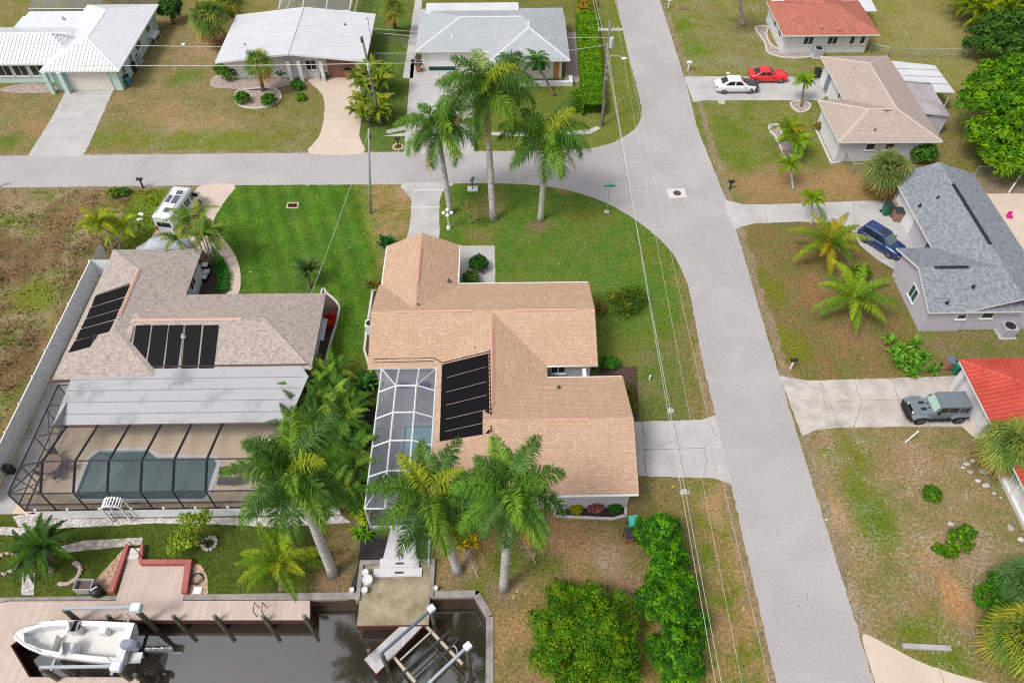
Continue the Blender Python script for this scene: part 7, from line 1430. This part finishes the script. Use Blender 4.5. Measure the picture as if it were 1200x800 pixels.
GRN=mat('green_bin',(.015,.12,.07),.45,.1,2); DGL=mat('dark_lid',(.03,.04,.045),.5,.1,2); BRN=mat('brown_bin',al(176,124,104),.6,.1,2); TEAL=mat('teal_bin',al(90,206,196),.45,.1,2)
bin_('green wheelie bin with dark lid on the grey house driveway',(1037,251),GRN,DGL,.1,1.15); bin_('brown wheelie bin with dark lid beside the green one',(1049,258),BRN,DGL,-.1,1.15); b=G(1052,246); mb=MB(); mb.obox(b+Vector((0,.1,.45)),.9,.5,.9,.2); mb.obox(b+Vector((.2,-.05,.95)),.5,.5,.06,.5); tag(mb.build('cardboard_box',mat('cardboard',al(206,168,130),.85,.1,2)),'cardboard box leaning behind the brown wheelie bin','box')
bin_('teal green wheelie bin at the tiled roof corner',(1119,436),mat('teal_dark',(.02,.2,.14),.5,.1,2),mat('teal_lid',(.03,.26,.18),.5,.1,2)); bin_('tan wheelie bin with a grey lid left of the teal one',(1109,431),BRN,mat('slate_lid',(.12,.14,.17),.5,.1,2),.1)
bin_('turquoise bin half under the topmost glossy tree',(741,618),TEAL,TEAL,.1); bin_('small tan bin with dark lid by the glossy tree row',(736,632),BRN,DGL,.1,.95)
bin_('brown wheelie bin outside the pale grey garage',(491,84),BRN,DGL); bin_('dark lidded brown bin behind the garage corner bin',(491,76),BRN,DGL); bin_('brown bin in front of the brown garage door',(409,92),BRN,BLACK,0,1.05); bin_('blue bin by the mint green garage wall',(151,99),mat('blue_bin',(.05,.25,.5),.5,.1,2),DGL,.3); bin_('dark bin behind the blue one at the mint wall',(158,84),DGL,BLACK,.1); bin_('dark bin by the far beige house door',(956,91),DGL,BLACK)
# AC units
def acunit(label,px,s=.85,m=None):
    b=G(*px); t=thing('air_conditioner',label,'air conditioner',b); mb=MB(); mb.box(b.x-s*.7,b.x+s*.7,b.y-s*.65,b.y+s*.65,0,.1); mb.build('pad',CONC,t); mb=MB(); mb.box(b.x-s/2,b.x+s/2,b.y-s/2,b.y+s/2,.1,1.0); mb.build('casing',m or mat('ac_grey',al(190,190,200),.5,.15,2),t); mb=MB(); mb.lathe((b.x,b.y,1.0),[(s*.4,0),(s*.4,.03),(s*.3,.035),(0,.04)],16); mb.build('fan_grille',DARK,t)
acunit('grey air conditioner at the foot of the lavender wall',(1177,391),1.0); acunit('grey air conditioner beside the white wall of the red roofed house',(957,66),1.0); acunit('air conditioner beside the mint green side wall',(161,74),.9); acunit('white air conditioner on the west side of the tan house',(435,388),.7,TRIM)
b=G(182,47); mb=MB(); mb.slab([(b.x-.6,b.y-.9,.85),(b.x+.5,b.y-.9,.7),(b.x+.5,b.y+.9,.7),(b.x-.6,b.y+.9,.85)],.08); 
for dx,dy in((-.5,-.8),(.4,-.8),(.4,.8),(-.5,.8)): mb.box(b.x+dx-.04,b.x+dx+.04,b.y+dy-.04,b.y+dy+.04,0,.66)
tag(mb.build('side_table',TRIM),'white folding table standing by the mint side wall','table')
# fences
t=thing('vinyl_fence','long white vinyl fence along the weedy lot and the pool cage','fence',(-35,36,0)); mb=MB(); fx=-34.9; H_=1.75; pts=[(fx,24.5),(fx,46.6),(-32.2,46.6)]
VIN=mat('white_vinyl',(.7,.71,.73),.45,.05,1.5,world=True,fine=.04)
pn=MB()
y=24.5
while y<46.5:
    pn.box(fx-.02,fx+.02,y+.06,min(y+2.38,46.5),.08,H_-.05); 
    for k in range(12): yy=y+.15+k*.19; pn.box(fx+.021,fx+.03,yy,yy+.15,.15,H_-.12)
    pn.box(fx-.04,fx+.04,y+.06,min(y+2.38,46.5),H_-.05,H_+.04); y+=2.44
pn.box(fx,-32.3,46.58,46.62,.08,H_); pn.build('panel',VIN,t)
y=24.5
while y<47: mb=MB(); mb.box(fx-.07,fx+.07,y-.06,y+.06,0,H_+.1); mb.loft([[(fx-.08,y-.07,H_+.1),(fx+.08,y-.07,H_+.1),(fx+.08,y+.07,H_+.1),(fx-.08,y+.07,H_+.1)],[(fx-.01,y-.01,H_+.2),(fx+.01,y-.01,H_+.2),(fx+.01,y+.01,H_+.2),(fx-.01,y+.01,H_+.2)]]); mb.build('post',VIN,t); y+=2.44
sheet('side_walk',[(-34.8,24),(-34.8,46.5),(-33.1,46.5),(-33.1,24)],.022,CONCG)
t=thing('picket_fence','low white picket fence between the bronze cage and the dock lawn','fence',(-22,23.6,0)); a=G(50,607); bq=G(400,607); yf=a.y; x=a.x; mb=MB(); mb.box(a.x,bq.x,yf-.03,yf+.0,.2,.27); mb.box(a.x,bq.x,yf-.03,yf+.0,.62,.69); mb.build('rail',VIN,t); mb=MB()
while x<bq.x:
    if not G(132,607).x<x<G(157,607).x: mb.box(x-.07,x+.07,yf-.055,yf-.031,.03,1.0); mb.add([(x-.07,yf-.055,1.0),(x+.07,yf-.055,1.0),(x,yf-.045,1.1),(x-.07,yf-.031,1.0),(x+.07,yf-.031,1.0)],[(0,1,2),(4,3,2),(1,4,2),(3,0,2)])
    x+=.15
mb.build('pickets',VIN,t); x=a.x
while x<bq.x: mb=MB(); mb.box(x-.06,x+.06,yf+.001,yf+.1,0,1.15); mb.build('post',VIN,t); x+=2.1
t=thing('garden_arbor','white arched arbor gate in the picket fence','arbor',(*G(145,607)[:2],0)); g0,g1=G(134,607),G(156,607); mb=MB()
for q in(g0,g1):
    for dy in(-.35,.25): mb.box(q.x-.05,q.x+.05,yf+dy-.05,yf+dy+.05,0,1.75)
mb.build('post',VIN,t); mb=MB(); cx_=(g0.x+g1.x)/2; R_=(g1.x-g0.x)/2
for dy in(-.35,.25): mb.tube([(cx_+R_*math.cos(PI*i/10),yf+dy,1.75+.45*math.sin(PI*i/10)) for i in range(11)],.05,6)
mb.build('arch',VIN,t); mb=MB()
for i in range(1,10): mb.box(cx_+R_*math.cos(PI*i/10)-.03,cx_+R_*math.cos(PI*i/10)+.03,yf-.42,yf+.32,1.78+.45*math.sin(PI*i/10),1.83+.45*math.sin(PI*i/10))
mb.build('slats',VIN,t); mb=MB(); mb.box(g0.x+.08,g1.x-.08,yf-.03,yf+.01,.15,.22); mb.box(g0.x+.08,g1.x-.08,yf-.03,yf+.01,.75,.82); x=g0.x+.14
while x<g1.x-.1: mb.box(x-.04,x+.04,yf-.05,yf-.03,.1,.95); x+=.14
mb.build('gate',VIN,t)
CL=mat('chain_wire',al(190,200,196),.5,.1,2,metal=.3,fine=0); CLS=mat_screen('chain_mesh',(.25,.27,.26),.12)
def chain(label,pts,h=1.3):
    P=[G(*p) for p in pts]; t=thing('chain_link_fence',label,'fence',P[0]); mb=MB(); ms=MB(); 
    for a,b in zip(P[:-1],P[1:]):
        mb.tube([a+Vector((0,0,h)),b+Vector((0,0,h))],.035,6); ms.add([a,b,b+Vector((0,0,h)),a+Vector((0,0,h))],[(0,1,2,3)])
    mb.build('top_rail',CL,t); ms.build('mesh',CLS,t)
    for a,b in zip(P[:-1],P[1:]):
        n=max(1,int((b-a).length/2.6))
        for i in range(n+(b is P[-1])): q=a.lerp(b,i/n); m_=MB(); m_.tube([q,q+Vector((0,0,h+.08))],.04,6); m_.build('post',CL,t)
chain('chain link fence in the lawn gap beside the low white roof',[(444,50),(490,54)],1.2); chain('second chain link fence nearer the street by the low white roof',[(440,74),(486,74)],1.2)
chain('chain link fence on the far lawn behind the beige roof',[(1040,68),(1130,69)],1.2); chain('chain link side gate fence between beige house and blue grey house',[(988,190),(997,204),(1045,204)],1.2); chain('chain link fence under the huge round tree',[(1140,208),(1220,206)],1.3); chain('short chain link return beside the red roofed house',[(1018,62),(1040,68)],1.2)
a=G(1182,226); mb=MB(); mb.tube([a,a+Vector((1.0,1.1,1.8))],.07,8); tag(mb.build('leaning_post',TRIM),'white pole leaning over the dirt behind the blue grey house','post')
b=G(1182,255); mb=MB(); mb.box(b.x-.2,b.x+.2,b.y-.2,b.y+.2,.22,.3); mb.box(b.x-.2,b.x+.2,b.y+.14,b.y+.2,.3,.6); mb.box(b.x-.2,b.x-.15,b.y-.2,b.y+.2,0,.22); mb.box(b.x+.15,b.x+.2,b.y-.2,b.y+.2,0,.22); tag(mb.build('toy_chair',mat('magenta_plastic',(.6,.02,.25),.4,.1,2)),'bright magenta plastic chair on the back patio','chair')
t=thing('fence_panel','short white vinyl fence length at the right edge by the air conditioner','fence',G(1192,385)); a=G(1190,384); mb=MB(); mb.box(a.x,a.x+4,a.y-.03,a.y+.03,.1,1.2); mb.build('panel',VIN,t); mb=MB(); mb.box(a.x-.07,a.x+.07,a.y-.07,a.y+.07,0,1.3); mb.build('post',VIN,t)
# pool furniture
t=thing('patio_table','brown patio table with a pale slatted top inside the bronze cage','table',G(64,551)); b=G(64,549); mb=MB(); mb.lathe((b.x,b.y,.7),[(.75,0),(.78,.02),(.75,.05),(0,.05)],16); mb.build('tabletop',mat('table_tan',al(190,160,140),.5,.25,4),t)
for k in range(4): mb=MB(); a=k*PI/2+.6; mb.tube([(b.x+.15*math.cos(a),b.y+.15*math.sin(a),.7),(b.x+.5*math.cos(a),b.y+.5*math.sin(a),.03)],.03,6); mb.build('leg',DARK,t)
MESH=mat('chair_dark',(.05,.045,.05),.6,.2,3)
def chair():
    t=thing('patio_chair','dark metal patio chair','chair',(0,0,.03)); mb=MB(); mb.box(-.26,.26,-.26,.26,.4,.45); mb.build('seat',MESH,t,local=True); mb=MB(); mb.slab([(-.26,-.26,.47),(.26,-.26,.47),(.24,-.4,.95),(-.24,-.4,.95)],.03); mb.build('backrest',MESH,t,local=True)
    for x in(-.23,.23):
        for y in(-.23,.23): mb=MB(); mb.tube([(x,y,.4),(x*1.1,y*1.1,0)],.018,5); mb.build('leg',DARK,t,local=True)
    for x in(-.29,.29): mb=MB(); mb.tube([(x,-.3,.66),(x,.2,.66),(x,.25,.42)],.018,5); mb.build('armrest',DARK,t,local=True)
    return t
c0=chair()
for i,(px,rz,lb) in enumerate([((78,551),PI/2,'dark patio chair right of the slatted table'),((71,560),.5,'dark patio chair in front of the slatted table'),((54,556),-.9,'dark patio chair at the left front of the slatted table'),((66,539),PI+.1,'dark patio chair behind the slatted table')]):
    o=c0 if i==0 else dup(c0); o.location=G(*px,.03); o.rotation_euler.z=rz; o['label']=lb; o['group']='chairs round the patio table'
def lounger():
    t=thing('sun_lounger','grey mesh sun lounger','lounger',(0,0,.03)); mb=MB(); mb.box(-.35,.8,-.3,.3,.3,.34); mb.build('seat',MESH,t,local=True); mb=MB(); mb.slab([(-.35,-.3,.34),(-.35,.3,.34),(-.95,.3,.75),(-.95,-.3,.75)],.04); mb.build('backrest',MESH,t,local=True)
    for x in(-.3,.7):
        for y in(-.26,.26): mb=MB(); mb.tube([(x,y,.3),(x,y,0)],.02,5); mb.build('leg',DARK,t,local=True)
    return t
l0=lounger(); l0.location=G(272,553,.03); l0.rotation_euler.z=PI+.1; l0['label']='upper dark sun lounger at the right end of the bronze cage'; l0['group']='sun loungers by the pool'; l1=dup(l0,G(270,566,.03),PI-.05,'lower dark sun lounger at the right end of the bronze cage')
b=G(14,553); mb=MB(); mb.box(b.x-.25,b.x+.25,b.y-.2,b.y+.2,0,.8); tag(mb.build('pool_pump',BLACK),'black box of pool gear on the walk by the white fence','pool pump')
# blue loungers under white cage, wall ornaments
for i,(px,lb) in enumerate([((474,445),'blue lounger under the north end of the white cage'),((498,445),'second blue lounger under the north end of the white cage')]):
    b=G(*px,.05); t=thing('pool_lounger',lb,'lounger',b,'blue loungers'); mb=MB(); mb.box(b.x-.32,b.x+.32,b.y-.9,b.y+.4,.28,.36); mb.build('seat',mat('blue_fabric',(.05,.1,.2),.7,.15,3),t); mb=MB(); mb.slab([(b.x-.32,b.y+.4,.36),(b.x+.32,b.y+.4,.36),(b.x+.32,b.y+.9,.8),(b.x-.32,b.y+.9,.8)],.06); mb.build('backrest',mat('blue_fabric',(.05,.1,.2),.7,.15,3),t)
    for dx in(-.25,.25): mb=MB(); mb.box(b.x+dx-.02,b.x+dx+.02,b.y-.8,b.y+.3,.03,.28); mb.build('leg',WAL,t)
for px,r,lb in(((1066,297),.42,'upper pale disc ornament on the lavender front wall'),((1073,306),.36,'lower pale disc ornament on the lavender front wall')):
    y_=G(*px,1.3).y; mb=MB(); mb.lathe((0,0,0),[(r,0),(r,.03),(r*.6,.06),(0,.07)],12); mb.xf(Matrix.Translation((36.69,y_,1.4))@Matrix.Rotation(-PI/2,4,'Y')); tag(mb.build('wall_ornament',mat('pale_shell',al(226,220,214),.7,.1,3)),lb,'ornament')
# entry chairs and pots by the pool house
b=G(241,316); 
for i,(px,lb) in enumerate([((241,314),'upper white cushioned chair in the mulch bed'),((243,322),'middle white cushioned chair in the mulch bed'),((240,328),'lower white cushioned chair in the mulch bed')]):
    b=G(*px); t=thing('garden_chair',lb,'chair',b,'chairs in the mulch bed'); mb=MB(); mb.box(b.x-.28,b.x+.28,b.y-.25,b.y+.25,.35,.45); mb.build('cushion',TRIM,t); mb=MB(); mb.box(b.x-.33,b.x-.28,b.y-.28,b.y+.28,0,.75); mb.box(b.x-.28,b.x+.28,b.y-.28,b.y+.28,.05,.34); mb.build('frame',BLACK,t)
# far pool cages at the top edge
def farcage(label,x0,x1,y0,y1,h,peak,m,name='pool_cage'):
    t=thing(name,label,'pool enclosure',((x0+x1)/2,(y0+y1)/2,0)); f=MB(); n=max(2,int((x1-x0)/2.2)); r=.06
    for i in range(n+1):
        x=x0+(x1-x0)*i/n
        for y in(y0,y1): f.tube([(x,y,0),(x,y,h)],r,4)
        f.tube([(x,y0,h),(x,(y0+y1)/2,peak),(x,y1,h)],r,4)
    for y,z in((y0,h),(y1,h),((y0+y1)/2,peak),(y0,1),(y1,1)): f.tube([(x0,y,z),(x1,y,z)],r,4)
    for x in(x0,x1):
        f.tube([(x,y0,h),(x,y1,h)],r,4); f.tube([(x,y0,1),(x,y1,1)],r,4)
    f.build('frame',m,t); s=MB(); s.add([(x0,y0,h),(x1,y0,h),(x1,(y0+y1)/2,peak),(x0,(y0+y1)/2,peak),(x0,y1,h),(x1,y1,h)],[(0,1,2,3),(3,2,5,4)]); s.add([(x0,y0,0),(x1,y0,0),(x1,y0,h),(x0,y0,h)],[(0,1,2,3)]); s.build('screen',SCRG,t); return t
CG=mat('cage_grey',al(176,184,184),.5,.1,2,metal=.2)
farcage('pale framed screen cage behind the white metal roof',-56.5,-48.2,89.2,97,2.6,3.4,CG); farcage('grey framed screen cage behind the low white gabled roof',-26.5,-18,88.2,96,2.6,3.4,WAL)
farcage('small framed screen cage at the top edge left of the mint house',-48,-42.5,92.5,99,2.5,3.2,CG)
# bare twigs and debris on the vacant lot
for i,(px,lb) in enumerate([((166,252),'larger white rag on the grass by the weedy lot'),((164,258),'smaller white rag on the grass by the weedy lot'),((215,53),'scrap of white paper on the dry lawn between the houses'),((1140,47),'white scrap on the far lawn near the palm thicket')]):
    b=G(*px); g_=random.Random(i); mb=MB(); mb.ball((b.x,b.y,.08),(.28,.2,.12),7,jit=.3,seed=i); tag(mb.build('litter',TRIM),lb,'litter')
a=G(507,643); mb=MB(); mb.tube([G(505,617)+Vector((0,0,.5)),G(503,662)+Vector((0,0,.5))],.06,6); 
for f in(0,.5,1): q=G(505,617).lerp(G(503,662),f); mb.tube([q,q+Vector((0,0,.5))],.05,6)
tag(mb.build('handrail',UW),'white handrail beside the black mulch and the canal steps','handrail')
# ================================================================== GRASS (uncountable)
rg=np.random.default_rng(5); n=260000
gxs=rg.uniform(-60,60,n); gys=10+88*rg.random(n)**1.35
bad=pip(CANAL,gxs,gys)|pip(road,gxs,gys)|(gys<9.5)
for o in bpy.data.objects:
    if o.get('kind')=='structure' and o.name.split('.')[0] not in('ground','canal_water','paving_joints','main_road'):
        for p in o.data.polygons:
            vs=[o.data.vertices[i].co for i in p.vertices]; xs_=[v.x for v in vs];ys_=[v.y for v in vs]
            k=(gxs>min(xs_))&(gxs<max(xs_))&(gys>min(ys_))&(gys<max(ys_))
            if k.any(): kk=np.nonzero(k)[0]; bad[kk]|=pip([(v.x,v.y) for v in vs],gxs[kk],gys[kk])
for x0,x1,y0,y1 in[(-34.9,-14,23.4,46.8),(-10,8.6,22.4,47),(-56,-41,75,98),(-31.3,-14.7,76.6,96),(-9.5,8,75.6,89),(32,46,60.8,92),(33,44.5,38.6,56),(33.4,47,18,34.2),(-24,-10.7,16,21.6)]:
    if x0<-23.9 and x1==-10.7: continue
    bad|=(gxs>x0)&(gxs<x1)&(gys>y0)&(gys<y1)
gxs=gxs[~bad]; gys=gys[~bad]; n=len(gxs)
ii_=np.clip(np.searchsorted(XS,gxs),0,nx-1); jj_=np.clip(np.searchsorted(YS,gys),0,ny-1)
mixf=np.clip((fbm(gxs,gys,.6,21,4)-.3)*3,0,1)[:,None]; col=cAl[jj_,ii_]*(1-mixf)+cBl[jj_,ii_]*mixf
vac=pip(VAC,gxs,gys); hgt=np.where(vac,rg.uniform(.08,.34,n)*np.clip(fbm(gxs,gys,.9,80,4)*2.2-.5,.2,1),rg.uniform(.03,.075,n)); wdt=np.where(vac,.075,.045)
az=rg.uniform(0,PI,n); ln=rg.normal(size=(n,2))*.5
b_=np.stack([gxs,gys,gz[jj_,ii_]-.01],1); sd_=np.stack([np.cos(az),np.sin(az),0*az],1)*wdt[:,None]
tp=b_+np.stack([ln[:,0]*hgt,ln[:,1]*hgt,hgt],1)
lm=LM(3); lm.quads(np.stack([b_-sd_,b_+sd_,tp+sd_*.35,tp-sd_*.35],1),col*rg.uniform(.9,1.35,(n,1))*np.where(vac,1.15,1.)[:,None])
tag(lm.build('grass',m=GRASSM),kind='stuff')

# leaf litter and oil specks on the road
lm=LM(44); r=lm.r; cs=[]
for px,nn,sp in [((892,572),4,.4),((905,628),5,.5),((960,638),4,.35),((935,702),6,.7),((945,706),5,.4),((880,600),3,.6),((850,420),10,1.2),((820,300),10,2),((700,205),14,2),((300,200),16,4),((150,205),14,4),((870,470),8,1.2),((780,130),10,1.5)]:
    p=G(*px); cs.append(np.array([p.x,p.y,.03])+np.concatenate([r.normal(size=(nn,2))*sp,np.zeros((nn,1))],1))
cs=np.concatenate(cs); lm.leaves(cs,np.array([[0,0,1.]])+r.normal(size=(len(cs),3))*.15,.05,.6,np.array([sr(128,116,102)]*len(cs)),.5)
tag(lm.build('leaf_litter',m=GRASSM),kind='stuff')

lm=LM(45); r=lm.r; cs=[]
for px,nn,sp in [((330,300),30,6),((350,260),20,5),((400,400),14,3.5),((660,300),26,6),((200,130),40,9),((300,140),24,6),((880,180),30,6),((930,380),40,5),((1040,600),60,6),((640,650),40,3.5),((860,680),40,4),((60,300),60,8),((880,50),26,7)]:
    p=G(*px); cs.append(np.array([p.x,p.y,.05])+np.concatenate([r.normal(size=(nn,2))*sp*[1,.7],np.zeros((nn,1))],1))
cs=np.concatenate(cs); k=~(pip(road,cs[:,0],cs[:,1])|pip(CANAL,cs[:,0],cs[:,1])); cs=cs[k]
lm.leaves(cs,np.array([[0,0,1.]])+r.normal(size=(len(cs),3))*.2,.13,.45,np.array([sr(196,184,128,.8),sr(170,140,100,.8)])[r.integers(0,2,len(cs))],.3)
tag(lm.build('fallen_leaves',m=GRASSM),kind='stuff')

t=thing('dock_ladder','thin dark ladder rail standing at the front edge of the brown dock','ladder',G(306,722,.1)); q=G(306,722,.1)
for dx in(-.25,.25): mb=MB(); mb.tube([q+Vector((dx,0,-1.0)),q+Vector((dx,0,.9)),q+Vector((dx,.5,1.0)),q+Vector((dx,.55,0))],.025,6); mb.build('rail',BLACK,t)
for z in(-.8,-.5,-.2): mb=MB(); mb.tube([q+Vector((-.25,0,z)),q+Vector((.25,0,z))],.02,5); mb.build('rung',BLACK,t)
